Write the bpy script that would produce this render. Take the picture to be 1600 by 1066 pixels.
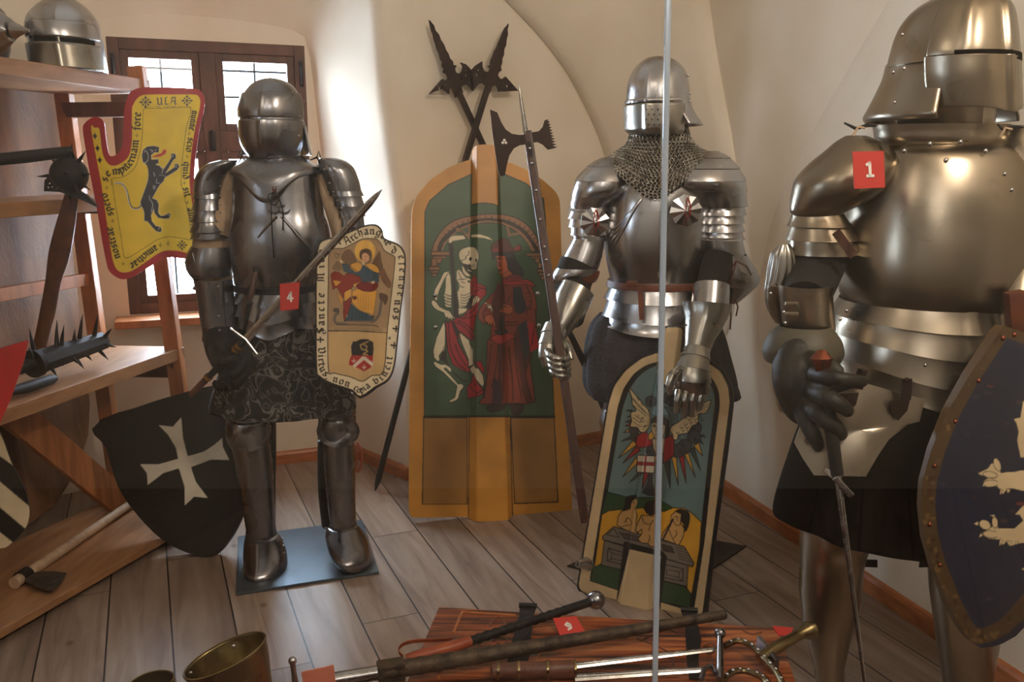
import bpy, bmesh, math, random
import numpy as np
from mathutils import Vector, Matrix
random.seed(7)
for _o in list(bpy.data.objects): bpy.data.objects.remove(_o, do_unlink=True)
SC = bpy.context.scene
COL = SC.collection
PI = math.pi
# ------------------------------------------------------------------ camera
F = 1357.0; CZ = 1.5; TH = math.atan(273/1357.0)
CT, ST = math.cos(TH), math.sin(TH)
cd = bpy.data.cameras.new('camera'); cam = bpy.data.objects.new('camera', cd); COL.objects.link(cam)
cam.location = (0, 0, CZ); cam.rotation_euler = (PI/2 - TH, 0, 0)
cd.sensor_width = 36; cd.lens = F/1600*36; cd.clip_start = .02; cd.clip_end = 60
SC.camera = cam
# ------------------------------------------------------------------ sky, exposure
SC.view_settings.view_transform = 'Standard'; SC.view_settings.look = 'None'
SC.view_settings.exposure = -0.12; SC.view_settings.gamma = 1; SC.view_settings.use_curve_mapping = False
w = bpy.data.worlds.new('sky'); SC.world = w; w.use_nodes = True
bg = w.node_tree.nodes['Background']; bg.inputs[0].default_value = (.70, .85, 1, 1); bg.inputs[1].default_value = 44
sd = bpy.data.lights.new('sun', 'SUN'); sd.energy = 5; sd.angle = .35; sd.color = (.80, .90, 1); so = bpy.data.objects.new('sun', sd); COL.objects.link(so)
so.location = (-6, 5.2, 3); so.rotation_euler = Vector((.955, -.20, -.16)).to_track_quat('-Z', 'Y').to_euler()
# ------------------------------------------------------------------ room lamps (warm), an added fill lamp and window portals
def lamp(name, loc, target, power, size, col, portal=False, sy=None):
    d = bpy.data.lights.new(name, 'AREA'); d.energy = power; d.color = col; d.size = size
    if sy: d.shape = 'RECTANGLE'; d.size_y = sy
    if portal: d.cycles.is_portal = True
    o = bpy.data.objects.new(name, d); COL.objects.link(o); o.location = loc
    o.rotation_euler = (Vector(target) - Vector(loc)).to_track_quat('-Z', 'Y').to_euler()
    return o
WARM = (1, .83, .64)
lamp('ceiling_and_fill_lamp', (1.25, .55, 2.82), (.0, 3.6, 1.0), 30, .22, WARM)
lamp('ceiling_and_fill_lamp', (-.7, .3, 2.82), (-.2, 3.6, 1.0), 5, .3, WARM)
lamp('ceiling_and_fill_lamp', (.3, -.9, 2.85), (.3, 2.4, .9), 18, .9, (1, .90, .78))  # added broad fill, for soft highlights on the upper armour
# ------------------------------------------------------------------ measuring helpers
def ray(x, y):
    a = (x-800)/F; b = -(y-533)/F
    return Vector((a, CT + b*ST, -ST + b*CT))
def P(x, y, Y): r = ray(x, y); return Vector((0, 0, CZ)) + r*(Y/r.y)
def PZ(x, y, z): r = ray(x, y); return Vector((0, 0, CZ)) + r*((z-CZ)/r.z)
def PL(x, y, p0, n):
    r = ray(x, y); o = Vector((0, 0, CZ)); n = Vector(n); return o + r*((Vector(p0)-o).dot(n)/r.dot(n))
def mpp(p): return ((p.y*CT) - (p.z-CZ)*ST)/F            # metres per photo pixel at a point
# ------------------------------------------------------------------ objects
def lin(h):
    if isinstance(h, str):
        h = h.lstrip('#'); v = [int(h[i:i+2], 16)/255 for i in (0, 2, 4)]
    else: v = list(h)
    return [c/12.92 if c <= .04045 else ((c+.055)/1.055)**2.4 for c in v]
def tag(o, label=None, cat=None, group=None, kind=None):
    if label: o['label'] = label
    if cat: o['category'] = cat
    if group: o['group'] = group
    if kind: o['kind'] = kind
    return o
def thing(name, loc, label, cat, group=None):
    o = bpy.data.objects.new(name, None); COL.objects.link(o); o.location = loc; o.empty_display_size = .05
    return tag(o, label, cat, group)
def obj(name, verts, faces, mat, parent=None, smooth=True, sharp=35, uvs=None):
    me = bpy.data.meshes.new(name); me.from_pydata([tuple(v) for v in verts], [], faces); me.update()
    return link(name, me, mat, parent, smooth, sharp)
def link(name, me, mat, parent=None, smooth=True, sharp=35):
    if smooth:
        me.polygons.foreach_set('use_smooth', [True]*len(me.polygons)); me.set_sharp_from_angle(angle=math.radians(sharp))
    o = bpy.data.objects.new(name, me); COL.objects.link(o)
    if mat: me.materials.append(mat)
    if parent:
        o.parent = parent; o.matrix_parent_inverse = parent_world(parent).inverted()
    return o
def parent_world(p):
    m = Matrix.Translation(p.location)
    if p.parent: m = parent_world(p.parent) @ p.matrix_parent_inverse @ m
    return m
class MB:                                   # collects shapes into one mesh
    def __init__(s): s.v = []; s.f = []
    def add(s, v, f):
        b = len(s.v); s.v += [Vector(x) for x in v]; s.f += [[i+b for i in q] for q in f]; return s
    def box(s, c, size, rot=None, bev=0):
        c = Vector(c); sx, sy, sz = [q/2 for q in size]; R = rot or Matrix.Identity(3)
        bm = bmesh.new(); bmesh.ops.create_cube(bm, size=1)
        for v in bm.verts: v.co = Vector((v.co.x*2*sx, v.co.y*2*sy, v.co.z*2*sz))
        if bev: bmesh.ops.bevel(bm, geom=list(bm.edges), offset=bev, segments=2, affect='EDGES', profile=.6)
        bm.verts.index_update()
        s.add([c + R @ v.co for v in bm.verts], [[v.index for v in f.verts] for f in bm.faces]); bm.free(); return s
    def bar(s, a, b, w, h, up=(0, 0, 1), bev=0):   # box between two points
        a, b = Vector(a), Vector(b); y = (b-a).normalized(); x = y.cross(Vector(up)).normalized(); z = x.cross(y)
        return s.box((a+b)/2, (w, (b-a).length, h), Matrix((x, y, z)).transposed(), bev)
    def tube(s, pts, r, n=12, cap=True):
        pts = [Vector(p) for p in pts]; rs = r if isinstance(r, (list, tuple)) else [r]*len(pts)
        rings = []; prev = None
        for i, p in enumerate(pts):
            t = (pts[min(i+1, len(pts)-1)] - pts[max(i-1, 0)]).normalized()
            if prev is None: u = t.cross(Vector((0, 1, 0)) if abs(t.y) < .9 else Vector((1, 0, 0))).normalized()
            else: u = (prev - t*prev.dot(t)).normalized()
            prev = u; v = t.cross(u)
            rings.append([p + (u*math.cos(k*2*PI/n) + v*math.sin(k*2*PI/n))*rs[i] for k in range(n)])
        return s.rings(rings, cap)
    def rings(s, rings, cap=True, closed=True):
        n = len(rings[0]); v = [q for r in rings for q in r]; f = []
        for i in range(len(rings)-1):
            for k in range(n if closed else n-1):
                k2 = (k+1) % n; f.append([i*n+k, i*n+k2, (i+1)*n+k2, (i+1)*n+k])
        if cap and closed:
            f.append(list(range(n))[::-1]); f.append([(len(rings)-1)*n+k for k in range(n)])
        return s.add(v, f)
    def ball(s, c, r, seg=12, sc=(1, 1, 1)):
        bm = bmesh.new(); bmesh.ops.create_uvsphere(bm, u_segments=seg, v_segments=max(6, seg*2//3), radius=1)
        bm.verts.index_update()
        s.add([Vector(c) + Vector((v.co.x*r*sc[0], v.co.y*r*sc[1], v.co.z*r*sc[2])) for v in bm.verts], [[v.index for v in f.verts] for f in bm.faces]); bm.free(); return s
    def prism(s, pts, off):                 # closed planar polygon, thickness along a vector
        n = len(pts); pts = [Vector(p) for p in pts]; off = Vector(off)
        return s.add(pts + [p+off for p in pts], [list(range(n))[::-1], [n+k for k in range(n)]] + [[k, (k+1) % n, n+(k+1) % n, n+k] for k in range(n)])
    def build(s, name, mat, parent=None, smooth=True, sharp=35, bev=0, sub=0):
        bm = bmesh.new(); vs = [bm.verts.new(v) for v in s.v]
        for f in s.f:
            try: bm.faces.new([vs[i] for i in f])
            except ValueError: pass
        bmesh.ops.recalc_face_normals(bm, faces=bm.faces)
        me = bpy.data.meshes.new(name); bm.to_mesh(me); bm.free()
        o = link(name, me, mat, parent, smooth, sharp)
        if bev: m = o.modifiers.new('bevel', 'BEVEL'); m.width = bev; m.segments = 2; m.limit_method = 'ANGLE'
        if sub: m = o.modifiers.new('sub', 'SUBSURF'); m.levels = m.render_levels = sub
        return o
def cr(rows, dens):                         # Catmull-Rom through tuples -> (t, tuple)
    n = len(rows); out = []
    A = [np.array(r, float) for r in rows]
    for i in range(n-1):
        p0, p1, p2, p3 = A[max(i-1, 0)], A[i], A[i+1], A[min(i+2, n-1)]
        for k in range(dens):
            t = k/dens
            out.append(((i+t)/(n-1), .5*((2*p1)+(p2-p0)*t+(2*p0-5*p1+4*p2-p3)*t*t+(3*p1-p0-3*p2+p3)*t**3)))
    out.append((1.0, A[-1])); return out
def se(c, e): return math.copysign(abs(c)**e, c)
def body_rings(rows, Y, ratio=.7, expo=2, yaw=0, mod=None, zmod=None, n=64, dens=4, arc=None, grow=0, lean=0):
    """rows: (y_px, left_px, right_px[, ratio[, dY]]): horizontal sections of a form seen from the front"""
    rows = [tuple(r) + ((ratio, 0)[len(r)-3:] if len(r) < 5 else ()) for r in rows]
    rings = []; cs = []; e = 2/expo
    for t, (y, xl, xr, ra, dY) in cr(rows, dens):
        c = P((xl+xr)/2, y, Y+dY); m = mpp(c); hw = max((xr-xl)/2*m + grow, .0005)
        ring = []
        N = n if arc is None else n+1
        for k in range(N):
            if arc is None: a = -PI + 2*PI*k/n
            else: a = arc[0] + (arc[1]-arc[0])*k/n
            b = a + yaw                      # a: angle from the form's own front; front of b=0 faces the camera (-Y)
            q = mod(a, t) if mod else 1
            s_, c_ = math.sin(b), -math.cos(b)
            p = c + Vector((se(s_, e)*hw*q, se(c_, e)*hw*ra*q + (grow*.3 if grow else 0)*c_, 0))
            if zmod: p.z += zmod(a, t)
            if lean: p.y += lean*(p.z-c.z)
            ring.append(p)
        rings.append(ring); cs.append(c)
    return rings, cs
def bands(rings, cs, nb, flare=.02, th=.004, mb=None, closed=True, up=False):
    """split a loft into nb overlapping lames, each with a flared, rolled edge"""
    mb = mb or MB(); R = len(rings)
    for b in range(nb):
        i0 = b*(R-1)/nb; i1 = (b+1)*(R-1)/nb
        out = []
        K = 4
        for k in range(K+1):
            u = i0 + (i1-i0)*k/K; i = min(int(u), R-2); f = u-i
            v = k/K if not up else 1-k/K
            s = 1 - flare*.6 + flare*1.6*v**1.5
            ring = []
            for p, q in zip(rings[i], rings[i+1]):
                c = cs[i].lerp(cs[i+1], f); z = p.lerp(q, f); ring.append(c + (z-c)*s)
            out.append(ring); cc = cs[i].lerp(cs[i+1], f)
        e = out[-1] if not up else out[0]; ec = cc if not up else cs[int(i0)]
        lip = [q + (ec-q)*min(.9, th*2/max((ec-q).length, .004)) for q in e]
        if up: out.insert(0, lip)
        else: out.append(lip)
        mb.rings(out, cap=False, closed=closed)
    return mb
def body(name, rows, Y, mat, parent, nb=0, flare=.02, cap=True, solid=0, sharp=35, up=False, **kw):
    rings, cs = body_rings(rows, Y, **kw)
    closed = kw.get('arc') is None
    if nb: mb = bands(rings, cs, nb, flare, closed=closed, up=up)
    else: mb = MB(); mb.rings(rings, cap=cap and closed, closed=closed)
    o = mb.build(name, mat, parent, sharp=sharp)
    if solid: m = o.modifiers.new('solid', 'SOLIDIFY'); m.thickness = solid; m.offset = 0
    return o
def limb_rings(pts, n=28, dens=4, mod=None, expo=2, arc=None, yaw=0, conv=True):
    """pts: (x_px, y_px, Y, halfwidth_px[, ratio]): tapering tube; rings stand square to its run"""
    pts = [tuple(p) + ((1.0,) if len(p) < 5 else ()) for p in pts]
    S = cr(pts, dens); C = [P(s[1][0], s[1][1], s[1][2]) for s in S]
    rings = []; e = 2/expo
    for i, (t, s) in enumerate(S):
        d = (C[min(i+1, len(C)-1)] - C[max(i-1, 0)]).normalized()
        view = (C[i] - Vector((0, 0, CZ))).normalized()
        u = view.cross(d)
        u = u.normalized() if u.length > .05 else Vector((1, 0, 0)); v = u.cross(d).normalized()
        if v.dot(view) > 0: v = -v          # v towards the camera
        if u.x < 0: u = -u
        if abs(d.z) < .3 and abs(u.x) < .3 and u.z < 0: pass
        hw = s[3]*mpp(C[i]); ring = []
        N = n if arc is None else n+1
        for k in range(N):
            a = -PI + 2*PI*k/n if arc is None else arc[0]+(arc[1]-arc[0])*k/n
            q = mod(a, t) if mod else 1; b = a + yaw
            ring.append(C[i] + u*se(math.sin(b), e)*hw*q + v*se(math.cos(b), e)*hw*s[4]*q)
        rings.append(ring)
    return rings, C
def limb(name, pts, mat, parent, nb=0, flare=.03, cap=True, solid=0, sharp=35, up=False, mb=None, **kw):
    rings, C = limb_rings(pts, **kw); closed = kw.get('arc') is None
    own = mb is None
    if nb: mb = bands(rings, C, nb, flare, mb=mb, closed=closed, up=up)
    else: mb = mb or MB(); mb.rings(rings, cap=cap and closed, closed=closed)
    if not own: return mb
    o = mb.build(name, mat, parent, sharp=sharp)
    if solid: m = o.modifiers.new('solid', 'SOLIDIFY'); m.thickness = solid; m.offset = 0
    return o
def plate(name, pts, mat, parent, bulge=0, th=.003, mb=None, bev=0, smooth=True):
    """flat-ish plate from points; th towards the back"""
    pts = [Vector(p) for p in pts]; n = (pts[1]-pts[0]).cross(pts[-1]-pts[0]).normalized()
    if n.y > 0: n = -n
    m = mb or MB()
    if bulge:
        c = sum(pts, Vector())/len(pts); V = []; Fc = []; K = 5
        for k in range(K+1):
            s = k/K
            for p in pts: V.append(c + (p-c)*s + n*bulge*(1-s*s))
        N = len(pts)
        for k in range(K):
            for i in range(N): Fc.append([k*N+i, k*N+(i+1) % N, (k+1)*N+(i+1) % N, (k+1)*N+i])
        b = len(V); V += [p - n*th for p in pts]
        for i in range(N): Fc.append([K*N+i, K*N+(i+1) % N, b+(i+1) % N, b+i])
        Fc.append([b+i for i in range(N)]); Fc.append(list(range(N)))
        m.add(V, Fc)
    else: m.prism(pts, -n*th)
    if mb: return mb
    return m.build(name, mat, parent, smooth=smooth, bev=bev)
def rivets(mb, pts, r=.004):
    for p in pts: mb.ball(p, r, 8, (1, .6, 1))
# ------------------------------------------------------------------ materials
M = {}
def node(nt, t, **k):
    n = nt.nodes.new(t)
    for a, b in k.items(): setattr(n, a, b)
    return n
def ramp(nt, fac, stops):
    r = nt.nodes.new('ShaderNodeValToRGB'); nt.links.new(fac, r.inputs[0]); e = r.color_ramp.elements
    while len(e) < len(stops): e.new(.5)
    for q, (p, c) in zip(e, stops): q.position = p; q.color = (*c, 1)
    return r.outputs[0]
def mat(name, c1, c2=None, rough=.5, metal=0, scale=6, stretch=(1, 1, 1), bump=0, bscale=40, detail=4, rr=0, coat=0, dist=0, spec=.5, rot=0, lo=.35, hi=.65, trans=0, sheen=0):
    m = bpy.data.materials.new(name); m.use_nodes = True; nt = m.node_tree; b = nt.nodes['Principled BSDF']
    L = nt.links.new; c1 = lin(c1); c2 = lin(c2) if c2 else c1
    b.inputs['Roughness'].default_value = rough; b.inputs['Metallic'].default_value = metal
    b.inputs['Coat Weight'].default_value = coat; b.inputs['Specular IOR Level'].default_value = spec
    tc = node(nt, 'ShaderNodeTexCoord'); mp = node(nt, 'ShaderNodeMapping'); mp.inputs['Scale'].default_value = stretch; mp.inputs['Rotation'].default_value[2] = rot
    L(tc.outputs['Object'], mp.inputs[0])
    nz = node(nt, 'ShaderNodeTexNoise'); nz.inputs['Scale'].default_value = scale; nz.inputs['Detail'].default_value = detail; nz.inputs['Distortion'].default_value = dist
    L(mp.outputs[0], nz.inputs['Vector'])
    L(ramp(nt, nz.outputs[0], [(lo, c1), (hi, c2)]), b.inputs['Base Color'])
    if rr:
        mr = node(nt, 'ShaderNodeMapRange'); mr.inputs['From Min'].default_value = .3; mr.inputs['From Max'].default_value = .7
        mr.inputs['To Min'].default_value = rough-rr; mr.inputs['To Max'].default_value = rough+rr
        n3 = node(nt, 'ShaderNodeTexNoise'); n3.inputs['Scale'].default_value = scale*2.3; n3.inputs['Detail'].default_value = 1
        L(mp.outputs[0], n3.inputs['Vector']); L(n3.outputs[0], mr.inputs['Value']); L(mr.outputs[0], b.inputs['Roughness'])
    if bump:
        n2 = node(nt, 'ShaderNodeTexNoise'); n2.inputs['Scale'].default_value = bscale; n2.inputs['Detail'].default_value = 3
        L(mp.outputs[0], n2.inputs['Vector'])
        bp = node(nt, 'ShaderNodeBump'); bp.inputs['Strength'].default_value = min(1, bump); bp.inputs['Distance'].default_value = .01
        L(n2.outputs[0], bp.inputs['Height']); L(bp.outputs[0], b.inputs['Normal'])
    M[name] = m; return m
mat('plaster', '#f0e5d4', '#e8dbc6', rough=.9, scale=3, bump=.25, bscale=14, spec=.2)
mat('steel', '#c6c6c8', '#a2a2a4', rough=.26, metal=1, lo=.2, hi=.8, detail=2, scale=5, rr=.03, bump=.03, bscale=9)
mat('dark_steel', '#9c9ca0', '#78787c', rough=.27, metal=1, lo=.2, hi=.8, detail=2, scale=5, rr=.03, bump=.03, bscale=9)
mat('bright_steel', '#b4b1a8', '#8f8c85', rough=.3, metal=1, lo=.2, hi=.8, detail=2, scale=8, rr=.03, bump=.04, bscale=14)
mat('aged_steel', '#a89d8c', '#847a6b', rough=.3, metal=1, lo=.2, hi=.8, detail=2, scale=5, rr=.03, bump=.05, bscale=10)
mat('brassy_steel', '#9c8a60', '#776a4c', rough=.3, metal=1, scale=6, rr=.06, bump=.04)
mat('blade', '#bdbcba', '#9a9896', rough=.25, metal=1, scale=20, rr=.05)
mat('black_iron', '#2c2a2a', '#1d1b1b', rough=.55, metal=.6, scale=12, bump=.15, bscale=30)
mat('rusty_iron', '#5a4c3c', '#38302a', rough=.6, metal=.6, scale=30, bump=.5, bscale=60)
mat('brown_iron', '#3d2c26', '#2a201d', rough=.45, metal=.6, scale=9, bump=.1)
mat('shelf_wood', '#b57443', '#965a31', rough=.5, scale=5, stretch=(6, 6, 1), bump=.1, spec=.35)
mat('board_wood', '#ac7d54', '#946843', rough=.5, scale=5, stretch=(6, 1, 6), bump=.08, spec=.5)
mat('dark_wood', '#6a3f2c', '#4d2c1f', rough=.45, scale=7, stretch=(4, 4, 1), bump=.15)
mat('window_wood', '#643a2a', '#4a291f', rough=.5, scale=7, stretch=(3, 3, 1), bump=.1)
mat('brown_board', '#8b6240', '#6f4c31', rough=.6, scale=3, stretch=(5, 5, 1), bump=.2)
mat('base_wood', '#b96f3c', '#9a5728', rough=.4, scale=5, stretch=(2, 2, 8))
mat('shaft_wood', '#4c2c20', '#351d16', rough=.45, scale=14, stretch=(4, 4, 1), bump=.2)
mat('pale_wood', '#c9ad8e', '#b3957a', rough=.5, scale=8, stretch=(4, 4, 1))
mat('black_leather', '#151312', '#0c0b0b', rough=.6, spec=.3, scale=20, bump=.3, bscale=60)
mat('grey_leather', '#2c2922', '#1b1915', rough=.5, spec=.3, scale=9, bump=.3, bscale=25)
mat('brown_leather', '#6a3218', '#4f2413', rough=.5, scale=15, bump=.2)
mat('red_leather', '#9c4a26', '#7b3217', rough=.45, scale=15, bump=.2)
mat('linen', '#c4a98a', '#a98d70', rough=.9, scale=15, bump=.3, bscale=40)
mat('grey_cloth', '#3b3a40', '#29292e', rough=.95, scale=12, bump=.4, bscale=90)
mat('dark_cloth', '#1d1b19', '#131110', rough=.9, scale=10, bump=.3, bscale=50)
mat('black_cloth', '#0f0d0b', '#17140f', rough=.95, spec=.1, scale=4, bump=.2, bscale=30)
mat('stand_metal', '#5c6a74', '#4b5862', rough=.33, metal=.55, scale=3)
mat('red_card', '#c0332a', rough=.6); mat('salmon_card', '#e88a6c', rough=.6)
mat('white', '#efe9e2', rough=.6); mat('red_cord', '#8c1d1d', rough=.8)
mat('copper', '#9c5c46', '#7c4434', rough=.35, metal=1, scale=20)
mat('gold', '#b98a3c', '#8d6528', rough=.35, metal=1, scale=20)
# ------------------------------------------------------------------ room
H = 3.0
DW = Vector((.932, .362, 0)); W0 = Vector((-.847, 4.39, 0)); NW = Vector((.362, -.932, 0))
def wl(x, y, off=0): p = PL(x, y, W0 + NW*off, NW); return (p-W0).dot(DW), p.z     # window-wall coordinates
def wp(s, z, off=0): return W0 + DW*s + NW*off + Vector((0, 0, z))
sL = (wl(160, 57)[0] + wl(206, 480)[0])/2; sR = (wl(474, 72)[0] + wl(487, 300)[0])/2
zT = (wl(160, 56)[1] + wl(474, 72)[1])/2; zB = (wl(205, 490)[1] + wl(310, 488)[1])/2
print('window', sL, sR, zT, zB)
def wallq(name, a, b, z0=0, z1=H, th=.12, mb=None):
    a, b = Vector((a[0], a[1], z0)), Vector((b[0], b[1], z0)); n = (b-a).cross(Vector((0, 0, 1))).normalized()
    if n.dot(Vector((0, 1.5, 0)) - a) > 0: n = -n
    m = mb or MB(); m.prism([a, b, b+Vector((0, 0, z1-z0)), a+Vector((0, 0, z1-z0))], n*th)
    return m if mb else tag(m.build(name, M['plaster'], smooth=False), kind='structure')
sN = sL - .16
NL = wp(sN, 0)
C1 = Vector((-.5, 4.02, 0)); C2 = Vector((.72, 4.75, 0)); C0 = Vector((NL.x-.32, NL.y-.28, 0)); R1 = Vector((2.77, -2, 0)); L1 = Vector((-3.05, -2, 0))
print('C0', C0, 'NL', NL)
m = MB()
for a, b, z0, z1 in ((sN-.35, sL, -.01, H), (sR, .06, -.01, H), (sL, sR, 0, zB), (sL, sR, zT, H)):
    m.prism([wp(a, z0), wp(b, z0), wp(b, z1), wp(a, z1)], -NW*.055)
tag(m.build('wall_window', M['plaster'], smooth=False), kind='structure')
nm = (C2-C1).cross(Vector((0, 0, 1))); nr = (R1-C2).cross(Vector((0, 0, 1)))
def resamp(pts, n):
    pts = [Vector(p) for p in pts]; sg = [(b-a).length for a, b in zip(pts, pts[1:])]; tot = sum(sg); out = []
    for k in range(n):
        u = tot*k/(n-1); i = 0
        while i < len(sg)-1 and u > sg[i]: u -= sg[i]; i += 1
        out.append(pts[i].lerp(pts[i+1], min(1, u/sg[i])))
    return out
vzz = Vector((0, 0, 1))
in_r = [s_[1] for s_ in cr([(551, 716), (530, 500), (508, 300), (492, 150), (484, 90), (476, 58)], 4)]
in_t = [s_[1] for s_ in cr([(476, 58), (455, 46), (400, 36), (330, 27), (250, 22), (180, 26), (140, 40)], 3)]
in_l = [s_[1] for s_ in cr([(140, 40), (128, 90), (135, 250), (160, 480), (185, 760)], 4)]
i_r, i_t, i_l = [[PL(x, y, W0, NW) for x, y in q] for q in (in_r, in_t, in_l)]
for q in i_r[:1]+i_l[-1:]: q.z = -.01
o_r = [PL(x, y, C1, nm) for x, y in [s_[1] for s_ in cr([(641, 752), (640, 600), (634, 420), (614, 250), (600, 150), (592, 60), (588, -10), (583, -80)], 3)]]; o_r[0].z = -.01
o_r.append(Vector((o_r[-1].x-.02, o_r[-1].y-.01, H+.02)))
C0t = Vector((C0.x, C0.y, H+.02)); o_t = [o_r[-1], C0t]; o_l = [C0t, Vector((C0.x, C0.y, -.01))]
inner = resamp(i_r, 24)+resamp(i_t, 16)[1:]+resamp(i_l, 16)[1:]; outer = resamp(o_r, 24)+resamp(o_t, 16)[1:]+resamp(o_l, 16)[1:]
wd_ = (C2-C1).normalized(); rows_ = []
for t in (0, .04, .15, .3, .5, .7, .88, .96): rows_.append([a.lerp(b, t) for a, b in zip(inner, outer)])
rows_.append([b + (wd_*.025 if i < 24 else Vector()) for i, b in enumerate(outer)])
nb_ = MB(); nb_.rings(rows_, cap=False, closed=False); no_ = nb_.build('wall_niche', M['plaster'], sharp=75); tag(no_, kind='structure')
mm = MB(); mo = [p + wd_*.025 for p in resamp(o_r, 24)]; mm.prism(mo + [Vector((C2.x, C2.y, H+.02)), Vector((C2.x, C2.y, -.01))], -nm.normalized()*.1*(1 if (-nm).y > 0 else -1)); tag(mm.build('wall_main', M['plaster'], smooth=False), kind='structure')
wallq('wall_right', C2, R1)
dl = (L1-C0).normalized(); la, lb = C0+dl*3.7, C0+dl*4.3
m = MB(); wallq('x', C0, la, mb=m); wallq('x', lb, L1, mb=m); wallq('x', la, lb, 0, 1.5, mb=m); wallq('x', la, lb, 2.1, H, mb=m)
tag(m.build('wall_left', M['plaster'], smooth=False), kind='structure')
w2 = MB(); vz = Vector((0, 0, 1))
for a, b in ((la+vz*1.5, la+vz*2.1), (lb+vz*1.5, lb+vz*2.1), (la.lerp(lb, .5)+vz*1.5, la.lerp(lb, .5)+vz*2.1)): w2.bar(a, b, .05, .05, up=tuple(dl))
for z in (1.52, 1.8, 2.08): w2.bar(la+vz*z, lb+vz*z, .05, .05)
tag(w2.build('fill_window', M['window_wood'], smooth=False), kind='structure')  # unseen window added in the left wall to throw cool light on the armour
wallq('wall_back', L1, R1)
out = [L1, R1, C2, C1, W0, NL, C0]
cen = Vector((0, 1.5, 0))
grow = [p + (p-cen).normalized()*.35 for p in out]
tag(MB().prism([p + Vector((0, 0, H)) for p in grow], (0, 0, .12)).build('ceiling', M['plaster'], smooth=False), kind='structure')
# floor: pine planks
fm = bpy.data.materials.new('pine_planks'); fm.use_nodes = True; nt = fm.node_tree; b = nt.nodes['Principled BSDF']; L = nt.links.new; M['floor'] = fm
def mth(op, a, b_=None, c=None):
    n = node(nt, 'ShaderNodeMath', operation=op)
    for i, q in enumerate((a, b_, c)):
        if q is None: continue
        if isinstance(q, (int, float)): n.inputs[i].default_value = q
        else: L(q, n.inputs[i])
    return n.outputs[0]
tc = node(nt, 'ShaderNodeTexCoord'); sp = node(nt, 'ShaderNodeSeparateXYZ'); L(tc.outputs['Object'], sp.inputs[0])
q_ = mth('ADD', mth('MULTIPLY', sp.outputs[0], .922), mth('MULTIPLY', sp.outputs[1], .387))
p_ = mth('SUBTRACT', mth('MULTIPLY', sp.outputs[1], .922), mth('MULTIPLY', sp.outputs[0], .387))
qq = mth('DIVIDE', mth('SUBTRACT', q_, .3697), .196); idn = mth('FLOOR', qq); fr = mth('FRACT', qq)
wn = node(nt, 'ShaderNodeTexWhiteNoise', noise_dimensions='1D'); L(idn, wn.inputs['W'])
pp = mth('ADD', mth('DIVIDE', p_, 2.1), mth('MULTIPLY', wn.outputs[0], 5)); fp = mth('FRACT', pp)
seam = mth('MAXIMUM', mth('MAXIMUM', mth('LESS_THAN', fr, .022), mth('GREATER_THAN', fr, .994)), mth('LESS_THAN', fp, .0018))
wn2 = node(nt, 'ShaderNodeTexWhiteNoise', noise_dimensions='2D'); cb = node(nt, 'ShaderNodeCombineXYZ'); L(idn, cb.inputs[0]); L(mth('FLOOR', pp), cb.inputs[1]); L(cb.outputs[0], wn2.inputs['Vector'])
cg = node(nt, 'ShaderNodeCombineXYZ'); L(mth('MULTIPLY', q_, 14), cg.inputs[0]); L(mth('MULTIPLY', p_, 1.4), cg.inputs[1]); L(mth('MULTIPLY', wn2.outputs[0], 9), cg.inputs[2])
gn = node(nt, 'ShaderNodeTexNoise'); gn.inputs['Scale'].default_value = 1.2; gn.inputs['Detail'].default_value = 6; gn.inputs['Distortion'].default_value = 1.2; L(cg.outputs[0], gn.inputs['Vector'])
col = ramp(nt, gn.outputs[0], [(.25, lin('#705c4f')), (.5, lin('#8f7a6a')), (.75, lin('#a3907f'))])
# knots
vo = node(nt, 'ShaderNodeTexVoronoi'); vo.inputs['Scale'].default_value = 3.2; ck = node(nt, 'ShaderNodeCombineXYZ'); L(mth('MULTIPLY', q_, 1.5), ck.inputs[0]); L(p_, ck.inputs[1]); L(ck.outputs[0], vo.inputs['Vector'])
kn = ramp(nt, vo.outputs['Distance'], [(.03, (1, 1, 1)), (.075, (0, 0, 0))])
mx = node(nt, 'ShaderNodeMix', data_type='RGBA'); L(mth('MULTIPLY', kn, .7), mx.inputs[0]); L(col, mx.inputs[6]); mx.inputs[7].default_value = (*lin('#4b3020'), 1)
hv = node(nt, 'ShaderNodeHueSaturation'); L(mx.outputs[2], hv.inputs['Color']); L(mth('ADD', .8, mth('MULTIPLY', wn2.outputs[0], .4)), hv.inputs['Value'])
mx2 = node(nt, 'ShaderNodeMix', data_type='RGBA'); L(seam, mx2.inputs[0]); L(hv.outputs[0], mx2.inputs[6]); mx2.inputs[7].default_value = (*lin('#170e0a'), 1)
L(mx2.outputs[2], b.inputs['Base Color']); b.inputs['Roughness'].default_value = .42
bp = node(nt, 'ShaderNodeBump'); bp.inputs['Distance'].default_value = .004; bp.inputs['Strength'].default_value = .5; L(mth('SUBTRACT', mth('MULTIPLY', gn.outputs[0], .2), seam), bp.inputs['Height']); L(bp.outputs[0], b.inputs['Normal'])
tag(MB().prism([p + Vector((0, 0, 0)) for p in grow], (0, 0, -.1)).build('floor', fm, smooth=False), kind='structure')
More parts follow.
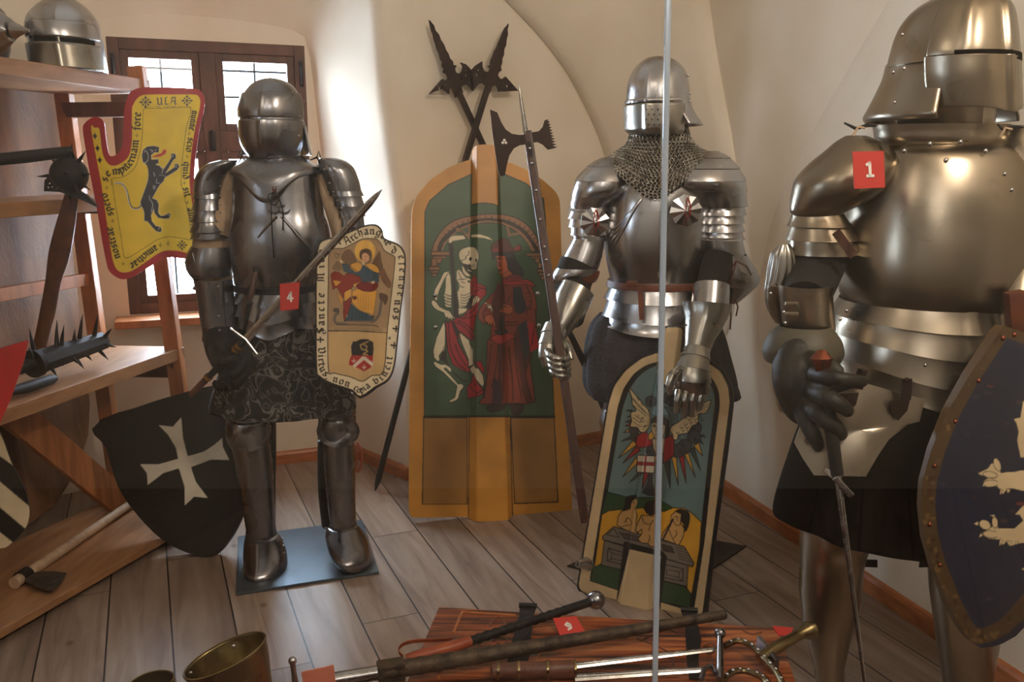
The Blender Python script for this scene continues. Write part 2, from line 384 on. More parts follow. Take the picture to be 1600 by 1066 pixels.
# vault: the pendentive between the arch on the main wall and the arch on the right wall
nm = (C2-C1).cross(Vector((0, 0, 1))); nr = (R1-C2).cross(Vector((0, 0, 1)))
A = [(760, -30), (790, 0), (838, 50), (880, 103), (912, 160), (940, 222), (958, 290), (972, 370), (985, 460), (1000, 600)]
B = [(1095, -60), (1108, 0), (1118, 70), (1130, 140), (1143, 210), (1152, 280), (1157, 360), (1152, 450), (1130, 540), (1080, 620)]
A = [s[1] for s in cr(A, 3)]; B = [s[1] for s in cr(B, 3)]
ra = []; K = 14
for (ax, ay), (bx, by) in zip(A, B):
    pa = PL(ax, ay, C1, nm); pb = PL(bx, by, C2, nr); row = []
    for k in range(K+1):
        t = k/K; q = pa.lerp(pb, t); c = C2 + Vector((0, 0, q.z)); d = (c-q)
        row.append(q + d*(.28*math.sin(PI*t)))
    ra.append(row)
vb = MB(); vb.rings(ra, cap=False, closed=False); vo_ = vb.build('wall_vault', M['plaster'], sharp=60); tag(vo_, kind='structure')
mm = vo_.modifiers.new('s', 'SOLIDIFY'); mm.thickness = .02; mm.offset = 0
A2 = [s_[1] for s_ in cr([(1460, -120), (1400, -20), (1352, 60), (1303, 145), (1250, 240), (1210, 330), (1188, 430), (1185, 540), (1215, 640)], 3)]
dr = (R1-C2).normalized(); inw = Vector((-dr.y, dr.x, 0)); inw = inw if inw.x < 0 else -inw; rows_ = []
for x, y in A2:
    p = PL(x, y, C2, nr); h_ = min(1, max(0, (p.z-.75)/.8)); rows_.append([p + dr*t + inw*(h_*(.17*math.sin(min(1, t/1.0)*PI/2)*min(1, t*2+.2)) - (.01 if t == 0 else 0)) for t in (0, .02, .08, .2, .4, .7, 1, 1.6, 2.6)])
v2 = MB(); v2.rings(rows_, cap=False, closed=False); v2 = v2.build('wall_pendentive', M['plaster'], sharp=60); tag(v2, kind='structure'); mm = v2.modifiers.new('s', 'SOLIDIFY'); mm.thickness = .01; mm.offset = 0
# skirting boards
def skirt(name, a, b, e0=0, e1=0):
    a, b = Vector(a), Vector(b); d = (b-a).normalized(); n = d.cross(Vector((0, 0, 1)))
    if n.dot(Vector((0, 1.5, 0))-a) < 0: n = -n
    a = a + d*e0; b = b - d*e1
    prof = [(0, 0), (.018, 0), (.018, .05), (.012, .062), (0, .066)]
    r = [[p + n*x + Vector((0, 0, z)) for x, z in prof] for p in (a, b)]
    tag(MB().rings(r).build(name, M['base_wood'], sharp=20), kind='structure')
skirt('baseboard_window', wp(sN+.03, 0), W0, 0, .02); skirt('baseboard_niche', W0, C1, .02, 0)
skirt('baseboard_main', C1, C2, 0, .02); skirt('baseboard_right', C2, R1, .02, 0); skirt('baseboard_left', C0, L1, .02)
# ------------------------------------------------------------------ the window
WR = Matrix((DW, -NW, Vector((0, 0, 1)))).transposed()     # local x along wall, y outwards, z up
def wbox(mb, s0, s1, z0, z1, d0=0., d1=.05, bev=.003):
    mb.box(wp((s0+s1)/2, (z0+z1)/2, -(d0+d1)/2), (s1-s0, d1-d0, z1-z0), WR, bev)
win = thing('window_1', wp((sL+sR)/2, zB), 'dark brown wooden casement window glowing with daylight', 'window'); win['kind'] = 'structure'
sm = (wl(312, 150)[0] + wl(342, 150)[0])/2
zt0 = wl(360, 237)[1]; zt1 = wl(360, 205)[1]
fr_ = MB(); fw = .05
wbox(fr_, sL, sL+fw, zB, zT); wbox(fr_, sR-fw, sR, zB, zT); wbox(fr_, sL+fw, sR-fw, zT-fw, zT); wbox(fr_, sL+fw, sR-fw, zB, zB+fw)
wbox(fr_, sm-.035, sm+.035, zB+fw, zT-fw, .0, .05); wbox(fr_, sL+fw, sm-.035, zt0, zt1, 0, .05); wbox(fr_, sm+.035, sR-fw, zt0, zt1, 0, .05)
fr_.build('window_frame', M['window_wood'], win, smooth=False)
gl = bpy.data.materials.new('window_glass'); gl.use_nodes = True; nt = gl.node_tree
def thin_glass(name, tint=(1, 1, 1), ior=1.45, rough=0.0):
    g = bpy.data.materials.new(name); g.use_nodes = True; nt = g.node_tree; nt.nodes.remove(nt.nodes['Principled BSDF'])
    tr = node(nt, 'ShaderNodeBsdfTransparent'); tr.inputs[0].default_value = (*tint, 1); gs = node(nt, 'ShaderNodeBsdfGlossy'); gs.inputs['Roughness'].default_value = rough
    ge = node(nt, 'ShaderNodeNewGeometry'); vd = node(nt, 'ShaderNodeVectorMath', operation='DOT_PRODUCT'); mxs = node(nt, 'ShaderNodeMixShader'); L = nt.links.new
    L(ge.outputs['Incoming'], vd.inputs[0]); L(ge.outputs['Normal'], vd.inputs[1])
    def mt(op, a, b=0., c=0.):
        n = node(nt, 'ShaderNodeMath', operation=op)
        for i, q in enumerate((a, b, c)):
            if isinstance(q, (int, float)): n.inputs[i].default_value = q
            else: L(q, n.inputs[i])
        return n.outputs[0]
    fz = mt('MULTIPLY_ADD', mt('POWER', mt('SUBTRACT', 1., mt('ABSOLUTE', vd.outputs['Value'])), 5.), .96, .038)
    L(fz, mxs.inputs[0]); L(tr.outputs[0], mxs.inputs[1]); L(gs.outputs[0], mxs.inputs[2]); L(mxs.outputs[0], nt.nodes['Material Output'].inputs[0])
    M[name] = g; return g
thin_glass('pane_glass')
sw = .035
for (a, c, z0, z1) in ((sL+fw, sm-.035, zt1, zT-fw), (sm+.035, sR-fw, zt1, zT-fw), (sL+fw, sm-.035, zB+fw, zt0), (sm+.035, sR-fw, zB+fw, zt0)):
    f = MB(); wbox(f, a, a+sw, z0, z1, .01, .045); wbox(f, c-sw, c, z0, z1, .01, .045); wbox(f, a+sw, c-sw, z1-sw, z1, .01, .045); wbox(f, a+sw, c-sw, z0, z0+sw, .01, .045)
    mid = (a+c)/2
    sash = f.build('window_sash', M['window_wood'], win, smooth=False)
    g = MB(); wbox(g, a+sw, c-sw, z0+sw, z1-sw, .026, .029, 0); g.build('pane', M['pane_glass'], sash, smooth=False)
ir = MB()
for (a, c) in ((sL+fw, sm-.035), (sm+.035, sR-fw)):
    mid = (a+c)/2
    ir.tube([wp(mid, zB-.02, -.075), wp(mid, zT+.02, -.075)], .006, 8)
for z in (zB+.35, zt1+.16, zT-.12): ir.tube([wp(sL-.02, z, -.075), wp(sR+.02, z, -.075)], .006, 8)
ir.build('window_grille', M['black_iron'], win)
for s, z in ((sL+.02, zT-.13), (sL+.02, zt0-.25), (sR-.02, zT-.13)):
    hb = MB(); hb.box(wp(s, z, .006), (.016, .008, .12), WR, .002); hb.tube([wp(s, z-.05, .012), wp(s, z+.05, .012)], .007, 8)
    hb.build('hinge', M['black_iron'], win)
hd = MB(); hd.box(wp(sm, (zt0+zt1)/2, .006), (.03, .012, .09), WR, .003); hd.tube([wp(sm, zt1, .01), wp(sm, zt1, .04), wp(sm+.0, zt1-.08, .045)], .006, 8); hd.build('window_handle', M['black_iron'], win)
sl = MB(); za = zB-.005; wbox(sl, sL-.06, sR+.02, za-.035, za, -.16, 0, .004)
tag(sl.build('trim_1', M['shelf_wood'], smooth=False), kind='structure')
lamp('window_portal', wp((sL+sR)/2, (zB+zT)/2, -.09), wp((sL+sR)/2, (zB+zT)/2, 1), 1, sR-sL+.05, (1, 1, 1), True, zT-zB+.05)
lamp('window_portal', la.lerp(lb, .5)+Vector((-.15, 0, 1.8)), la.lerp(lb, .5)+Vector((2, -.3, 1.8)), 1, .65, (1, 1, 1), True, .65)
# ------------------------------------------------------------------ painting helper: fills a small raster that is baked to vertex colours
class Art:
    def __init__(s, x0, y0, x1, y1, base, ss=3):
        s.x0, s.y0, s.ss = x0, y0, ss
        s.w, s.h = int((x1-x0)*ss), int((y1-y0)*ss)
        s.a = np.empty((s.h, s.w, 3)); s.a[:] = lin(base); s.T(0, 0, 1)
    def T(s, ox, oy, k): s.ox, s.oy, s.k = ox, oy, k; return s
    def pt(s, p): return ((s.ox + p[0]*s.k - s.x0)*s.ss, (s.oy + p[1]*s.k - s.y0)*s.ss)
    def win(s, q, pad):
        x = [p[0] for p in q]; y = [p[1] for p in q]
        a, b = max(0, int(min(x)-pad)), min(s.w, int(max(x)+pad+2)); c, d = max(0, int(min(y)-pad)), min(s.h, int(max(y)+pad+2))
        if a >= b or c >= d: return None
        gx, gy = np.meshgrid(np.arange(a, b)+.5, np.arange(c, d)+.5); return a, b, c, d, gx, gy
    def pth(s, pts, smooth, closed=False):
        pts = [tuple(pts[i:i+2]) for i in range(0, len(pts), 2)] if not isinstance(pts[0], (tuple, list)) else pts
        if smooth:
            if closed:
                n = len(pts); out = []
                for i in range(n):
                    q = [np.array(pts[(i+j-1) % n], float) for j in range(4)]
                    for k in range(5):
                        t = k/5; out.append(tuple(.5*((2*q[1])+(q[2]-q[0])*t+(2*q[0]-5*q[1]+4*q[2]-q[3])*t*t+(3*q[1]-q[0]-3*q[2]+q[3])*t**3)))
                return out
            return [tuple(r[1]) for r in cr(pts, 5)]
        return pts
    def poly(s, col, pts, smooth=False, line=0, lc='#17130f', clip=None):
        path = s.pth(pts, smooth, True); q = [s.pt(p) for p in path]; w_ = s.win(q, 0)
        if w_ is None: return s
        a, b, c, d, gx, gy = w_; m = np.zeros(gx.shape, bool); n = len(q)
        for i in range(n):
            (x1, y1), (x2, y2) = q[i], q[(i+1) % n]
            if y1 == y2: continue
            k = ((y1 > gy) != (y2 > gy)) & (gx < (x2-x1)*(gy-y1)/(y2-y1)+x1); m ^= k
        s.a[c:d, a:b][m] = lin(col)
        if line: s.line(lc, path+[path[0]], line)
        return s
    def line(s, col, pts, wd, smooth=False, wd2=None):
        path = s.pth(pts, smooth); q = [s.pt(p) for p in path]; n = len(q)-1
        for i in range(n):
            (x1, y1), (x2, y2) = q[i], q[i+1]
            r1 = wd*s.ss/2; r2 = r1
            if wd2 is not None: f = lambda j: wd+(wd2-wd)*j/n; r1, r2 = f(i)*s.ss/2, f(i+1)*s.ss/2
            w_ = s.win([q[i], q[i+1]], max(r1, r2)+1)
            if w_ is None: continue
            a, b, c, d, gx, gy = w_; L2 = max((x2-x1)**2+(y2-y1)**2, 1e-6)
            t = np.clip(((gx-x1)*(x2-x1)+(gy-y1)*(y2-y1))/L2, 0, 1)
            m = np.hypot(gx-x1-t*(x2-x1), gy-y1-t*(y2-y1)) < r1+(r2-r1)*t
            s.a[c:d, a:b][m] = lin(col)
        return s
    def lines(s, col, wd, *L, smooth=True):
        for l in L: s.line(col, l, wd, smooth)
        return s
    def disc(s, col, x, y, r, ry=None, line=0):
        ry = ry or r; return s.poly(col, [(x+r*math.cos(i*PI/10), y+ry*math.sin(i*PI/10)) for i in range(20)], line=line)
    def text(s, col, path, string, xh, smooth=True, nib=.36, fit=True):
        path = s.pth(path, smooth); path = [Vector(p) for p in path]
        seg = [(path[i+1]-path[i]).length for i in range(len(path)-1)]; tot = sum(seg)
        adv = [GL[c][0] if c in GL else .45 for c in string]; sc = xh
        kx = tot/(sum(adv)*sc) if fit else 1; pos = 0
        def at(u):
            u = max(0, min(tot-1e-4, u)); i = 0
            while i < len(seg)-1 and u > seg[i]: u -= seg[i]; i += 1
            t = (path[i+1]-path[i]).normalized(); return path[i] + t*u, t
        for c, ad in zip(string, adv):
            o, t = at((pos+ad/2)*sc*kx); up = Vector((t.y, -t.x))
            if c in GL:
                for pl in GL[c][1]:
                    W = [o + t*((x-ad/2)*sc*min(kx, 1.25)) + up*(y*sc) for x, y in pl]
                    nv = (t*math.cos(.7) + up*math.sin(.7))*(nib*sc/2)
                    for i in range(len(W)-1):
                        s.poly(col, [tuple(W[i]-nv), tuple(W[i]+nv), tuple(W[i+1]+nv), tuple(W[i+1]-nv)])
                        s.line(col, [tuple(W[i]), tuple(W[i+1])], .13*sc*s.k)
            pos += ad
        return s
    def sample(s, X, Y):
        k = s.ss; A_ = s.a
        B_ = A_.copy(); n = 1
        for dx in (-1, 0, 1):
            for dy in (-1, 0, 1):
                if dx or dy: B_ += np.roll(np.roll(A_, dx, 1), dy, 0); n += 1
        B_ /= n
        i = np.clip(((X-s.x0)*k).astype(int), 0, s.w-1); j = np.clip(((Y-s.y0)*k).astype(int), 0, s.h-1); return B_[j, i]
def m1(x): return [(x-.1, .9), (x, .8), (x, .18), (x+.12, .04)]
GL = {'i': (.45, [m1(.2), [(.2, 1.28), (.24, 1.34)]]), 'n': (.85, [m1(.2), [(.2, .72), (.45, .97), (.6, .82), (.6, .18), (.72, .04)]]),
 'm': (1.25, [m1(.2), [(.2, .72), (.45, .97), (.6, .82), (.6, .18), (.7, .04)], [(.6, .72), (.85, .97), (1.0, .82), (1.0, .18), (1.12, .04)]]),
 'u': (.85, [[(.1, .9), (.2, .8), (.2, .18), (.4, .04), (.6, .25)], m1(.6)]), 'r': (.6, [m1(.2), [(.2, .72), (.42, .97), (.55, .85)]]),
 'o': (.8, [[(.4, .97), (.15, .8), (.15, .2), (.4, .03)], [(.4, .97), (.62, .8), (.62, .2), (.4, .03)]]),
 'e': (.7, [[(.4, .97), (.15, .8), (.15, .2), (.35, .03), (.58, .15)], [(.4, .97), (.58, .75), (.25, .45)]]),
 'c': (.62, [[(.5, .85), (.35, .97), (.15, .8), (.15, .2), (.35, .03), (.55, .15)]]),
 'a': (.8, [[(.15, .88), (.4, .97), (.55, .8), (.55, .18), (.68, .04)], [(.55, .55), (.2, .45), (.15, .2), (.35, .03), (.55, .2)]]),
 's': (.68, [[(.55, .85), (.35, .97), (.15, .8), (.2, .6), (.5, .42), (.55, .2), (.35, .03), (.1, .15)]]),
 't': (.55, [[(.2, 1.2), (.2, .18), (.35, .03), (.5, .12)], [(.05, .92), (.45, .92)]]),
 'p': (.8, [[(.2, 1), (.2, -.45)], [(.2, .8), (.45, .97), (.62, .8), (.62, .2), (.4, .03), (.2, .12)]]),
 'q': (.8, [[(.6, .95), (.6, -.45)], [(.6, .9), (.35, .97), (.15, .8), (.15, .2), (.35, .03), (.6, .2)]]),
 'd': (.8, [[(.15, 1.45), (.62, .85), (.62, .2), (.4, .03), (.15, .2), (.15, .7), (.4, .9)]]),
 'f': (.5, [[(.5, 1.38), (.3, 1.45), (.2, 1.2), (.2, -.2)], [(.05, .92), (.45, .92)]]),
 'h': (.8, [[(.2, 1.5), (.2, .1)], [(.2, .75), (.45, .97), (.6, .8), (.6, .2), (.45, -.2)]]), 'l': (.42, [[(.2, 1.5), (.2, .18), (.35, .03)]]),
 'g': (.8, [[(.6, .9), (.35, .97), (.15, .8), (.15, .2), (.35, .03), (.6, .2)], [(.6, .95), (.6, -.25), (.35, -.42), (.12, -.3)]]),
 'v': (.8, [[(.05, 1.15), (.15, .85), (.15, .2), (.4, .03), (.62, .2), (.62, .8), (.4, .97)]]),
 'S': (1.0, [[(.8, 1.25), (.45, 1.45), (.15, 1.15), (.3, .85), (.7, .6), (.8, .25), (.45, 0), (.1, .2)], [(.5, 1.4), (.5, .1)]]),
 'M': (1.35, [[(.2, 1.3), (.2, .1), (.05, 0)], [(.2, 1.2), (.5, 1.4), (.6, 1.2), (.6, .1)], [(.6, 1.2), (.9, 1.4), (1.05, 1.2), (1.05, .1), (1.2, 0)]]),
 'A': (1.1, [[(.1, 1.05), (.35, 1.42), (.78, 1.4), (.78, .15), (.92, .03)], [(.42, 1.35), (.25, .6), (.08, .1)], [(.15, .65), (.78, .65)]]),
 'V': (1.0, [[(.05, 1.3), (.3, 1.15), (.3, .25), (.55, .03), (.85, .3), (.85, 1.1), (.55, 1.42)]]), 'L': (.9, [[(.3, 1.4), (.3, .1), (.78, .12)], [(.3, 1.3), (.55, 1.42)]]),
 'U': (1.0, [[(.1, 1.3), (.25, 1.15), (.25, .2), (.5, .03), (.78, .25)], [(.7, 1.4), (.78, 1.2), (.78, .15), (.95, .03)]]), ',': (.4, [[(.18, .12), (.1, -.25)]]), ' ': (.5, []),
 '+': (1.1, [[(.5, 1.2), (.5, 0)], [(.1, .6), (.9, .6)], [(.42, 1.1), (.58, 1.1)], [(.42, .1), (.58, .1)], [(.15, .5), (.15, .7)], [(.85, .5), (.85, .7)]]),
 '.': (.6, [[(.3, .35), (.15, .55), (.3, .75), (.45, .55), (.3, .35)]])}
def inpoly(X, Y, q):
    m = np.zeros(X.shape, bool); n = len(q)
    for i in range(n):
        (x1, y1), (x2, y2) = q[i], q[(i+1) % n]
        if y1 == y2: continue
        m ^= ((y1 > Y) != (y2 > Y)) & (X < (x2-x1)*(Y-y1)/(y2-y1)+x1)
    return m
def painted(name, outline, p0, n, art, parent, relief=None, step=.8, th=.018, rough=.35, edge='#2a1c12', coat=.3, bump=0):
    """a painted board: front surface (fine grid, vertex colours) on plane (p0, n), with relief, and a body behind it"""
    p0, n = Vector(p0), Vector(n).normalized()
    if n.y > 0: n = -n
    q = [tuple(r) for r in outline]; xs = [a[0] for a in q]; ys = [a[1] for a in q]
    gx = np.arange(min(xs), max(xs)+step*1.5, step); gy = np.arange(min(ys), max(ys)+step*1.5, step)
    nx, ny = len(gx), len(gy); X, Y = np.meshgrid(gx, gy)
    cx, cy = np.meshgrid(gx[:-1]+step/2, gy[:-1]+step/2); inn = inpoly(cx, cy, q)
    used = np.zeros((ny, nx), bool); cnt = np.zeros((ny, nx), int)
    for dy in (0, 1):
        for dx in (0, 1): used[dy:ny-1+dy, dx:nx-1+dx] |= inn; cnt[dy:ny-1+dy, dx:nx-1+dx] += inn
    bd = used & (cnt < 4); bi = np.argwhere(bd); BX = X[bd]; BY = Y[bd]; best = np.full(BX.shape, 1e9); nxp = BX.copy(); nyp = BY.copy()
    for i in range(len(q)):
        (x1, y1), (x2, y2) = q[i], q[(i+1) % len(q)]; L2 = max((x2-x1)**2+(y2-y1)**2, 1e-9)
        t = np.clip(((BX-x1)*(x2-x1)+(BY-y1)*(y2-y1))/L2, 0, 1); ax = x1+t*(x2-x1); ay = y1+t*(y2-y1); d = np.hypot(BX-ax, BY-ay); k = d < best
        best[k] = d[k]; nxp[k] = ax[k]; nyp[k] = ay[k]
    X = X.copy(); Y = Y.copy(); X[bd] = nxp; Y[bd] = nyp
    def surf(X, Y, rel=True):
        a = (X-800)/F; b = -(Y-533)/F
        R = np.stack([a, CT + b*ST, -ST + b*CT], -1); o = np.array((0, 0, CZ)); nn = np.array(n); t = (np.array(p0)-o).dot(nn)/(R @ nn)
        W = o + R*t[..., None]
        if rel and relief is not None: W = W + nn*relief(X, Y)[..., None]
        return W
    idx = -np.ones((ny, nx), int); idx[used] = np.arange(used.sum()); V = surf(X[used], Y[used])
    # colour by where the finished surface point shows
    D = V - np.array((0, 0, CZ)); dep = D[:, 1]*CT - D[:, 2]*ST; PX = 800+F*D[:, 0]/dep; PY = 533-F*(D[:, 1]*ST+D[:, 2]*CT)/dep
    c = art.sample(PX, PY)
    j, i = np.nonzero(inn); Fq = np.stack([idx[j, i], idx[j, i+1], idx[j+1, i+1], idx[j+1, i]], -1)
    me = bpy.data.meshes.new(name+'_front'); me.vertices.add(len(V)); me.vertices.foreach_set('co', V.astype(np.float32).ravel())
    me.loops.add(Fq.size); me.loops.foreach_set('vertex_index', Fq[:, ::-1].astype(np.int32).ravel()); me.polygons.add(len(Fq))
    me.polygons.foreach_set('loop_start', np.arange(0, Fq.size, 4, dtype=np.int32)); me.update(calc_edges=True); me.validate()
    at = me.color_attributes.new('paint', 'BYTE_COLOR', 'POINT'); at.data.foreach_set('color', np.concatenate([c, np.ones((len(c), 1))], 1).astype(np.float32).ravel())
    if 'paint' not in M:
        m = bpy.data.materials.new('paint'); m.use_nodes = True; nt = m.node_tree; b = nt.nodes['Principled BSDF']; M['paint'] = m
        va = node(nt, 'ShaderNodeVertexColor', layer_name='paint'); nz = node(nt, 'ShaderNodeTexNoise'); nz.inputs['Scale'].default_value = 9; nz.inputs['Detail'].default_value = 6
        mr = ramp(nt, nz.outputs[0], [(.3, (.82, .82, .82)), (.65, (1.06, 1.06, 1.06))]); mx = node(nt, 'ShaderNodeMix', data_type='RGBA', blend_type='MULTIPLY'); mx.inputs[0].default_value = 1
        nt.links.new(va.outputs[0], mx.inputs[6]); nt.links.new(mr, mx.inputs[7]); nt.links.new(mx.outputs[2], b.inputs['Base Color']); b.inputs['Roughness'].default_value = .42
        tc = node(nt, 'ShaderNodeTexCoord'); nt.links.new(tc.outputs['Object'], nz.inputs[0])
    o = link('painted_front', me, M['paint'], parent, sharp=60)
    if bump: pass
    # body: outline wall and flat back
    oq = np.array(q, float)
    # densify outline
    dq = []
    for a, b in zip(q, q[1:]+q[:1]):
        k = max(1, int(math.hypot(b[0]-a[0], b[1]-a[1])/4))
        for t in range(k): dq.append((a[0]+(b[0]-a[0])*t/k, a[1]+(b[1]-a[1])*t/k))
    dq = np.array(dq); fr = surf(dq[:, 0], dq[:, 1]) - np.array(n)*.0004; bk = surf(dq[:, 0], dq[:, 1], False) - np.array(n)*th; N = len(dq)
    mb = MB(); mb.add([tuple(v) for v in fr] + [tuple(v) for v in bk], [[k, (k+1) % N, N+(k+1) % N, N+k] for k in range(N)] + [[N+k for k in range(N)]])
    bm_ = 'edge_'+edge.strip('#')
    if bm_ not in M: mat(bm_, edge, rough=.5)
    mb.build('board', M[bm_], parent, sharp=40)
    return o
def soft(q, cut=5, it=2):
    q = [tuple(r) for r in q]
    for _ in range(it):
        o = []; n = len(q)
        for i in range(n):
            a, b = Vector(q[i]), Vector(q[(i+1) % n]); L_ = (b-a).length
            if L_ < .5: o.append(tuple(a)); continue
            k = min(.25, cut/L_); o += [tuple(a.lerp(b, k)), tuple(b.lerp(a, k))]
        q = o; cut *= .5
    return q
def smooth_closed(pts, k=4):
    n = len(pts); out = []
    for i in range(n):
        q = [np.array(pts[(i+j-1) % n], float) for j in range(4)]
        for u in range(k):
            t = u/k; out.append(tuple(.5*((2*q[1])+(q[2]-q[0])*t+(2*q[0]-5*q[1]+4*q[2]-q[3])*t*t+(3*q[1]-q[0]-3*q[2]+q[3])*t**3)))
    return out
# ------------------------------------------------------------------ tall green pavise with the reaper
K = '#17130f'
def pavise_green():
    O = [(639, 798), (640, 600), (642.5, 483), (643, 340), (645, 322), (651, 306), (672, 281), (700, 262), (726, 252), (737.5, 249), (737.5, 234), (742, 230), (756, 229), (771, 230), (776, 234), (777, 249), (792, 252.5),
         (821, 264), (849.5, 282), (869, 300), (875, 313), (876.5, 365), (883, 611), (894, 790), (893, 803), (888, 807), (804, 807), (800, 811), (736, 812), (731, 808), (646, 809), (641, 806)]
    a = Art(632, 222, 902, 818, '#cd8e35')
    G = '#3f5b40'
    a.poly('#d0924a', [737, 225, 778, 225, 779, 330, 737, 330])
    a.poly(G, [663, 650, 664, 331, 671, 314, 700, 289, 737, 272, 737, 320, 745, 318, 758, 317, 772, 319, 779, 323, 780, 271, 788, 272, 821, 286, 849.5, 311, 852, 342, 858, 480, 866, 650], line=1.6)
    a.line(K, [662, 651, 867, 651], 2.5)
    a.line('#7a4e22', [737.5, 232, 737, 320], 1.2); a.line('#6b431d', [777, 236, 779, 323], 1.2)
    for q in ([662, 653, 730, 653, 730, 788, 660, 788], [798, 653, 866, 653, 872, 785, 804, 787]): a.poly('#a67636', q, line=1.6)
    a.line(K, [733, 652, 732, 808], 1.4); a.line(K, [797, 652, 801, 808], 1.4)
    # painted arch
    B = '#a0714f'; T = '#2a201c'
    a.T(660, 320, .15015)
    a.poly(B, [95, 490, 120, 400, 170, 310, 240, 225, 320, 170, 410, 135, 510, 118, 620, 100, 730, 95, 850, 105, 960, 130, 1060, 185, 1130, 250, 1185, 330, 1220, 420, 1230, 490, 1140, 490, 1120, 430, 1060, 350, 980, 280, 900, 235, 800, 195, 700, 185, 600, 185, 490, 215, 400, 250, 320, 300, 250, 360, 210, 430, 195, 480], line=1.5)
    a.line(T, [175, 460, 200, 390, 260, 320, 330, 265, 400, 225, 500, 195, 600, 165, 700, 160, 800, 168, 880, 180, 960, 215, 1040, 265, 1100, 330, 1150, 400, 1190, 470], 6, True)
    a.line(B, [205, 470, 235, 400, 300, 330, 380, 262, 480, 215, 600, 180, 720, 176, 840, 195, 950, 245, 1040, 320, 1100, 390, 1140, 470], 2.4, True)
    for k in range(26):
        u = k/25; ang = PI*(.97-.94*u); x = 690+520*math.cos(ang); y = 520-375*math.sin(ang); a.line(T, [x, y, x+22*math.cos(ang)*1.2, y-30*math.sin(ang)], 1.3)
    a.lines(B, 3.2, [360, 250, 430, 290, 480, 330], [490, 235, 478, 350], [880, 215, 900, 290, 900, 320], [900, 315, 1000, 300], smooth=False)
    a.lines(K, .9, [340, 290, 410, 285, 450, 330, 480, 360], [385, 255, 440, 300, 470, 290, 490, 240])
    for q in ([90, 490, 300, 490, 300, 528, 90, 528], [105, 535, 245, 535, 245, 558, 105, 558], [95, 560, 160, 560, 150, 640, 90, 640], [150, 560, 205, 560, 195, 600, 170, 615, 150, 600], [70, 645, 180, 645, 180, 680, 70, 680], [85, 685, 165, 685, 165, 712, 85, 712], [90, 715, 160, 715, 130, 755, 105, 740],
              [1085, 505, 1235, 505, 1235, 535, 1085, 535], [1125, 538, 1235, 538, 1235, 558, 1140, 558], [1165, 560, 1225, 560, 1215, 610, 1185, 610], [1205, 600, 1250, 610, 1240, 660, 1205, 665], [1195, 670, 1270, 675, 1265, 700, 1200, 700], [1205, 708, 1275, 712, 1265, 740, 1215, 735], [1225, 745, 1275, 745, 1265, 780, 1240, 780]): a.poly(B, q, line=1.1)
    # scythe
    W = '#e8d8b4'
    a.poly(W, [270, 395, 275, 350, 300, 325, 360, 318, 430, 320, 450, 345, 445, 360, 380, 368, 310, 382, 305, 400], line=.8); a.poly(W, [508, 312, 560, 305, 620, 312, 690, 335, 750, 378, 700, 365, 620, 345, 508, 340], line=.8)
    a.poly('#2e2a29', [270, 405, 318, 400, 335, 700, 375, 1066, 385, 1300, 330, 1300, 318, 1000, 290, 600])
    # skeleton: skull, neck, chest
    a.poly(W, [385, 560, 380, 510, 400, 470, 450, 445, 520, 438, 560, 460, 580, 500, 585, 560, 570, 600, 565, 660, 540, 675, 505, 665, 500, 625, 440, 622, 410, 600], True, 1)
    a.poly(K, [485, 555, 505, 540, 518, 565, 500, 588, 485, 575]); a.poly(K, [548, 570, 562, 555, 570, 580, 555, 600])
    a.lines(K, 1.1, [478, 482, 480, 520, 455, 535, 450, 565, 420, 575, 395, 590], [535, 610, 520, 650], [550, 620, 540, 660]); a.poly(K, [415, 610, 500, 628, 500, 670, 520, 690, 520, 720, 480, 715, 440, 660])
    for x in (478, 492, 506): a.disc(W, x, 680+ (x-478)*.5, 6)
    a.poly(W, [410, 640, 420, 630, 450, 690, 500, 735, 495, 750, 450, 740, 420, 700], line=.8)
    a.poly(W, [355, 690, 380, 670, 410, 700, 450, 755, 505, 770, 505, 900, 480, 920, 400, 910, 370, 895, 385, 860, 355, 780], line=.9)
    a.lines(K, 1.1, [375, 700, 400, 760, 430, 780], [370, 780, 430, 775, 460, 770], [400, 800, 440, 815], [360, 790, 400, 850, 430, 860], [470, 790, 495, 800]); a.disc(K, 485, 800, 12)
    a.poly(W, [365, 900, 500, 905, 500, 1000, 440, 1066, 385, 1066, 370, 960]); [a.line(K, [400, 935+k*28, 440, 945+k*28, 490, 920+k*28], 1.2, True) for k in range(5)]
    a.poly(W, [245, 740, 275, 700, 290, 750, 300, 910, 300, 1066, 240, 1066, 235, 1000, 225, 930, 240, 900]); [a.line(K, [228, 925+k*32, 265, 945+k*32, 300, 950+k*32], 1.3) for k in range(5)]
    a.poly(W, [125, 920, 130, 880, 180, 790, 220, 710, 260, 695, 285, 700, 250, 740, 200, 840, 165, 930, 150, 1000, 120, 965], True, 1.2)
    # lower body
    a.T(670, 440, .11261)
    a.poly(W, [35, 290, 45, 265, 70, 258, 110, 290, 150, 350, 220, 385, 290, 410, 330, 470, 375, 520, 355, 522, 325, 495, 335, 530, 315, 532, 290, 500, 300, 528, 280, 525, 255, 490, 245, 515, 228, 490, 210, 435, 130, 405, 75, 370, 40, 320], line=1.2)
    a.poly(W, [408, 360, 530, 375, 535, 400, 480, 440, 410, 462], line=.8)
    R_ = '#a3242e'
    a.poly(R_, [580, 0, 620, -90, 660, -60, 670, 20, 790, 70, 800, 170, 730, 250, 700, 300, 720, 260, 660, 480, 640, 560, 620, 700, 625, 820, 570, 800, 430, 690, 430, 760, 400, 820, 440, 950, 480, 1066, 300, 1066, 250, 900, 235, 560, 330, 545, 400, 490, 480, 480, 540, 400, 600, 360, 640, 300, 580, 180], line=1)
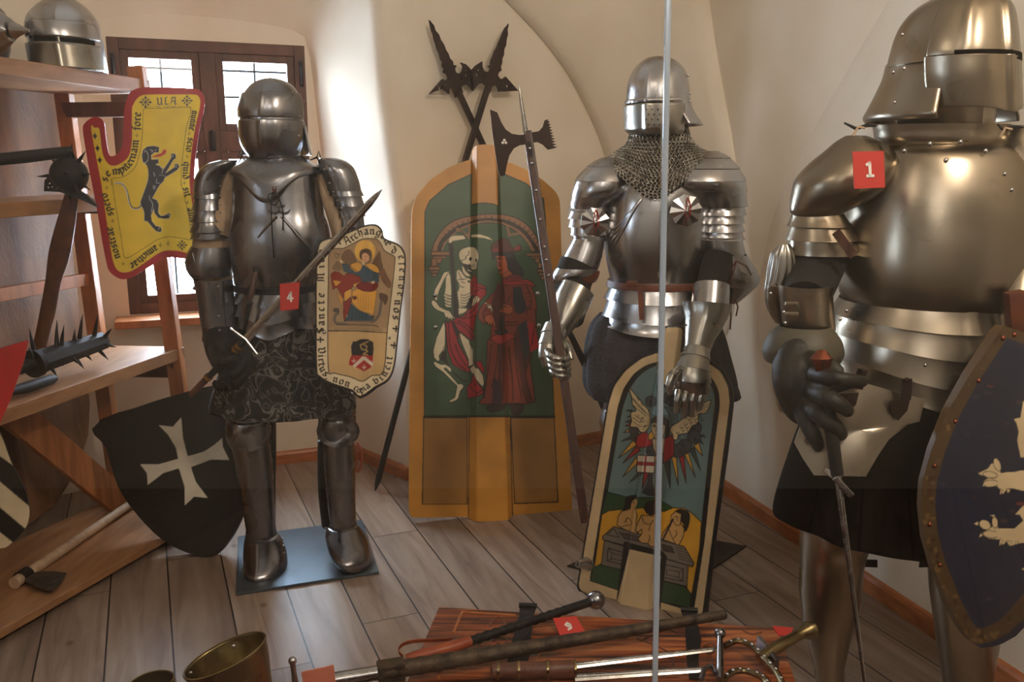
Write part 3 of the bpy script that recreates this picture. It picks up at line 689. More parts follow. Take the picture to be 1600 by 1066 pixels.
    a.poly(K, [580, 200, 640, 170, 600, 330, 540, 400, 520, 330]); a.poly(W, [585, 360, 600, 300, 620, 230, 655, 195, 690, 215, 712, 250, 690, 280, 650, 310, 620, 335, 600, 340], line=.9); a.lines(K, 1, [650, 215, 640, 270, 615, 320], [680, 225, 670, 275, 640, 320], smooth=False)
    a.lines(K, 1.5, [330, 560, 450, 600, 560, 700, 620, 800], [400, 540, 520, 600, 620, 700], [400, 500, 520, 510, 650, 470], [470, 480, 600, 420, 700, 310], [620, 0, 600, 120], [680, 80, 790, 110], [600, 150, 700, 120])
    a.poly('#2e2a29', [290, 560, 350, 570, 420, 680, 400, 820, 380, 800, 330, 900, 310, 700]); a.lines(K, 1.6, [270, 560, 280, 800, 330, 1066], [380, 830, 430, 1000, 470, 1066], [320, 620, 330, 900, 400, 1066])
    a.poly(W, [205, 555, 228, 545, 232, 900, 215, 960, 130, 1040, 140, 1066, 70, 1066, 65, 1030, 90, 930, 130, 800, 190, 660], line=1.2)
    a.poly(W, [425, 700, 540, 800, 535, 830, 570, 850, 575, 960, 610, 1066, 560, 1066, 500, 950, 470, 870, 430, 790], line=1.2)
    a.T(660, 470, .1689)
    a.poly('#2e2a29', [160, 540, 215, 440, 230, 560, 300, 640, 440, 660, 460, 740, 380, 750, 300, 690, 250, 600])
    a.poly(G, [235, 555, 300, 640, 440, 670, 455, 745, 370, 730, 270, 640])
    a.poly(R_, [215, 200, 270, 200, 330, 380, 440, 600, 440, 665, 380, 650, 280, 590, 235, 470], line=1); a.lines(K, 1.6, [240, 210, 260, 440, 330, 580, 400, 640], [300, 400, 360, 540, 430, 620], [330, 380, 380, 480, 430, 560])
    a.poly(W, [105, 525, 100, 460, 130, 340, 200, 190, 213, 250, 213, 400, 190, 460, 155, 510, 160, 555, 140, 560], line=1.2)
    a.poly(W, [345, 290, 430, 365, 440, 400, 460, 450, 470, 560, 475, 590, 430, 610, 425, 540, 380, 430, 350, 350], line=1.2); a.lines(W, 1, [462, 445, 462, 540])
    a.poly(W, [100, 575, 115, 560, 170, 590, 215, 590, 260, 620, 272, 655, 255, 660, 215, 620, 200, 630, 260, 690, 330, 770, 370, 770, 385, 795, 350, 840, 330, 910, 300, 930, 245, 942, 250, 925, 300, 895, 320, 790, 280, 750, 190, 660, 120, 610], line=1.2)
    a.poly(W, [440, 625, 480, 590, 490, 620, 520, 625, 560, 690, 572, 760, 560, 800, 530, 770, 480, 710, 445, 650], line=1.2)
    a.poly('#b5232a', [490, 570, 540, 555, 575, 640, 570, 680, 540, 640, 500, 600], line=1); a.poly('#b5232a', [415, 790, 450, 760, 470, 670, 520, 780, 565, 820, 560, 860, 500, 890, 420, 905], line=1.2); a.lines(K, 1.3, [430, 790, 500, 850, 560, 820], [470, 740, 490, 800], [490, 880, 540, 830])
    # the gentleman in the red robe
    Rb = '#8e3d2c'; Rd = '#5a2a26'
    a.poly(Rb, [600, 370, 630, 330, 640, 200, 560, 215, 520, 170, 515, 110, 550, 40, 640, -60, 720, -140, 780, -170, 900, -200, 990, -180, 1040, -60, 1060, 60, 1050, 190, 1080, 430, 1010, 440, 1000, 600, 1040, 900, 1045, 930, 960, 960, 880, 950, 560, 960, 520, 945, 560, 900, 590, 700], line=1.3)
    a.poly(Rd, [700, 400, 760, 380, 730, 700, 740, 940, 690, 940, 700, 700]); a.poly(Rd, [870, 240, 960, 260, 1000, 440, 1000, 540, 950, 700, 1030, 930, 960, 960, 920, 850, 890, 600, 850, 400]); a.poly('#32343a', [880, 230, 960, 180, 980, 300, 990, 500, 940, 560, 915, 400])
    a.poly('#c02a2c', [975, 190, 1035, 210, 1080, 430, 1000, 480]); a.lines(K, 1.5, [1040, 230, 1010, 420], [1040, 80, 1060, 190])
    a.lines(K, 1.4, [640, 400, 600, 700, 570, 900], [700, 420, 680, 620, 640, 800], [760, 420, 750, 700, 740, 940], [800, 420, 830, 700, 840, 930], [850, 300, 870, 600, 920, 930], [760, 200, 880, 200], [760, 230, 880, 225], [930, 500, 960, 700, 1000, 900], [620, 360, 700, 370], [980, 60, 960, 130])
    a.poly(Rd, [640, 20, 690, -160, 760, -170, 770, 100, 760, 180, 680, 260, 660, 180]); a.lines(K, 1.5, [600, 60, 560, 120, 580, 190], [880, -150, 900, 0, 880, 120], [960, -140, 1010, -20, 990, 80])
    a.poly('#3a2b2b', [590, 985, 680, 945, 770, 960, 760, 1000, 700, 1020, 640, 1035, 600, 1015], line=1); a.poly('#3a2b2b', [800, 960, 940, 950, 930, 1020, 880, 1066, 830, 1050], line=1); a.poly('#463036', [660, 700, 720, 760, 730, 950, 640, 950])
    a.poly('#b5362f', [640, 340, 700, 310, 820, 305, 850, 335, 800, 370, 740, 400, 670, 390], True, 1); a.poly('#20201f', [665, 280, 700, 260, 720, 150, 750, 150, 760, 250, 790, 290, 740, 320, 690, 315], line=.8)
    S_ = '#c4663f'
    a.poly(S_, [570, 160, 600, 130, 640, 125, 665, 170, 680, 240, 655, 235, 650, 200, 640, 245, 625, 205, 615, 235, 600, 195, 590, 205], line=1); a.poly(S_, [835, 60, 840, 100, 800, 128, 760, 115, 710, 100, 705, 85, 750, 80, 720, 70, 740, 55, 790, 60, 730, 40, 745, 28, 800, 35], line=1)
    a.poly(W, [570, 10, 640, 45, 650, 100, 640, 102, 630, 75, 610, 70, 595, 50, 620, 45, 575, 25], line=.8)
    a.T(745, 370, .11257)
    a.poly('#35353c', [400, 250, 430, 60, 500, 180, 540, 320, 620, 450, 650, 540, 560, 540, 500, 520, 440, 470, 420, 330], True, 1); a.poly(Rd, [200, 190, 200, 130, 260, 70, 330, 30, 400, 20, 450, 60, 470, 130, 530, 150, 590, 105, 620, 150, 600, 200, 540, 210, 430, 220, 350, 215, 220, 215], True, 1)
    a.poly('#8a3430', [220, 170, 300, 165, 310, 205, 225, 212]); a.poly('#8a3430', [510, 150, 590, 115, 608, 165, 590, 195, 530, 195]); a.poly('#2c2b30', [200, 215, 420, 215, 430, 260, 260, 262, 240, 340, 205, 300])
    a.poly(S_, [262, 268, 395, 268, 420, 350, 435, 450, 500, 515, 440, 560, 365, 570, 350, 530, 320, 520, 300, 460, 285, 430, 280, 330], line=1); a.poly(K, [280, 290, 330, 280, 335, 310, 290, 320]); a.line(K, [350, 300, 400, 305], 1.1)
    a.poly('#6a2a22', [290, 350, 310, 340, 330, 410, 300, 420]); a.poly(K, [300, 455, 350, 450, 340, 475, 310, 485]); a.lines(K, .8, [325, 300, 330, 410], [355, 525, 450, 470])
    a.poly('#b0332e', [350, 580, 420, 590, 520, 570, 600, 590, 720, 600, 780, 640, 820, 700, 780, 690, 700, 660, 560, 670, 440, 680, 360, 660], line=1.1); a.poly('#7e3033', [360, 570, 480, 520, 600, 540, 640, 590, 500, 600]); a.line(K, [380, 620, 560, 610, 700, 640], 1, True)
    a.poly('#2d2a30', [500, 700, 620, 690, 640, 800, 700, 1000, 640, 1066, 540, 1066, 500, 900]); a.line(K, [360, 700, 360, 1000], 1.2); a.line(K, [480, 800, 430, 900], 1.1)
    [a.line(Rd, [660+k*20, 770+k*60, 760, 800+k*50], 1.6) for k in range(5)]
    p0 = P(765, 808, 3.56); top = P(765, 232, 3.86); p0.z = .0; side = Vector((1, .22, 0)); n = side.cross(top-p0)
    def relief(X, Y):
        t = (Y-230)/580; c = 757+10*t; hw = 20+14*t; u = np.clip(np.abs(X-c)/hw, 0, 1.2); f = np.clip((1.08-u)/.42, 0, 1); f = f*f*(3-2*f); return .045*f
    T_ = thing('pavise_shield', (p0.x, p0.y, 0), 'tall green arched shield with orange frame painted with skeleton and red-robed man', 'shield')
    painted('pavise', soft(O, 4), p0, n, a, T_, relief, edge='#b57a2a')
    nn = n.normalized(); nn = nn if nn.y < 0 else -nn
    for x, y in ((679.5, 462), (680.5, 512), (840, 459), (842, 509)):
        mb = MB(); q = PL(x, y, p0, n); mb.tube([q, q+nn*.004, q+nn*.006], [.0095, .0095, .006], 16); mb.ball(q+nn*.006, .0045, 10)
        mb.build('bolt', M['steel'], T_)

pavise_green()
# ------------------------------------------------------------------ pavise with cream border, angel and three bathers
def zz(ox, oy, k, pts): return [(ox+pts[i]*k, oy+pts[i+1]*k) for i in range(0, len(pts), 2)]
def pavise_white():
    O = [(901, 916), (940.5, 681), (948.5, 629), (956.6, 600), (974.8, 576), (1001, 556), (1029, 547.5), (1036, 546.5), (1040.5, 514), (1044, 511), (1063, 510), (1067, 513), (1066, 546), (1106, 562), (1130, 578), (1144, 604.5), (1146, 629), (1138, 701), (1118, 846), (1105, 962), (1100, 968),
         (1088, 968), (1058, 968), (1022, 962.5), (1010, 960.5), (966, 945.5), (959, 943), (912, 929), (903, 923)]
    C_ = '#e2c595'; a = Art(895, 500, 1152, 975, '#1c1a19')
    a.poly(C_, soft(zz(0, 0, 1, [904, 915, 943, 681, 951, 632, 960, 603, 978, 579, 1003, 560, 1029, 551, 1060, 549, 1103, 565, 1126, 581, 1138, 605, 1140, 630, 1131, 701, 1112, 846, 1097, 961, 1085, 966, 964, 942, 908, 924]), 4))
    a.poly('#1c1a19', soft(zz(0, 0, 1, [921, 908, 957, 681, 965, 636, 974, 607, 990, 584, 1008, 571, 1027, 565, 1060, 563, 1095, 578, 1114, 592, 1123, 610, 1125, 632, 1116, 701, 1101, 846, 1084, 957]), 4))
    BG = '#6d8784'
    a.poly(BG, soft(zz(0, 0, 1, [926, 906, 965, 681, 973, 638, 982, 611, 997, 589, 1012, 577, 1028, 571, 1060, 569, 1092, 584, 1108, 597, 1116, 614, 1117, 634, 1108, 701, 1093, 846, 1078, 950]), 4))
    # clouds and rays (coordinates from an enlarged view)
    a.T(960, 590, .1782)
    G2 = '#3e4a45'; Ye = '#e0a93c'; Re = '#b02c33'; Sk = '#e6cc9a'; Cl = '#4a4a4a'
    R = [(Ye, 165, 550, 200, 590, 30, 710), (Re, 195, 600, 230, 640, 75, 750), (Ye, 190, 700, 240, 720, 70, 875), (G2, 210, 830, 250, 840, 135, 920), (Re, 255, 840, 310, 830, 245, 975), (G2, 170, 500, 150, 540, 60, 560), (Ye, 140, 440, 160, 470, 80, 485), (Re, 150, 395, 140, 430, 95, 425), (G2, 155, 365, 140, 395, 95, 390), (G2, 160, 325, 140, 350, 110, 350), (G2, 160, 285, 150, 300, 105, 290),
         (G2, 440, 760, 490, 730, 490, 970), (Ye, 500, 700, 545, 700, 560, 950), (Re, 565, 690, 610, 680, 630, 930), (Ye, 615, 680, 650, 660, 710, 875), (G2, 660, 640, 700, 610, 755, 815), (Ye, 695, 600, 740, 570, 775, 690), (G2, 740, 560, 750, 540, 780, 585), (G2, 740, 510, 770, 500, 800, 525)]
    for c, *q in R: a.poly(c, q, line=1.5)
    for x, y, r in ((320, 210, 48), (470, 180, 50), (180, 520, 40), (170, 460, 42), (710, 440, 55), (700, 520, 60), (620, 600, 60), (560, 640, 60), (340, 640, 60), (420, 640, 40), (500, 210, 45)): a.disc(Cl, x, y, r, line=1.3)
    for x, y, r in ((320, 215, 20), (470, 185, 22), (710, 540, 22), (580, 650, 26), (180, 525, 16), (300, 645, 22), (690, 450, 20)): a.line(K, [(x+r*(1-t/14)*math.cos(t*.7), y+r*(1-t/14)*math.sin(t*.7)) for t in range(12)], 1.1)
    a.poly(Sk, [128, 88, 200, 170, 260, 240, 300, 290, 315, 360, 300, 440, 260, 480, 225, 475, 200, 440, 140, 430, 150, 380, 145, 310, 190, 290, 160, 240, 150, 170], True, 1.6)
    a.lines(K, 1, [150, 170, 200, 240, 270, 310], [170, 190, 250, 280, 300, 330], [160, 240, 230, 300, 280, 340], [200, 180, 215, 205], [235, 225, 250, 250], [180, 330, 220, 360, 260, 350], [160, 350, 220, 390, 270, 380], [170, 390, 230, 430, 280, 420], [200, 350, 215, 330], [230, 380, 250, 360], [250, 460, 270, 430, 290, 420])
    a.poly(Sk, [830, 200, 845, 215, 830, 260, 800, 310, 740, 330, 735, 400, 680, 430, 640, 490, 570, 500, 550, 545, 515, 540, 510, 500, 490, 470, 500, 430, 560, 390, 600, 360, 650, 330, 700, 270, 760, 240], True, 1.6)
    for k in range(26):
        u = k % 6; v = k//6; x = 540+u*36+v*12; y = 480-u*36+v*26-10*(u % 2)
        a.line(K, [x, y, x+14, y+14, x+28, y-2], 1.1, True)
    a.lines(K, 1, [700, 300, 830, 225], [710, 320, 820, 250], [720, 335, 800, 285], smooth=False)
    a.poly(Re, [190, 560, 215, 500, 270, 480, 300, 500, 320, 540, 330, 590, 280, 610, 220, 615, 195, 600], True, 1.4); a.poly(Re, [440, 520, 510, 510, 525, 560, 520, 680, 470, 730, 425, 755, 430, 650], line=1.4)
    a.poly('#7fa0ad', [340, 250, 420, 240, 500, 290, 490, 340, 440, 330, 360, 340, 325, 330], line=1); a.poly('#6a7c80', [440, 260, 500, 280, 555, 330, 550, 400, 500, 420, 490, 340], line=1.2)
    a.poly('#302724', [310, 400, 330, 360, 380, 335, 440, 345, 480, 380, 480, 510, 450, 540, 440, 420, 400, 400, 340, 400], line=1)
    a.poly('#c8b08a', [325, 410, 345, 395, 400, 400, 445, 420, 440, 480, 420, 540, 380, 570, 340, 500, 325, 460], line=1); a.lines(K, 1.2, [330, 425, 350, 415, 370, 430], [405, 435, 430, 440], [375, 430, 365, 470, 380, 480], [360, 500, 390, 505]); a.disc(K, 350, 430, 9); a.disc(K, 420, 446, 9)
    a.poly(Ye, [300, 500, 330, 470, 350, 520, 330, 545, 300, 545], line=1); a.poly('#c8b08a', [330, 540, 440, 530, 430, 660, 380, 700, 340, 620], line=1); a.poly(Ye, [350, 690, 380, 680, 385, 740, 360, 740], line=1)
    a.poly('#e8dcc0', [200, 680, 355, 690, 350, 840, 195, 830], line=1.5); a.poly(Re, [197, 738, 353, 745, 352, 775, 196, 768]); a.poly(Re, [268, 682, 285, 684, 272, 836, 256, 834]); a.line(K, [196, 738, 353, 745], .8); a.line(K, [196, 768, 353, 775], .8)
    a.poly('#3b3a3c', [305, 850, 335, 850, 330, 920, 350, 990, 360, 1040, 300, 1035, 245, 1010, 290, 920], line=1.2); a.line('#20292c', [260, 1010, 350, 1030], 1)
    # lower landscape
    a.T(900, 760, .197)
    Gd = '#31512f'; Y2 = '#e3a72e'
    a.poly(Gd, [245, 45, 400, 85, 480, 90, 620, 90, 700, 130, 760, 165, 740, 200, 600, 200, 400, 200, 200, 220], line=1.4)
    a.poly(Y2, [205, 225, 260, 195, 340, 185, 400, 190, 530, 170, 560, 200, 700, 200, 770, 170, 860, 175, 920, 215, 995, 285, 980, 500, 910, 900, 880, 800, 145, 640], line=1.4)
    a.poly(Gd, [112, 750, 140, 645, 200, 615, 350, 660, 700, 755, 870, 800, 912, 850, 905, 965, 500, 880], line=1.3)
    St = '#7f7467'
    a.poly(St, [200, 625, 225, 430, 890, 630, 880, 795, 700, 750, 350, 660], line=1.4); a.poly(St, [210, 400, 300, 320, 860, 480, 935, 610, 925, 640, 700, 570, 500, 500, 215, 425], line=1.6)
    a.poly(St, [245, 385, 300, 335, 340, 405], line=1.2); a.poly('#4a4038', [340, 365, 520, 400, 500, 440, 380, 415], line=1); a.poly('#4a4038', [680, 460, 760, 480, 780, 530, 690, 510], line=1); [a.line(St, [360+k*24, 372+k*5, 375+k*24, 410+k*4], .8) for k in range(6)]
    [a.line(K, [790+k*6, 485+k*22, 870+k*12, 505+k*24], .9) for k in range(5)]
    for q in ([255, 490, 385, 530, 380, 625, 245, 590], [700, 620, 850, 655, 845, 755, 695, 725]): a.poly(St, q, line=1.4)
    for q in ([285, 530, 370, 550, 365, 590, 280, 575], [720, 660, 820, 680, 815, 725, 715, 700]): a.poly(St, q, line=1)
    a.lines(K, 1, [255, 490, 285, 530], [245, 590, 280, 575], [850, 655, 820, 680], [845, 755, 815, 725], smooth=False)
    Fl = '#d0a262'
    a.poly('#241c1a', [390, 100, 420, 75, 480, 70, 475, 110, 440, 150, 400, 200, 365, 205, 385, 150], True); a.poly(Fl, [440, 120, 480, 90, 490, 130, 470, 180, 485, 230, 475, 290, 490, 340, 480, 380, 380, 340, 325, 310, 335, 240, 360, 200, 430, 180], line=1.4); a.lines(K, 1.1, [380, 290, 410, 250, 430, 270, 440, 300, 360, 320], [445, 130, 465, 130], [400, 250, 400, 290])
    a.poly(Fl, [480, 310, 520, 230, 600, 235, 650, 250, 665, 330, 650, 420, 630, 480, 590, 480, 570, 455, 520, 450, 490, 420, 525, 370, 520, 340, 490, 370, 470, 350], line=1.5); a.poly('#241c1a', [540, 170, 570, 120, 630, 115, 655, 150, 640, 220, 570, 225], True); a.lines(K, 1.3, [525, 240, 540, 290, 590, 300, 610, 270], [570, 455, 585, 410, 580, 390], [590, 300, 580, 350])
    a.poly('#241c1a', [770, 215, 820, 180, 890, 200, 905, 260, 880, 350, 840, 360, 850, 300, 800, 260], True); a.poly(Fl, [755, 230, 790, 200, 835, 220, 830, 290, 860, 340, 850, 400, 815, 470, 740, 440, 670, 420, 690, 370, 750, 290], line=1.4); a.lines(K, 1.2, [735, 340, 760, 400, 790, 460], [790, 350, 800, 380, 775, 410], [780, 240, 810, 245], [770, 270, 800, 310, 830, 300], [800, 250, 805, 275])
    a.line('#2a1d18', [690, 420, 770, 260], 3)
    a.T(0, 0, 1)
    a.poly('#1c1a19', [975, 846, 1036, 862, 1042, 870, 1030, 968, 962, 948]); a.poly(C_, [984, 858.5, 1033, 870, 1028, 900, 1021, 964, 962, 948])
    a.poly('#1c1a19', [1038, 540, 1026, 606, 1058, 606, 1064, 540]); a.poly(C_, [1041, 505, 1029, 601, 1058, 600, 1068, 505])
    pa, pb = PZ(903, 924, .0), PZ(1105, 968, .0); top = P(1052, 512, 2.80); n = (pb-pa).cross(top-pa)
    T_ = thing('pavise_shield', ((pa+pb)/2), 'cream-bordered arched shield with winged angel and three bathers, propped before middle armour', 'shield')
    def relief(X, Y):
        c = 1053-(Y-513)*.139; hw = 15+16*(Y-513)/450; u = np.abs(X-c)/hw; f = np.clip((1.1-u)/.5, 0, 1); return .026*f*f*(3-2*f)
    painted('pavise', soft(O, 4), pa, n, a, T_, relief, edge='#1c1a19', th=.014)
pavise_white()
# ------------------------------------------------------------------ small targe with the archangel
def targe():
    O = smooth_closed([(497, 383), (506.7, 373.6), (525, 370), (547.5, 361), (570, 352), (587, 351), (596.7, 359.5), (600, 372), (620.6, 380.6), (630.5, 390.5), (634, 406), (632, 442.5), (626, 487.5), (622, 527), (616.4, 572), (606.6, 594), (587, 605.6), (563, 621), (550, 611), (516.6, 600), (498, 589), (493.5, 577.5), (492.6, 499), (493.5, 414)], 3)
    a = Art(486, 345, 640, 627, '#1c1611', 4)
    cx, cy = 564, 486
    a.poly('#e9d8b4', [(cx+(x-cx)*.968, cy+(y-cy)*.982) for x, y in O])
    I = smooth_closed([(515, 393), (536, 388.5), (553, 380), (567, 373.6), (587, 373.6), (595, 380.6), (601, 392), (615, 400), (617, 409), (612, 456.6), (605, 518), (599.5, 580), (581, 587), (566, 596), (547.5, 589), (522, 583), (513, 577.5), (512, 499), (513, 442.5)], 3)
    a.poly('#d2ae78', I, line=1.5, lc='#241a14'); a.poly('#a98a66', [p for p in I if p[1] < 517.5] and sorted_clip(I, 517.5), line=1.2, lc='#241a14')
    a.T(500, 370, .11257)
    W = '#e3c9a4'
    a.poly('#7a5c42', [300, 300, 340, 210, 400, 180, 450, 215, 500, 320, 480, 400, 400, 400], True, .6, '#4a3424'); a.poly('#6e4f38', [730, 370, 800, 240, 830, 210, 850, 330, 870, 420, 830, 480, 760, 420], True, .6, '#4a3424')
    a.poly('#80573a', [830, 470, 880, 440, 930, 540, 990, 660, 960, 710, 890, 650, 840, 560], True, .6, '#4a3424'); a.lines('#4a3020', .8, [850, 520, 930, 660], [880, 500, 970, 650], [870, 600, 900, 640])
    a.disc('#e6b554', 625, 200, 145, 155); a.poly('#5b4330', [550, 220, 580, 180, 650, 165, 710, 200, 720, 290, 690, 350, 640, 360, 590, 330, 550, 290], True); a.poly('#e8b48c', [585, 250, 640, 225, 690, 290, 670, 340, 625, 355, 590, 330], True); a.lines('#5b3020', .7, [615, 270, 645, 275], [665, 295, 690, 300], [615, 320, 640, 330]); a.poly(W, [580, 345, 615, 350, 620, 390, 590, 400])
    a.poly('#e0a648', [420, 400, 470, 365, 540, 360, 590, 410, 560, 470, 520, 505, 460, 490, 430, 450], True, .5); a.poly('#e0a648', [630, 390, 690, 370, 760, 390, 810, 440, 820, 500, 760, 490, 690, 450], True, .5); a.line('#5a2018', [410, 400, 530, 500], 1.2)
    a.poly('#3a5360', [560, 470, 600, 390, 650, 430, 760, 490, 820, 510, 820, 630, 720, 620, 580, 630, 500, 540, 330, 480, 300, 380, 360, 370, 430, 440, 500, 500], line=.6); a.poly(W, [270, 320, 300, 325, 315, 360, 285, 360])
    a.lines('#5c4a3a', 1.1, [200, 250, 230, 230, 260, 260, 230, 300, 210, 270], [240, 250, 280, 240], [220, 350, 250, 400, 300, 460], [170, 430, 200, 420, 260, 450]); a.poly('#7d6549', [215, 360, 270, 340, 300, 460, 230, 470, 170, 440], True)
    a.poly('#8e2f22', [150, 520, 200, 480, 260, 490, 340, 550, 360, 510, 440, 510, 560, 560, 580, 625, 470, 650, 440, 720, 400, 730, 340, 780, 340, 900, 320, 1050, 340, 1200, 370, 1050, 440, 900, 430, 840, 330, 860, 230, 700, 180, 740, 160, 640], line=.6)
    a.poly('#d99c3e', [180, 600, 300, 620, 250, 670, 215, 690, 190, 640], line=.5); a.poly('#d99c3e', [230, 760, 310, 850, 310, 960, 290, 940], line=.4); a.poly('#e0a648', [340, 770, 430, 720, 440, 820, 350, 900, 335, 860], line=.4); a.poly('#e0a648', [460, 660, 580, 620, 540, 660, 470, 700], line=.4)
    a.poly('#7e2220', [500, 680, 580, 630, 720, 640, 800, 640, 800, 700, 740, 750, 640, 765, 560, 740], True, .5); a.poly(W, [720, 620, 760, 615, 750, 650, 715, 650])
    a.poly('#e3a63f', [450, 760, 520, 720, 600, 755, 700, 765, 790, 740, 770, 900, 740, 1090, 680, 1060, 600, 1060, 520, 1000, 440, 900], line=.5); [a.line('#a8702a', [520+k*38, 800+k*6, 540+k*34, 1020], .7) for k in range(6)]; a.poly('#5b1f18', [440, 830, 500, 820, 520, 860, 470, 880])
    a.poly('#8e2f22', [320, 900, 440, 900, 400, 1060, 370, 1080, 330, 1040], line=.4)
    a.T(500, 450, .11257)
    a.poly('#34505e', [430, 220, 520, 300, 640, 350, 700, 390, 760, 390, 720, 460, 400, 450, 330, 470, 380, 400, 400, 320], line=.6); [a.line('#22343e', [450+k*50, 300+k*14, 440+k*50, 440], .8) for k in range(5)]
    a.line('#6a6157', [205, 320, 240, 300, 250, 350, 215, 380, 200, 440, 230, 490, 330, 490, 450, 470, 700, 470, 790, 420, 830, 330, 850, 200, 870, 120], 4.2, True); a.line('#b98d6c', [330, 478, 700, 478], 1.6); a.line('#241a14', [230, 512, 400, 512, 740, 520, 820, 560], 1.2, True); a.poly('#5b4030', [820, 80, 860, 70, 940, 110, 930, 200, 900, 240, 870, 180, 830, 160], True); a.disc('#5a5248', 225, 310, 42, 30, .6)
    a.poly('#b89a72', [190, 530, 920, 560, 930, 615, 740, 600, 125, 590, 130, 560]); a.line('#241a14', [125, 592, 500, 600, 935, 625], 1.3); [a.line('#5a4530', [200+k*16, 540+k*.6, 202+k*16, 585+k*.8], .5) for k in range(42)]
    a.poly('#211d1f', [430, 810, 460, 740, 500, 745, 560, 710, 660, 710, 740, 755, 745, 860, 735, 940, 440, 935]); a.poly('#b23128', [440, 935, 735, 940, 730, 1066, 700, 1110, 610, 1160, 520, 1110, 400, 1066, 410, 990])
    a.poly('#ddd0bd', [590, 950, 630, 955, 735, 1050, 730, 1095, 610, 1000, 480, 1110, 450, 1080]); a.lines('#c9a35c', 1.6, [560, 790, 670, 745], [560, 800, 580, 850, 620, 860, 660, 880, 600, 920, 660, 930], [610, 790, 650, 810, 640, 850])
    for x, y in ((468, 1010), (612, 1100), (715, 1040)): a.line('#e8ddcc', [x, y-30, x, y+30], 1); a.line('#e8ddcc', [x-26, y-5, x-14, y+12, x, y, x+14, y+12, x+26, y-5], .9, True)
    a.T(0, 0, 1); X = '#231811'
    a.text(X, [(507, 489), (507, 400), (510, 388)], 'cte Mich', 8.6); a.text(X, [(507, 523), (507, 489)], 'San', 8.6)
    a.text(X, [(509, 400), (517, 387), (535, 381)], 'ael', 7.5)
    a.text(X, [(541, 384), (552, 377), (567, 368), (585, 367), (597, 374), (604, 386)], 'Archangele', 8.6, nib=.33); a.text(X, [(608, 394), (622, 402), (624, 425), (620, 465)], 'defende', 8, nib=.33)
    a.text(X, [(617, 466), (613, 501)], 'nos', 8.6); a.text(X, [(506, 536), (506, 525)], '+', 9); a.text(X, [(614, 508), (613, 520)], '+', 9); a.text(X, [(611, 534), (610, 546)], '+', 9)
    a.text(X, [(505, 541), (504, 570), (507, 583), (514, 594)][::1], 'Virtus,', 8) if 0 else None
    def rev(path, s, h): a.text(X, path, s, h, nib=.34)
    rev([(497, 541), (497.5, 570), (502, 583), (512, 594)], 'Virtus,', 8.4); rev([(518, 596), (530, 600), (546, 606)], 'non', 8); rev([(551, 608), (563, 615), (575, 608), (580, 604)], 'copia', 7.6); rev([(584, 602), (600, 593), (610, 575), (614, 556)], 'vincit', 8)
    p0 = P(563, 490, 2.83); n = Vector((.22, -1, .06))
    T_ = thing('targe_shield', P(563, 620, 2.83), 'small cream shield with archangel picture and blackletter border on left armour arm', 'shield')
    def relief(X_, Y_): return .02*np.clip(1-((X_-566)/75)**2, -.3, 1) + .012*np.exp(-((X_-578)/9)**2)
    painted('targe', O, p0, n, a, T_, relief, step=.62, th=.012, edge='#1c1611')
    mb = MB()
    for x, y in ((508, 518), (609, 527)):
        q = PL(x, y, p0, n) + Vector((0, -.012, 0)); b = MB(); b.ball(q, .006, 10); b.build('bolt', M['steel'], T_)
def sorted_clip(I, ymax):
    out = []; n = len(I)
    for i in range(n):
        a, b = I[i], I[(i+1) % n]
        if a[1] <= ymax: out.append(a)
        if (a[1] <= ymax) != (b[1] <= ymax): t = (ymax-a[1])/(b[1]-a[1]); out.append((a[0]+(b[0]-a[0])*t, ymax))
    return out
targe()
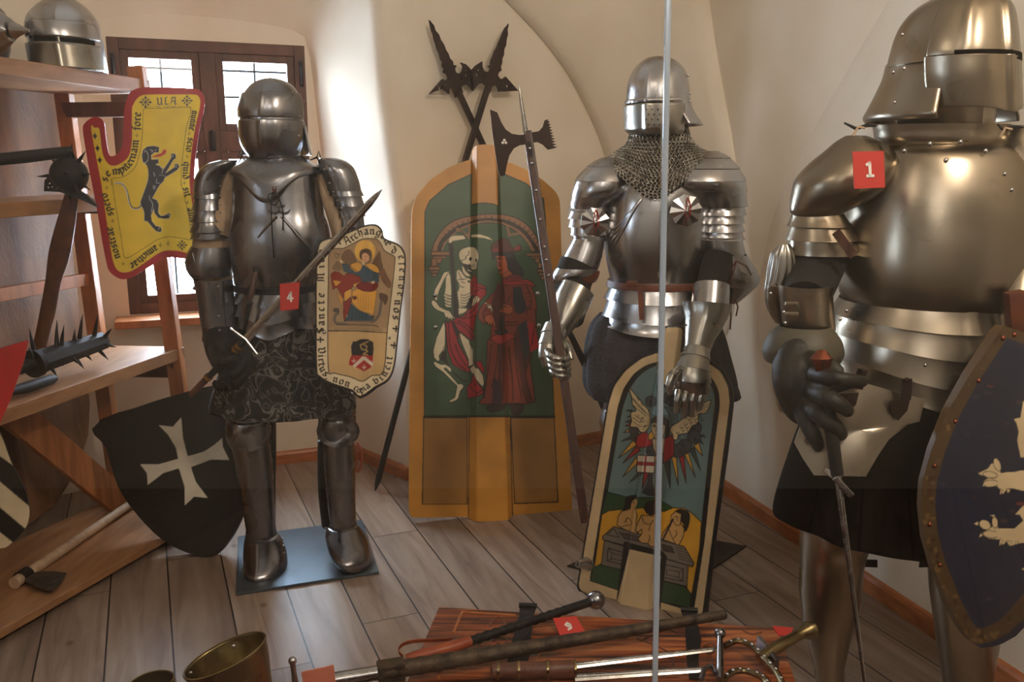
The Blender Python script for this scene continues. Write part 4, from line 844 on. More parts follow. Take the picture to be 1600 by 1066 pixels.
# ------------------------------------------------------------------ yellow jousting shield with the black hound
def yellow():
    O = smooth_closed([(129, 202), (132, 193), (141, 185.5), (150, 183), (157.5, 185.5), (163.5, 193), (165, 208), (169.5, 238), (175, 245), (184.5, 241), (192, 229), (193.6, 205), (195, 175), (198, 160), (204, 147), (213, 141), (225, 138.7), (255, 138), (297, 138.7), (310.6, 140.5), (317, 146.5), (320, 157), (318, 175), (312, 202), (307, 235), (304, 265), (304, 300), (308, 330), (314, 365), (316, 400), (310, 407), (277.6, 403), (258, 402), (249, 407.6), (225, 422.6), (210, 431.6), (195, 436), (183, 433), (171, 422.6), (166.5, 407.6), (160.5, 377.6), (153, 332.5), (147, 302.5), (141, 272.6), (133.5, 232)], 3)
    a = Art(124, 132, 326, 442, '#a81c26', 4); Y_ = '#e9c832'; X = '#1c1b18'
    a.poly(Y_, [142.5, 202, 148.5, 200, 154.5, 200.6, 157, 214, 160, 238, 166.5, 253, 175.5, 259, 187.5, 256, 201, 244, 206, 220, 206, 175, 208.6, 163, 216, 152.5, 228, 148, 270, 147.7, 303, 147.7, 310.6, 151, 313, 160, 310.6, 175, 304.6, 202, 298.6, 242, 296, 280, 297, 295, 300, 317, 305, 345, 309, 394, 277, 392, 258, 392, 243, 398.6, 222, 413.6, 204, 424, 190.5, 425.6, 181.5, 419.6, 175.5, 403, 168, 355, 160.5, 302, 157, 280], True)
    a.T(120, 130, .1501)
    a.line('#4a3a18', [365, 1066, 355, 1020, 365, 992, 450, 985, 530, 950, 610, 870, 640, 780, 670, 640, 685, 480, 690, 300, 700, 270, 730, 258, 850, 262, 1000, 255, 1170, 248, 1185, 262, 1180, 330, 1140, 470, 1110, 700, 1090, 880, 1085, 1066], .8, True)
    for (x, y) in ((188, 550), (215, 677), (238, 800)): a.poly(X, [x-26, y-3, x-10, y-14, x-2, y-38, x+12, y-13, x+28, y, x+12, y+14, x+6, y+38, x-10, y+15])
    for (x, y, s) in ((625, 545, 1), (1170, 525, .9), (1147, 765, .9), (1120, 1040, .9)): a.line('#6a5420', [x-16*s, y, x-4, y-4, x, y-20*s, x+4, y-4, x+16*s, y, x+4, y+4, x, y+20*s, x-4, y+4, x-16*s, y], .6)
    def snow(x, y, r, c):
        for k in range(8):
            an = k*PI/4; q = r*(1 if k % 2 == 0 else .8); ex, ey = x+q*math.cos(an), y+q*math.sin(an); a.line(c, [x, y, ex, ey], 1.0)
            z = .26*r if k % 2 == 0 else .18*r; m_ = (x+q*.72*math.cos(an), y+q*.72*math.sin(an)); a.poly(c, [ex, ey, m_[0]-z*math.sin(an), m_[1]+z*math.cos(an), x+q*.45*math.cos(an), y+q*.45*math.sin(an), m_[0]+z*math.sin(an), m_[1]-z*math.cos(an)])
    snow(716, 198, 64, '#39424c'); snow(1148, 182, 58, '#39424c')
    a.text('#3d4650', [(825, 226), (1050, 222)], 'ULA', 54, nib=.3)
    for x in (845, 935, 1000): a.line('#3d4650', [x-25, 236, x, 248, x+25, 236], .7, True)
    a.text(X, [(660, 490), (668, 300)], 'fore', 58); a.text(X, [(320, 1030), (350, 960), (470, 940), (560, 870), (615, 770), (648, 590)], 'sempiternam', 58)
    a.text(X, [(1200, 280), (1165, 490)], 'nunne', 52); a.text(X, [(1160, 560), (1132, 715)], 'scio', 52); a.text(X, [(1115, 815), (1098, 1000)], 'quid', 52)
    # hound
    N = '#161a28'; Wl = '#d9dbe0'
    body_ = [730, 850, 690, 820, 680, 760, 690, 700, 730, 665, 800, 655, 855, 670, 850, 720, 810, 715, 770, 750, 775, 800, 845, 795, 850, 830, 810, 845, 870, 870, 905, 900, 960, 820, 990, 770, 985, 740, 1020, 735, 1030, 775, 1000, 800, 950, 890, 910, 950, 970, 910, 1030, 870, 1020, 850, 1045, 840, 1065, 865, 1045, 900, 1000, 930, 900, 990, 860, 1030, 840, 1066, 730, 1066, 750, 960, 745, 900]
    a.line(Wl, body_, 1.6, False); a.poly(N, body_, line=.8, lc=N)
    a.poly('#c7322e', [775, 770, 830, 745, 880, 730, 905, 690, 935, 695, 925, 735, 870, 765, 800, 770]); a.disc(N, 715, 775, 34, 50); a.lines(Wl, .7, [700, 720, 720, 700, 745, 760, 740, 800, 715, 830, 700, 825], [760, 690, 790, 705, 780, 720], [870, 870, 895, 900, 885, 940], [800, 930, 830, 1000, 880, 1010], [810, 700, 830, 690]); a.lines(Wl, .7, [1000, 745, 1000, 770], [1040, 850, 1035, 880])
    a.T(120, 280, .1501)
    b2 = [745, 0, 730, 60, 690, 170, 665, 240, 665, 270, 690, 300, 705, 350, 705, 430, 740, 440, 790, 500, 830, 540, 870, 550, 880, 530, 870, 500, 820, 490, 780, 440, 770, 380, 800, 300, 800, 260, 810, 350, 850, 400, 910, 410, 960, 405, 970, 370, 950, 355, 920, 380, 870, 385, 845, 350, 850, 260, 830, 220, 780, 200, 820, 130, 860, 60, 900, 20, 920, -30, 860, -40]
    a.line(Wl, b2, 1.6); a.poly(N, b2, line=.8, lc=N); a.line(Wl, [665, 275, 640, 305, 580, 300, 545, 240, 530, 160, 510, 100, 470, 50, 400, 40], 2.6, True); a.line(N, [665, 275, 640, 300, 580, 295, 550, 240, 535, 160, 515, 100, 475, 55, 400, 42], 1.9, True, .8)
    a.lines(Wl, .7, [760, 170, 755, 200, 790, 260, 775, 340], [790, 70, 820, 75], [790, 85, 820, 90], [795, 100, 815, 104], [830, 0, 830, 40, 860, 40], [940, 360, 955, 380], [860, 500, 850, 530])
    a.line('#4a3a18', [365, 0, 400, 250, 460, 600, 485, 780, 500, 815, 530, 820, 620, 770, 760, 680, 860, 620, 960, 600, 1080, 615, 1180, 630, 1190, 610, 1170, 420, 1120, 180, 1090, 60, 1085, 0], .8, True)
    a.text(X, [(1105, 90), (1130, 190)], 'sit', 52); a.text(X, [(1150, 300), (1190, 500)], 'amor', 52)
    a.text(X, [(330, 830), (300, 870)][::-1], '', 10) if 0 else None
    a.text(X, [(455, 820), (410, 660), (368, 490)], 'nostrae', 56); a.text(X, [(385, 375), (345, 250), (310, 135)], 'spero', 56)
    a.text(X, [(820, 680), (700, 765), (600, 850), (545, 880)], 'amicitiae', 56)
    snow(1095, 688, 54, X)
    for (x, y, s) in ((312, 90, .9), (374, 435, 1), (483, 883, 1), (868, 688, 1.4), (950, 670, 1.3), (1120, 40, .9), (1153, 245, .8)): a.line('#6a5420', [x-16*s, y, x-4, y-4, x, y-20*s, x+4, y-4, x+16*s, y, x+4, y+4, x, y+20*s, x-4, y+4, x-16*s, y], .7)
    p0 = P(225, 300, 3.32); n = Vector((.35, -1, .08))
    T_ = thing('jousting_shield', P(225, 430, 3.32), 'yellow notched shield with red rim, black hound and blackletter motto on rack end', 'shield')
    painted('jousting', O, p0, n, a, T_, lambda X_, Y_: -.03*((X_-225)/90)**2 + .03, step=.68, th=.016, edge='#8e1720')
yellow()
# ------------------------------------------------------------------ black shield with the white cross
def black():
    O = smooth_closed([(154, 660), (166.5, 700), (187, 758), (213, 796), (254, 837), (295, 860), (335, 868), (360, 844), (381, 803), (389, 760), (384, 700), (372, 640), (356, 598)], 4) + [(352, 599), (300, 614), (244, 629), (187.6, 644), (156, 656)]
    a = Art(148, 590, 394, 874, '#1d1c1a'); a.T(0, 400, .3752)
    a.poly('#e2dac6', [660, 705, 720, 712, 755, 672, 762, 760, 782, 835, 850, 815, 895, 785, 925, 758, 928, 795, 955, 850, 880, 848, 795, 880, 815, 940, 865, 1008, 808, 1003, 770, 1040, 768, 960, 745, 885, 680, 905, 615, 955, 612, 905, 583, 868, 660, 868, 742, 845, 733, 800, 700, 745])
    b = PZ(335, 868, 0); p0 = P(270, 640, 3.29); side = Vector((1, -.05, 0)); n = side.cross(p0-b)
    T_ = thing('heater_shield', b, 'black shield with white splayed cross leaning against wooden rack', 'shield')
    painted('heater', O, b, n, a, T_, lambda X, Y: .03*(1-((X-270)/115)**2), step=1.0, th=.014, edge='#26221e')
black()
# ------------------------------------------------------------------ blue lion shield, worn leather rim
def blue():
    O = [(1562, 508), (1553.5, 517), (1509, 585), (1477, 643), (1453.6, 703), (1440.5, 753), (1438, 790), (1443, 840), (1456, 887), (1480, 947), (1498, 982), (1511, 999), (1524, 1006), (1540, 1004), (1556, 999), (1577, 987), (1600, 963), (1660, 890), (1710, 800), (1745, 700), (1762, 610), (1768, 580), (1680, 548)]
    a = Art(1430, 500, 1790, 1012, '#242739', 2)
    for k in range(60):
        x, y = random.uniform(1450, 1640), random.uniform(520, 990); w_ = random.uniform(3, 12); a.poly(random.choice(['#6a3a30', '#3a3a4a', '#1d2032', '#4a3a36', '#2e3148']), [(x+w_*random.uniform(.5, 1)*math.cos(t), y+w_*.4*random.uniform(.5, 1)*math.sin(t)) for t in (0, 1, 2, 3, 4, 5)], True)
    C_ = '#d8c096'
    a.T(1430, 480, .2628)
    a.poly(C_, [640, 560, 760, 520, 900, 500, 980, 560, 1000, 700, 960, 860, 900, 1100, 960, 1300, 940, 1500, 860, 1640, 760, 1560, 700, 1400, 625, 1350, 640, 1290, 700, 1200, 690, 1060, 700, 900, 625, 895, 605, 790, 615, 740, 600, 690, 585, 665, 625, 655], line=1); a.T(1430, 740, .2628)
    a.poly(C_, [430, -30, 455, -60, 500, -50, 520, 0, 650, -20, 700, 20, 700, 110, 640, 105, 560, 90, 520, 125, 510, 90, 470, 75, 420, 75, 405, 50, 430, 30, 470, 20, 400, 15, 375, 0, 400, -15], True, 1.2)
    a.poly(C_, [380, 295, 400, 275, 440, 285, 455, 320, 460, 265, 490, 270, 495, 325, 590, 325, 640, 280, 620, 245, 590, 245, 640, 190, 720, 180, 720, 430, 640, 415, 600, 420, 570, 435, 545, 405, 520, 430, 500, 395, 440, 390, 405, 375, 395, 345, 440, 345, 400, 330], False, 1.2)
    for x, y, rx, ry, an in ((448, 60, 46, 21, -.05), (445, 8, 44, 19, .15), (488, -52, 20, 40, -.35), (415, 305, 36, 27, .5), (474, 292, 18, 34, -.1), (450, 362, 48, 22, .1)):
        a.poly(C_, [(x+rx*math.cos(t)*math.cos(an)-ry*math.sin(t)*math.sin(an), y+rx*math.cos(t)*math.sin(an)+ry*math.sin(t)*math.cos(an)) for t in [i*PI/9 for i in range(18)]], line=1.1)
    a.poly(C_, [490, 0, 560, -8, 700, 0, 700, 100, 560, 88, 520, 112, 490, 80]); a.poly(C_, [480, 330, 600, 328, 640, 300, 700, 300, 700, 410, 560, 400, 490, 388])
    for q in ([520, 100, 508, 128, 500, 122, 510, 90], [540, 90, 552, 120, 570, 95], [505, 385, 498, 436, 525, 400], [540, 400, 562, 434, 580, 405], [590, 405, 602, 425, 615, 405], [345, 300, 375, 285, 375, 310], [375, 385, 390, 355, 405, 370], [440, 250, 470, 245, 475, 262], [400, 80, 405, 60, 420, 70], [375, 0, 385, -10, 395, 15], [630, 570, 660, 550, 700, 560, 700, 600]): a.poly(C_, q, line=.6)
    a.T(0, 0, 1)
    I = [(1562, 508)] + O[1:17]
    cxs = []
    path = [(x, y) for x, y in O[:19]]
    inner = []
    for i, (x, y) in enumerate(path):
        a0 = Vector(path[max(i-1, 0)]); a1 = Vector(path[min(i+1, len(path)-1)]); d = (a1-a0).normalized(); nn = Vector((d.y, -d.x)); 
        inner.append((x+nn.x*11, y+nn.y*11))
    a.line('#4f3c24', inner, 24); 
    rim2 = [(x, y) for x, y in inner]
    for k in range(90):
        i = random.randrange(len(inner)-1); t = random.random(); x = inner[i][0]*(1-t)+inner[i+1][0]*t+random.uniform(-8, 8); y = inner[i][1]*(1-t)+inner[i+1][1]*t+random.uniform(-8, 8); a.disc(random.choice(['#4a3420', '#6e5532', '#3a2918', '#5c4630']), x, y, random.uniform(1.5, 5), random.uniform(1.5, 7))
    a.line('#4f3c24', [(1568, 516), (1680, 560), (1760, 590)], 18); a.line('#4f3c24', [(1590, 963), (1652, 884), (1702, 796), (1737, 698), (1756, 600)], 22)
    p0 = P(1560, 750, 1.82); n = Vector((.12, -1, .05))
    T_ = thing('kite_shield', P(1530, 1005, 1.82), 'dark blue shield with worn brown rim and cream lion, before right-hand armour', 'shield')
    rel = lambda X, Y: .022*(1-((X-(1600+(Y-780)*-.1))/170)**2)
    painted('kite', O, p0, n, a, T_, rel, step=1.3, th=.014, edge='#5a4428')
    nn = n.normalized()
    for x, y in ((1558, 526), (1575, 521), (1522, 593), (1488, 657), (1458, 727), (1450, 818), (1464, 880)):
        b = MB(); q = PL(x, y, p0, n) + nn*(float(rel(np.array(x), np.array(y)))); b.ball(q, .0055, 10); b.build('rivet', M['copper'], T_)
blue()
# ------------------------------------------------------------------ two shields cut by the left edge
def edge_shields():
    a = Art(-120, 500, 60, 700, '#b01612', 2)
    O = [(45, 531), (37.5, 565), (19, 618), (0, 662), (-30, 690), (-70, 640), (-100, 560), (-60, 552), (0, 544)]
    p0 = P(0, 600, 2.58); n = Vector((.5, -1, .1)); T_ = thing('heater_shield', P(-20, 668, 2.58), 'plain bright red shield at the left edge in front of rack', 'shield')
    painted('red', O, p0, n, a, T_, lambda X, Y: .02*(1-((X+20)/80)**2), step=1.5, th=.012, edge='#7d100d')
    a = Art(-160, 640, 60, 870, '#15130f', 2); C_ = '#d8c8a6'
    a.poly(C_, [-160, 600, 60, 600, 60, 755, 0, 713, -160, 600]); a.poly(C_, [-160, 640, 0, 753, 70, 812, 70, 852, 0, 793, -160, 680]); a.poly(C_, [-160, 720, 0, 832, 60, 880, -160, 880])
    O = smooth_closed([(-30, 640), (0, 674), (17, 719), (37.5, 760), (46, 793), (44, 815), (36, 830), (17, 848), (0, 855), (-60, 850), (-120, 790), (-140, 700), (-100, 640)], 3)
    p0 = P(0, 780, 2.78); T_ = thing('heater_shield', P(-30, 855, 2.78), 'black shield with diagonal cream stripes at the left edge', 'shield')
    painted('striped', O, p0, n, a, T_, lambda X, Y: .02*(1-((X+40)/100)**2), step=1.4, th=.012, edge='#2a2018')
edge_shields()
# ------------------------------------------------------------------ cloth and mail materials
def damask():
    m = mat('damask', '#15130f', rough=.85); nt = m.node_tree; L = nt.links.new; b = nt.nodes['Principled BSDF']
    tc = node(nt, 'ShaderNodeTexCoord'); n1 = node(nt, 'ShaderNodeTexNoise'); n1.inputs['Scale'].default_value = 12; n1.inputs['Detail'].default_value = 1.5; n1.inputs['Distortion'].default_value = 2.2
    L(tc.outputs['Object'], n1.inputs[0]); r = ramp(nt, n1.outputs[0], [(.40, lin('#12100d')), (.43, lin('#6a665f')), (.47, lin('#6a665f')), (.49, lin('#12100d')), (.54, lin('#12100d')), (.57, lin('#4f4b46')), (.6, lin('#12100d'))])
    L(r, b.inputs['Base Color'])
damask()
def hand(name, palm, fingers, mat_, parent, vox=.004, yaw=0):
    """palm: limb points; fingers: list of limb point lists; fused into one skin"""
    mb = MB(); limb(None, palm, None, None, mb=mb, n=16)
    for f in fingers: limb(None, f, None, None, mb=mb, n=10)
    for f in fingers:
        for p in (f[0], f[-1]):
            c = P(p[0], p[1], p[2]); mb.ball(c, p[3]*mpp(c)*1.0, 10)
    for p in (palm[0], palm[-1]): c = P(p[0], p[1], p[2]); mb.ball(c, p[3]*mpp(c)*.95, 12, (1, palm[0][4] if len(palm[0]) > 4 else 1, 1))
    o = mb.build(name, mat_, parent, sharp=180)
    r = o.modifiers.new('fuse', 'REMESH'); r.mode = 'VOXEL'; r.voxel_size = vox; r.use_smooth_shade = True
    s = o.modifiers.new('soft', 'SMOOTH'); s.iterations = 4; s.factor = .5
    return o
def ridge(c=0, w=.06, k=.05): return lambda a, t: 1 + k*math.exp(-((a-c)/w)**2)
def riv(name, pts, parent, r=.004, m='steel'):
    for x, y, Y in pts:
        b = MB(); b.ball(P(x, y, Y), r, 8, (1, .7, 1)); b.build(name, M[m], parent)
def number_card(ch, q, lab, matn='red_card'):
    """q: four corners (world) tl, tr, br, bl"""
    T_ = thing('number_card', q[3].lerp(q[2], .5), lab, 'card', None)
    n = (q[1]-q[0]).cross(q[3]-q[0]).normalized()
    if n.y > 0: n = -n
    MB().prism(q, -n*.003).build('card', M[matn], T_, smooth=False)
    if ch:
        u = (q[1]-q[0]); v = (q[3]-q[0]); S = {'1': [[(.28, .34), (.40, .27), (.40, .27)], 0], }
        W = {'1': [[(.42, .36), (.52, .31), (.52, .66)], [(.42, .66), (.62, .66)]], '4': [[(.56, .68), (.56, .34), (.38, .57), (.66, .57)]], '9': [[(.6, .42), (.5, .33), (.4, .42), (.5, .52), (.6, .42), (.58, .6), (.44, .67)]]}[ch]
        mb = MB()
        for pl in W:
            pts = [q[0]+u*x+v*y+n*.0012 for x, y in pl]
            wd = u.length*.045
            for a, b in zip(pts, pts[1:]):
                d = (b-a).normalized(); s = d.cross(n).normalized()*wd; mb.prism([a-d*wd*.6-s, b+d*wd*.6-s, b+d*wd*.6+s, a-d*wd*.6+s], n*.0006)
        mb.build('numeral', M['white'], T_, smooth=False)
    return T_
def blade_mesh(a, b, w0, w1, th, facing, tip=.08):
    """double-edged blade from a to b"""
    a, b = Vector(a), Vector(b); d = (b-a); L_ = d.length; d.normalize(); f = Vector(facing).normalized(); s = d.cross(f).normalized(); f = s.cross(d).normalized()
    rings = []
    for t, w in ((0, w0), (.3, w0+(w1-w0)*.3), (.7, w0+(w1-w0)*.7), (1-tip, w1), (1-tip*.45, w1*.7), (1, w1*.04)):
        c = a + d*(L_*t); h = th*(.3+.7*w/w0)
        rings.append([c+s*w/2, c+s*w*.16+f*h/2, c+s*w*.07+f*h*.3, c-s*w*.07+f*h*.3, c-s*w*.16+f*h/2, c-s*w/2, c-s*w*.16-f*h/2, c+s*w*.16-f*h/2])
    return MB().rings(rings)
# ------------------------------------------------------------------ armour number 4, by the window
def knight4():
    Y = 3.11; S = M['dark_steel']
    T_ = thing('suit_of_armour', (P(480, 880, Y).x, Y, 0), 'dark polished plate armour by the window with black patterned skirt, standing on metal plate', 'suit of armour', 'suits of armour')
    # head
    h = body('helmet', [(122, 419, 428), (125, 406, 441), (133, 393, 456), (148, 382, 466), (165, 377, 471), (187, 376, 473), (200, 378, 474), (214, 382, 472)], Y, S, T_, ratio=1.12, mod=lambda a, t: 1+.03*math.exp(-(a/.08)**2)*(1-t)+.03*math.exp(-((abs(a)-PI)/.1)**2), n=72)
    body('neck_guard', [(196, 377, 476), (212, 377, 479), (228, 378, 482), (243, 380, 486)], Y+.01, S, h, ratio=1.2, arc=(1.5, 2*PI-1.5), solid=.003)
    body('visor', [(147, 383, 467), (155, 380, 470), (168, 377, 472), (178, 376.5, 472.5), (185, 377, 472)], Y, S, h, ratio=1.13, arc=(-1.5, 1.5), grow=.006, mod=ridge(k=.035), solid=.003)
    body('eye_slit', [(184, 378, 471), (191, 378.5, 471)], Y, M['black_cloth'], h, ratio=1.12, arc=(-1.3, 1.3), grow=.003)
    body('bevor', [(189, 377, 471), (200, 377, 472), (218, 379, 471), (232, 384, 468), (244, 393, 464), (253, 404, 456), (260, 416, 446)], Y, S, h, ratio=1.15, arc=(-1.7, 1.7), grow=.005, mod=ridge(k=.06, w=.1), solid=.003)
    riv('rivet', [(381, 181, 3.07), (381, 215, 3.07), (468, 182, 3.06), (467, 212, 3.06)], h, .0035)
    body('neck_lining', [(200, 388, 464), (240, 395, 462), (262, 388, 470), (275, 380, 480)], Y, M['dark_cloth'], T_, ratio=.9)
    # trunk
    def bm_(a, t): return 1 + .02*math.exp(-(a/.12)**2) + .022*math.exp(-((abs(a)-1.0)/.05)**2)*(t < .55) + .02*math.exp(-((abs(a)-.86)/.05)**2)*(t < .5)
    b = body('breastplate', [(252, 392, 472), (262, 372, 492), (276, 367, 497), (300, 366, 500), (330, 365, 505), (352, 362, 512), (375, 361, 516), (402, 363, 514), (425, 367, 505), (445, 371, 496), (452, 370, 496)], Y, S, T_, ratio=.8, expo=2.3, mod=bm_, n=96, sharp=60)
    # V flutes and the fleur at their top
    for sx in (-1, 1):
        for k in range(3):
            mb = MB(); pts = [(436+sx*(4+k*5), 338+k*6, Y-.135-.0*k), (436+sx*(22+k*4), 358+k*5, Y-.138), (436+sx*(48+k*2), 382+k*5, Y-.12)]
            mb.tube([P(*p) for p in pts], [.005, .0045, .001], 8); mb.build('flute', S, b)
        mb = MB(); mb.tube([P(436+sx*(8+9*math.cos(q)), 327+6*math.sin(q)-2*sx*0, Y-.137) for q in [i*.6 for i in range(9)]], .0025, 6); mb.build('fleur_scroll', S, b)
    body('collar_plate', [(244, 396, 468), (253, 380, 482), (263, 366, 497), (272, 364, 500)], Y, S, T_, ratio=.95, grow=.006, arc=(-1.9, 1.9), zmod=lambda a, t: -.095*t*t*math.exp(-(a/.5)**2), solid=.003, n=72)
    mb = MB(); mb.box(P(428.5, 296, Y-.16), (.014, .008, .02), bev=.002); mb.build('leather_tab', M['brown_leather'], T_)
    mb = MB(); mb.ball(P(428.5, 294, Y-.166), .004, 8); mb.build('rivet', M['steel'], T_)
    cords = [[(428, 300, 2.94), (419, 305, 2.93), (424, 314, 2.935), (430, 306, 2.935), (436, 312, 2.94), (442, 330, 2.945), (442, 358, 2.955)], [(427, 300, 2.94), (424, 320, 2.93), (425, 360, 2.935), (428, 403, 2.96)], [(431, 300, 2.94), (424, 316, 2.925), (431, 320, 2.925), (437, 306, 2.935)]]
    mb = MB()
    for c in cords: mb.tube([P(*p[1]) for p in cr(c, 5)], .0022, 6)
    mb.ball(P(442, 358, 2.955), .004, 8); mb.build('lace', M['black_leather'], T_)
    body('belt', [(444, 370, 497), (453, 369, 497)], Y, M['black_leather'], T_, ratio=.82, grow=.006, n=48)
    body('fauld', [(450, 371, 496), (470, 369, 497), (492, 370, 495), (512, 374, 493)], Y, S, T_, ratio=.85, nb=3, flare=.05, zmod=lambda a, t: (-.022*t*math.exp(-(a/.35)**2) + .01*t*math.exp(-((abs(a)-.8)/.3)**2)), n=72)
    fold = lambda a, t: 1+.035*t*math.sin(a*9)+.02*t*math.sin(a*17+1)
    body('skirt', [(500, 380, 492), (530, 366, 505), (565, 350, 522), (600, 338, 540), (632, 330, 553), (634, 334, 549), (600, 342, 536)], Y, M['damask'], T_, ratio=.72, mod=fold, n=110, cap=False)
    # arm on the left of the picture
    L_ = -1
    body('sleeve', [(256, 352, 378), (280, 344, 374), (310, 330, 372), (345, 312, 370), (375, 303, 364), (400, 302, 362), (430, 303, 363), (456, 306, 366)], Y+.02, M['linen'], T_, ratio=.9, mod=lambda a, t: 1+.03*math.sin(a*7+t*20), n=40)
    body('pauldron', [(250, 345, 372), (256, 325, 368), (266, 312, 360), (280, 305, 352), (296, 303, 349), (304, 303, 348)], Y-.0, S, T_, ratio=1.05, n=40)
    body('arm_lames', [(296, 303, 349), (310, 303, 349), (328, 302, 349), (346, 301, 349), (362, 300, 354), (372, 301, 358)], Y, S, T_, ratio=1.0, nb=5, flare=.09, n=40)
    riv('rivet', [(344, y, Y-.052) for y in (291, 306, 319, 332, 345, 361)], T_, .0035)
    body('couter', [(385, 299, 362), (393, 296, 362), (408, 293, 363), (420, 295, 362), (431, 300, 361)], Y-.01, S, T_, ratio=1.0, nb=1, flare=.04, mod=lambda a, t: 1+.08*math.exp(-((a+1.1)/.35)**2)*math.sin(PI*t), n=48)
    plate('elbow_wing', [P(296, 400, 3.05), P(300, 395, 3.03), P(304, 412, 3.02), P(308, 440, 3.04), P(300, 436, 3.06), P(295, 421, 3.07)], S, T_, bulge=.01)
    body('vambrace', [(436, 303, 363), (442, 305, 364), (470, 309, 367), (500, 314, 369), (524, 318, 371), (531, 317, 373)], Y-.03, S, T_, ratio=.95, nb=1, flare=.015, n=40)
    mb = MB(); mb.tube([P(349, 440, 2.99), P(350, 480, 2.98), P(353, 520, 2.98)], .0012, 6); mb.build('vambrace_seam', M['black_iron'], T_)
    riv('rivet', [(342, 494, 2.975), (343, 516, 2.975), (341, 448, 2.985)], T_, .004)
    # sleeve gap straps
    body('arm_strap', [(447, 304, 363), (451, 304, 364)], Y-.02, M['brown_leather'], T_, ratio=.9, grow=.004, n=30)
    # black glove closed round the sword grip
    Yh = 2.93
    hand('glove', [(344, 528, 3.05, 27, .8), (352, 545, 3.0, 30, .75), (362, 566, Yh, 29, .7), (366, 584, Yh, 22, .6)],
         [[(384, 548, 2.9, 9), (378, 570, 2.83, 9), (362, 585, 2.80, 8.5), (350, 580, 2.82, 8)], [(388, 560, 2.92, 9), (384, 582, 2.84, 9), (366, 596, 2.81, 8.5), (352, 590, 2.83, 8)],
          [(378, 575, 2.93, 9), (374, 596, 2.86, 8.5), (358, 604, 2.83, 8), (346, 598, 2.85, 7.5)], [(362, 580, 2.93, 8.5), (356, 600, 2.88, 8), (345, 606, 2.86, 7.5), (338, 600, 2.88, 7)],
          [(335, 545, 2.97, 10), (340, 562, 2.86, 10), (352, 568, 2.79, 9), (366, 562, 2.77, 8)]], M['black_leather'], T_)
    # arm on the right of the picture
    body('sleeve', [(258, 486, 512), (280, 492, 525), (310, 500, 538), (340, 512, 548), (370, 520, 556), (400, 522, 560)], Y+.02, M['linen'], T_, ratio=.9, mod=lambda a, t: 1+.05*math.sin(a*6+t*14), n=40)
    body('pauldron', [(247, 500, 525), (252, 497, 540), (262, 499, 552), (275, 504, 558), (288, 509, 562), (298, 512, 564)], Y, S, T_, ratio=1.05, n=40)
    body('arm_lames', [(292, 511, 563), (306, 517, 566), (322, 524, 568), (338, 531, 569), (354, 534, 568), (370, 535, 566)], Y, S, T_, ratio=1.0, nb=5, flare=.09, n=40)
    riv('rivet', [(515, 286, 3.045), (521, 300, 3.045), (527, 313, 3.045), (533, 325, 3.045), (537, 340, 3.045)], T_, .0035)
    limb('forearm_plate', [(550, 370, 3.1, 24), (556, 410, 3.08, 27), (560, 440, 3.02, 24), (566, 480, 2.95, 22), (568, 520, 2.91, 18)], S, T_, n=24)
    hand('glove', [(568, 515, 2.93, 16, .7), (570, 535, 2.9, 18, .6)], [[(560+k*6, 545, 2.9, 6), (558+k*6, 562, 2.89, 6), (558+k*5, 572, 2.875, 5)] for k in range(4)] + [[(588, 530, 2.92, 6), (592, 545, 2.9, 6)]], M['black_leather'], T_)
    for sx, (x, y) in ((0, (495, 252)), (1, (378, 252))):
        mb = MB(); mb.tube([P(x-10+sx*14, y-2, 3.02), P(x, y-6, 3.0), P(x+6-sx*12, y+3, 3.0)], [.002, .004, .002], 6); mb.tube([P(x, y-6, 3.0), P(x+3-sx*6, y-16, 3.0), P(x+6-sx*12, y-6, 3.0)], .0022, 6); mb.build('shoulder_point', M['black_leather'], T_)
    # legs
    for nm, po, gr, ba, ft in (('a', [(618, 356, 428), (636, 354, 428), (648, 354, 428), (654, 355, 426), (672, 354, 423), (688, 357, 421), (702, 365, 421)], [(690, 361, 422), (703, 366, 424), (740, 370, 426), (780, 378, 428), (815, 384, 430), (834, 386, 431), (841, 384, 433)],
                                [(600, 376, 428), (680, 384, 431), (760, 390, 430), (830, 396, 430)], [(838, 384, 434, 1, 0), (848, 382, 440, 1.1, -.01), (864, 382, 445, 1.3, -.03), (882, 384, 447, 1.6, -.05), (898, 390, 446, 1.5, -.06), (908, 398, 440, 1.2, -.07), (915, 408, 425, 1, -.09)]),
                               ('b', [(612, 499, 556), (630, 498, 556), (645, 499, 556), (652, 502, 556), (668, 503, 556), (680, 506, 555), (692, 510, 553)], [(680, 505, 553), (700, 504, 555), (740, 507, 555), (780, 511, 555), (808, 515, 556), (820, 515, 557), (826, 513, 559)],
                                [(600, 500, 545), (680, 497, 540), (760, 497, 540), (820, 503, 545)], [(822, 513, 558, 1, 0), (832, 509, 565, 1.1, -.01), (846, 511, 573, 1.3, -.03), (862, 518, 578, 1.6, -.05), (877, 528, 581, 1.5, -.06), (888, 541, 576, 1.2, -.07), (896, 552, 566, 1, -.08)])):
        Yl = 3.12 if nm == 'a' else 3.16
        body('leg_padding', ba, Yl+.04, M['black_leather'], T_, ratio=1.0, n=30)
        k = body('knee_plate', po, Yl, S, T_, ratio=1.0, n=48, mod=lambda a, t: 1+.2*math.exp(-(a/.9)**2)*math.exp(-((t-.62)/.2)**2)-.03*math.exp(-((t-.42)/.04)**2), dens=6)
        body('greave', gr, Yl, S, T_, ratio=1.0, n=48, nb=1, flare=.02, mod=ridge(k=.035, w=.15))
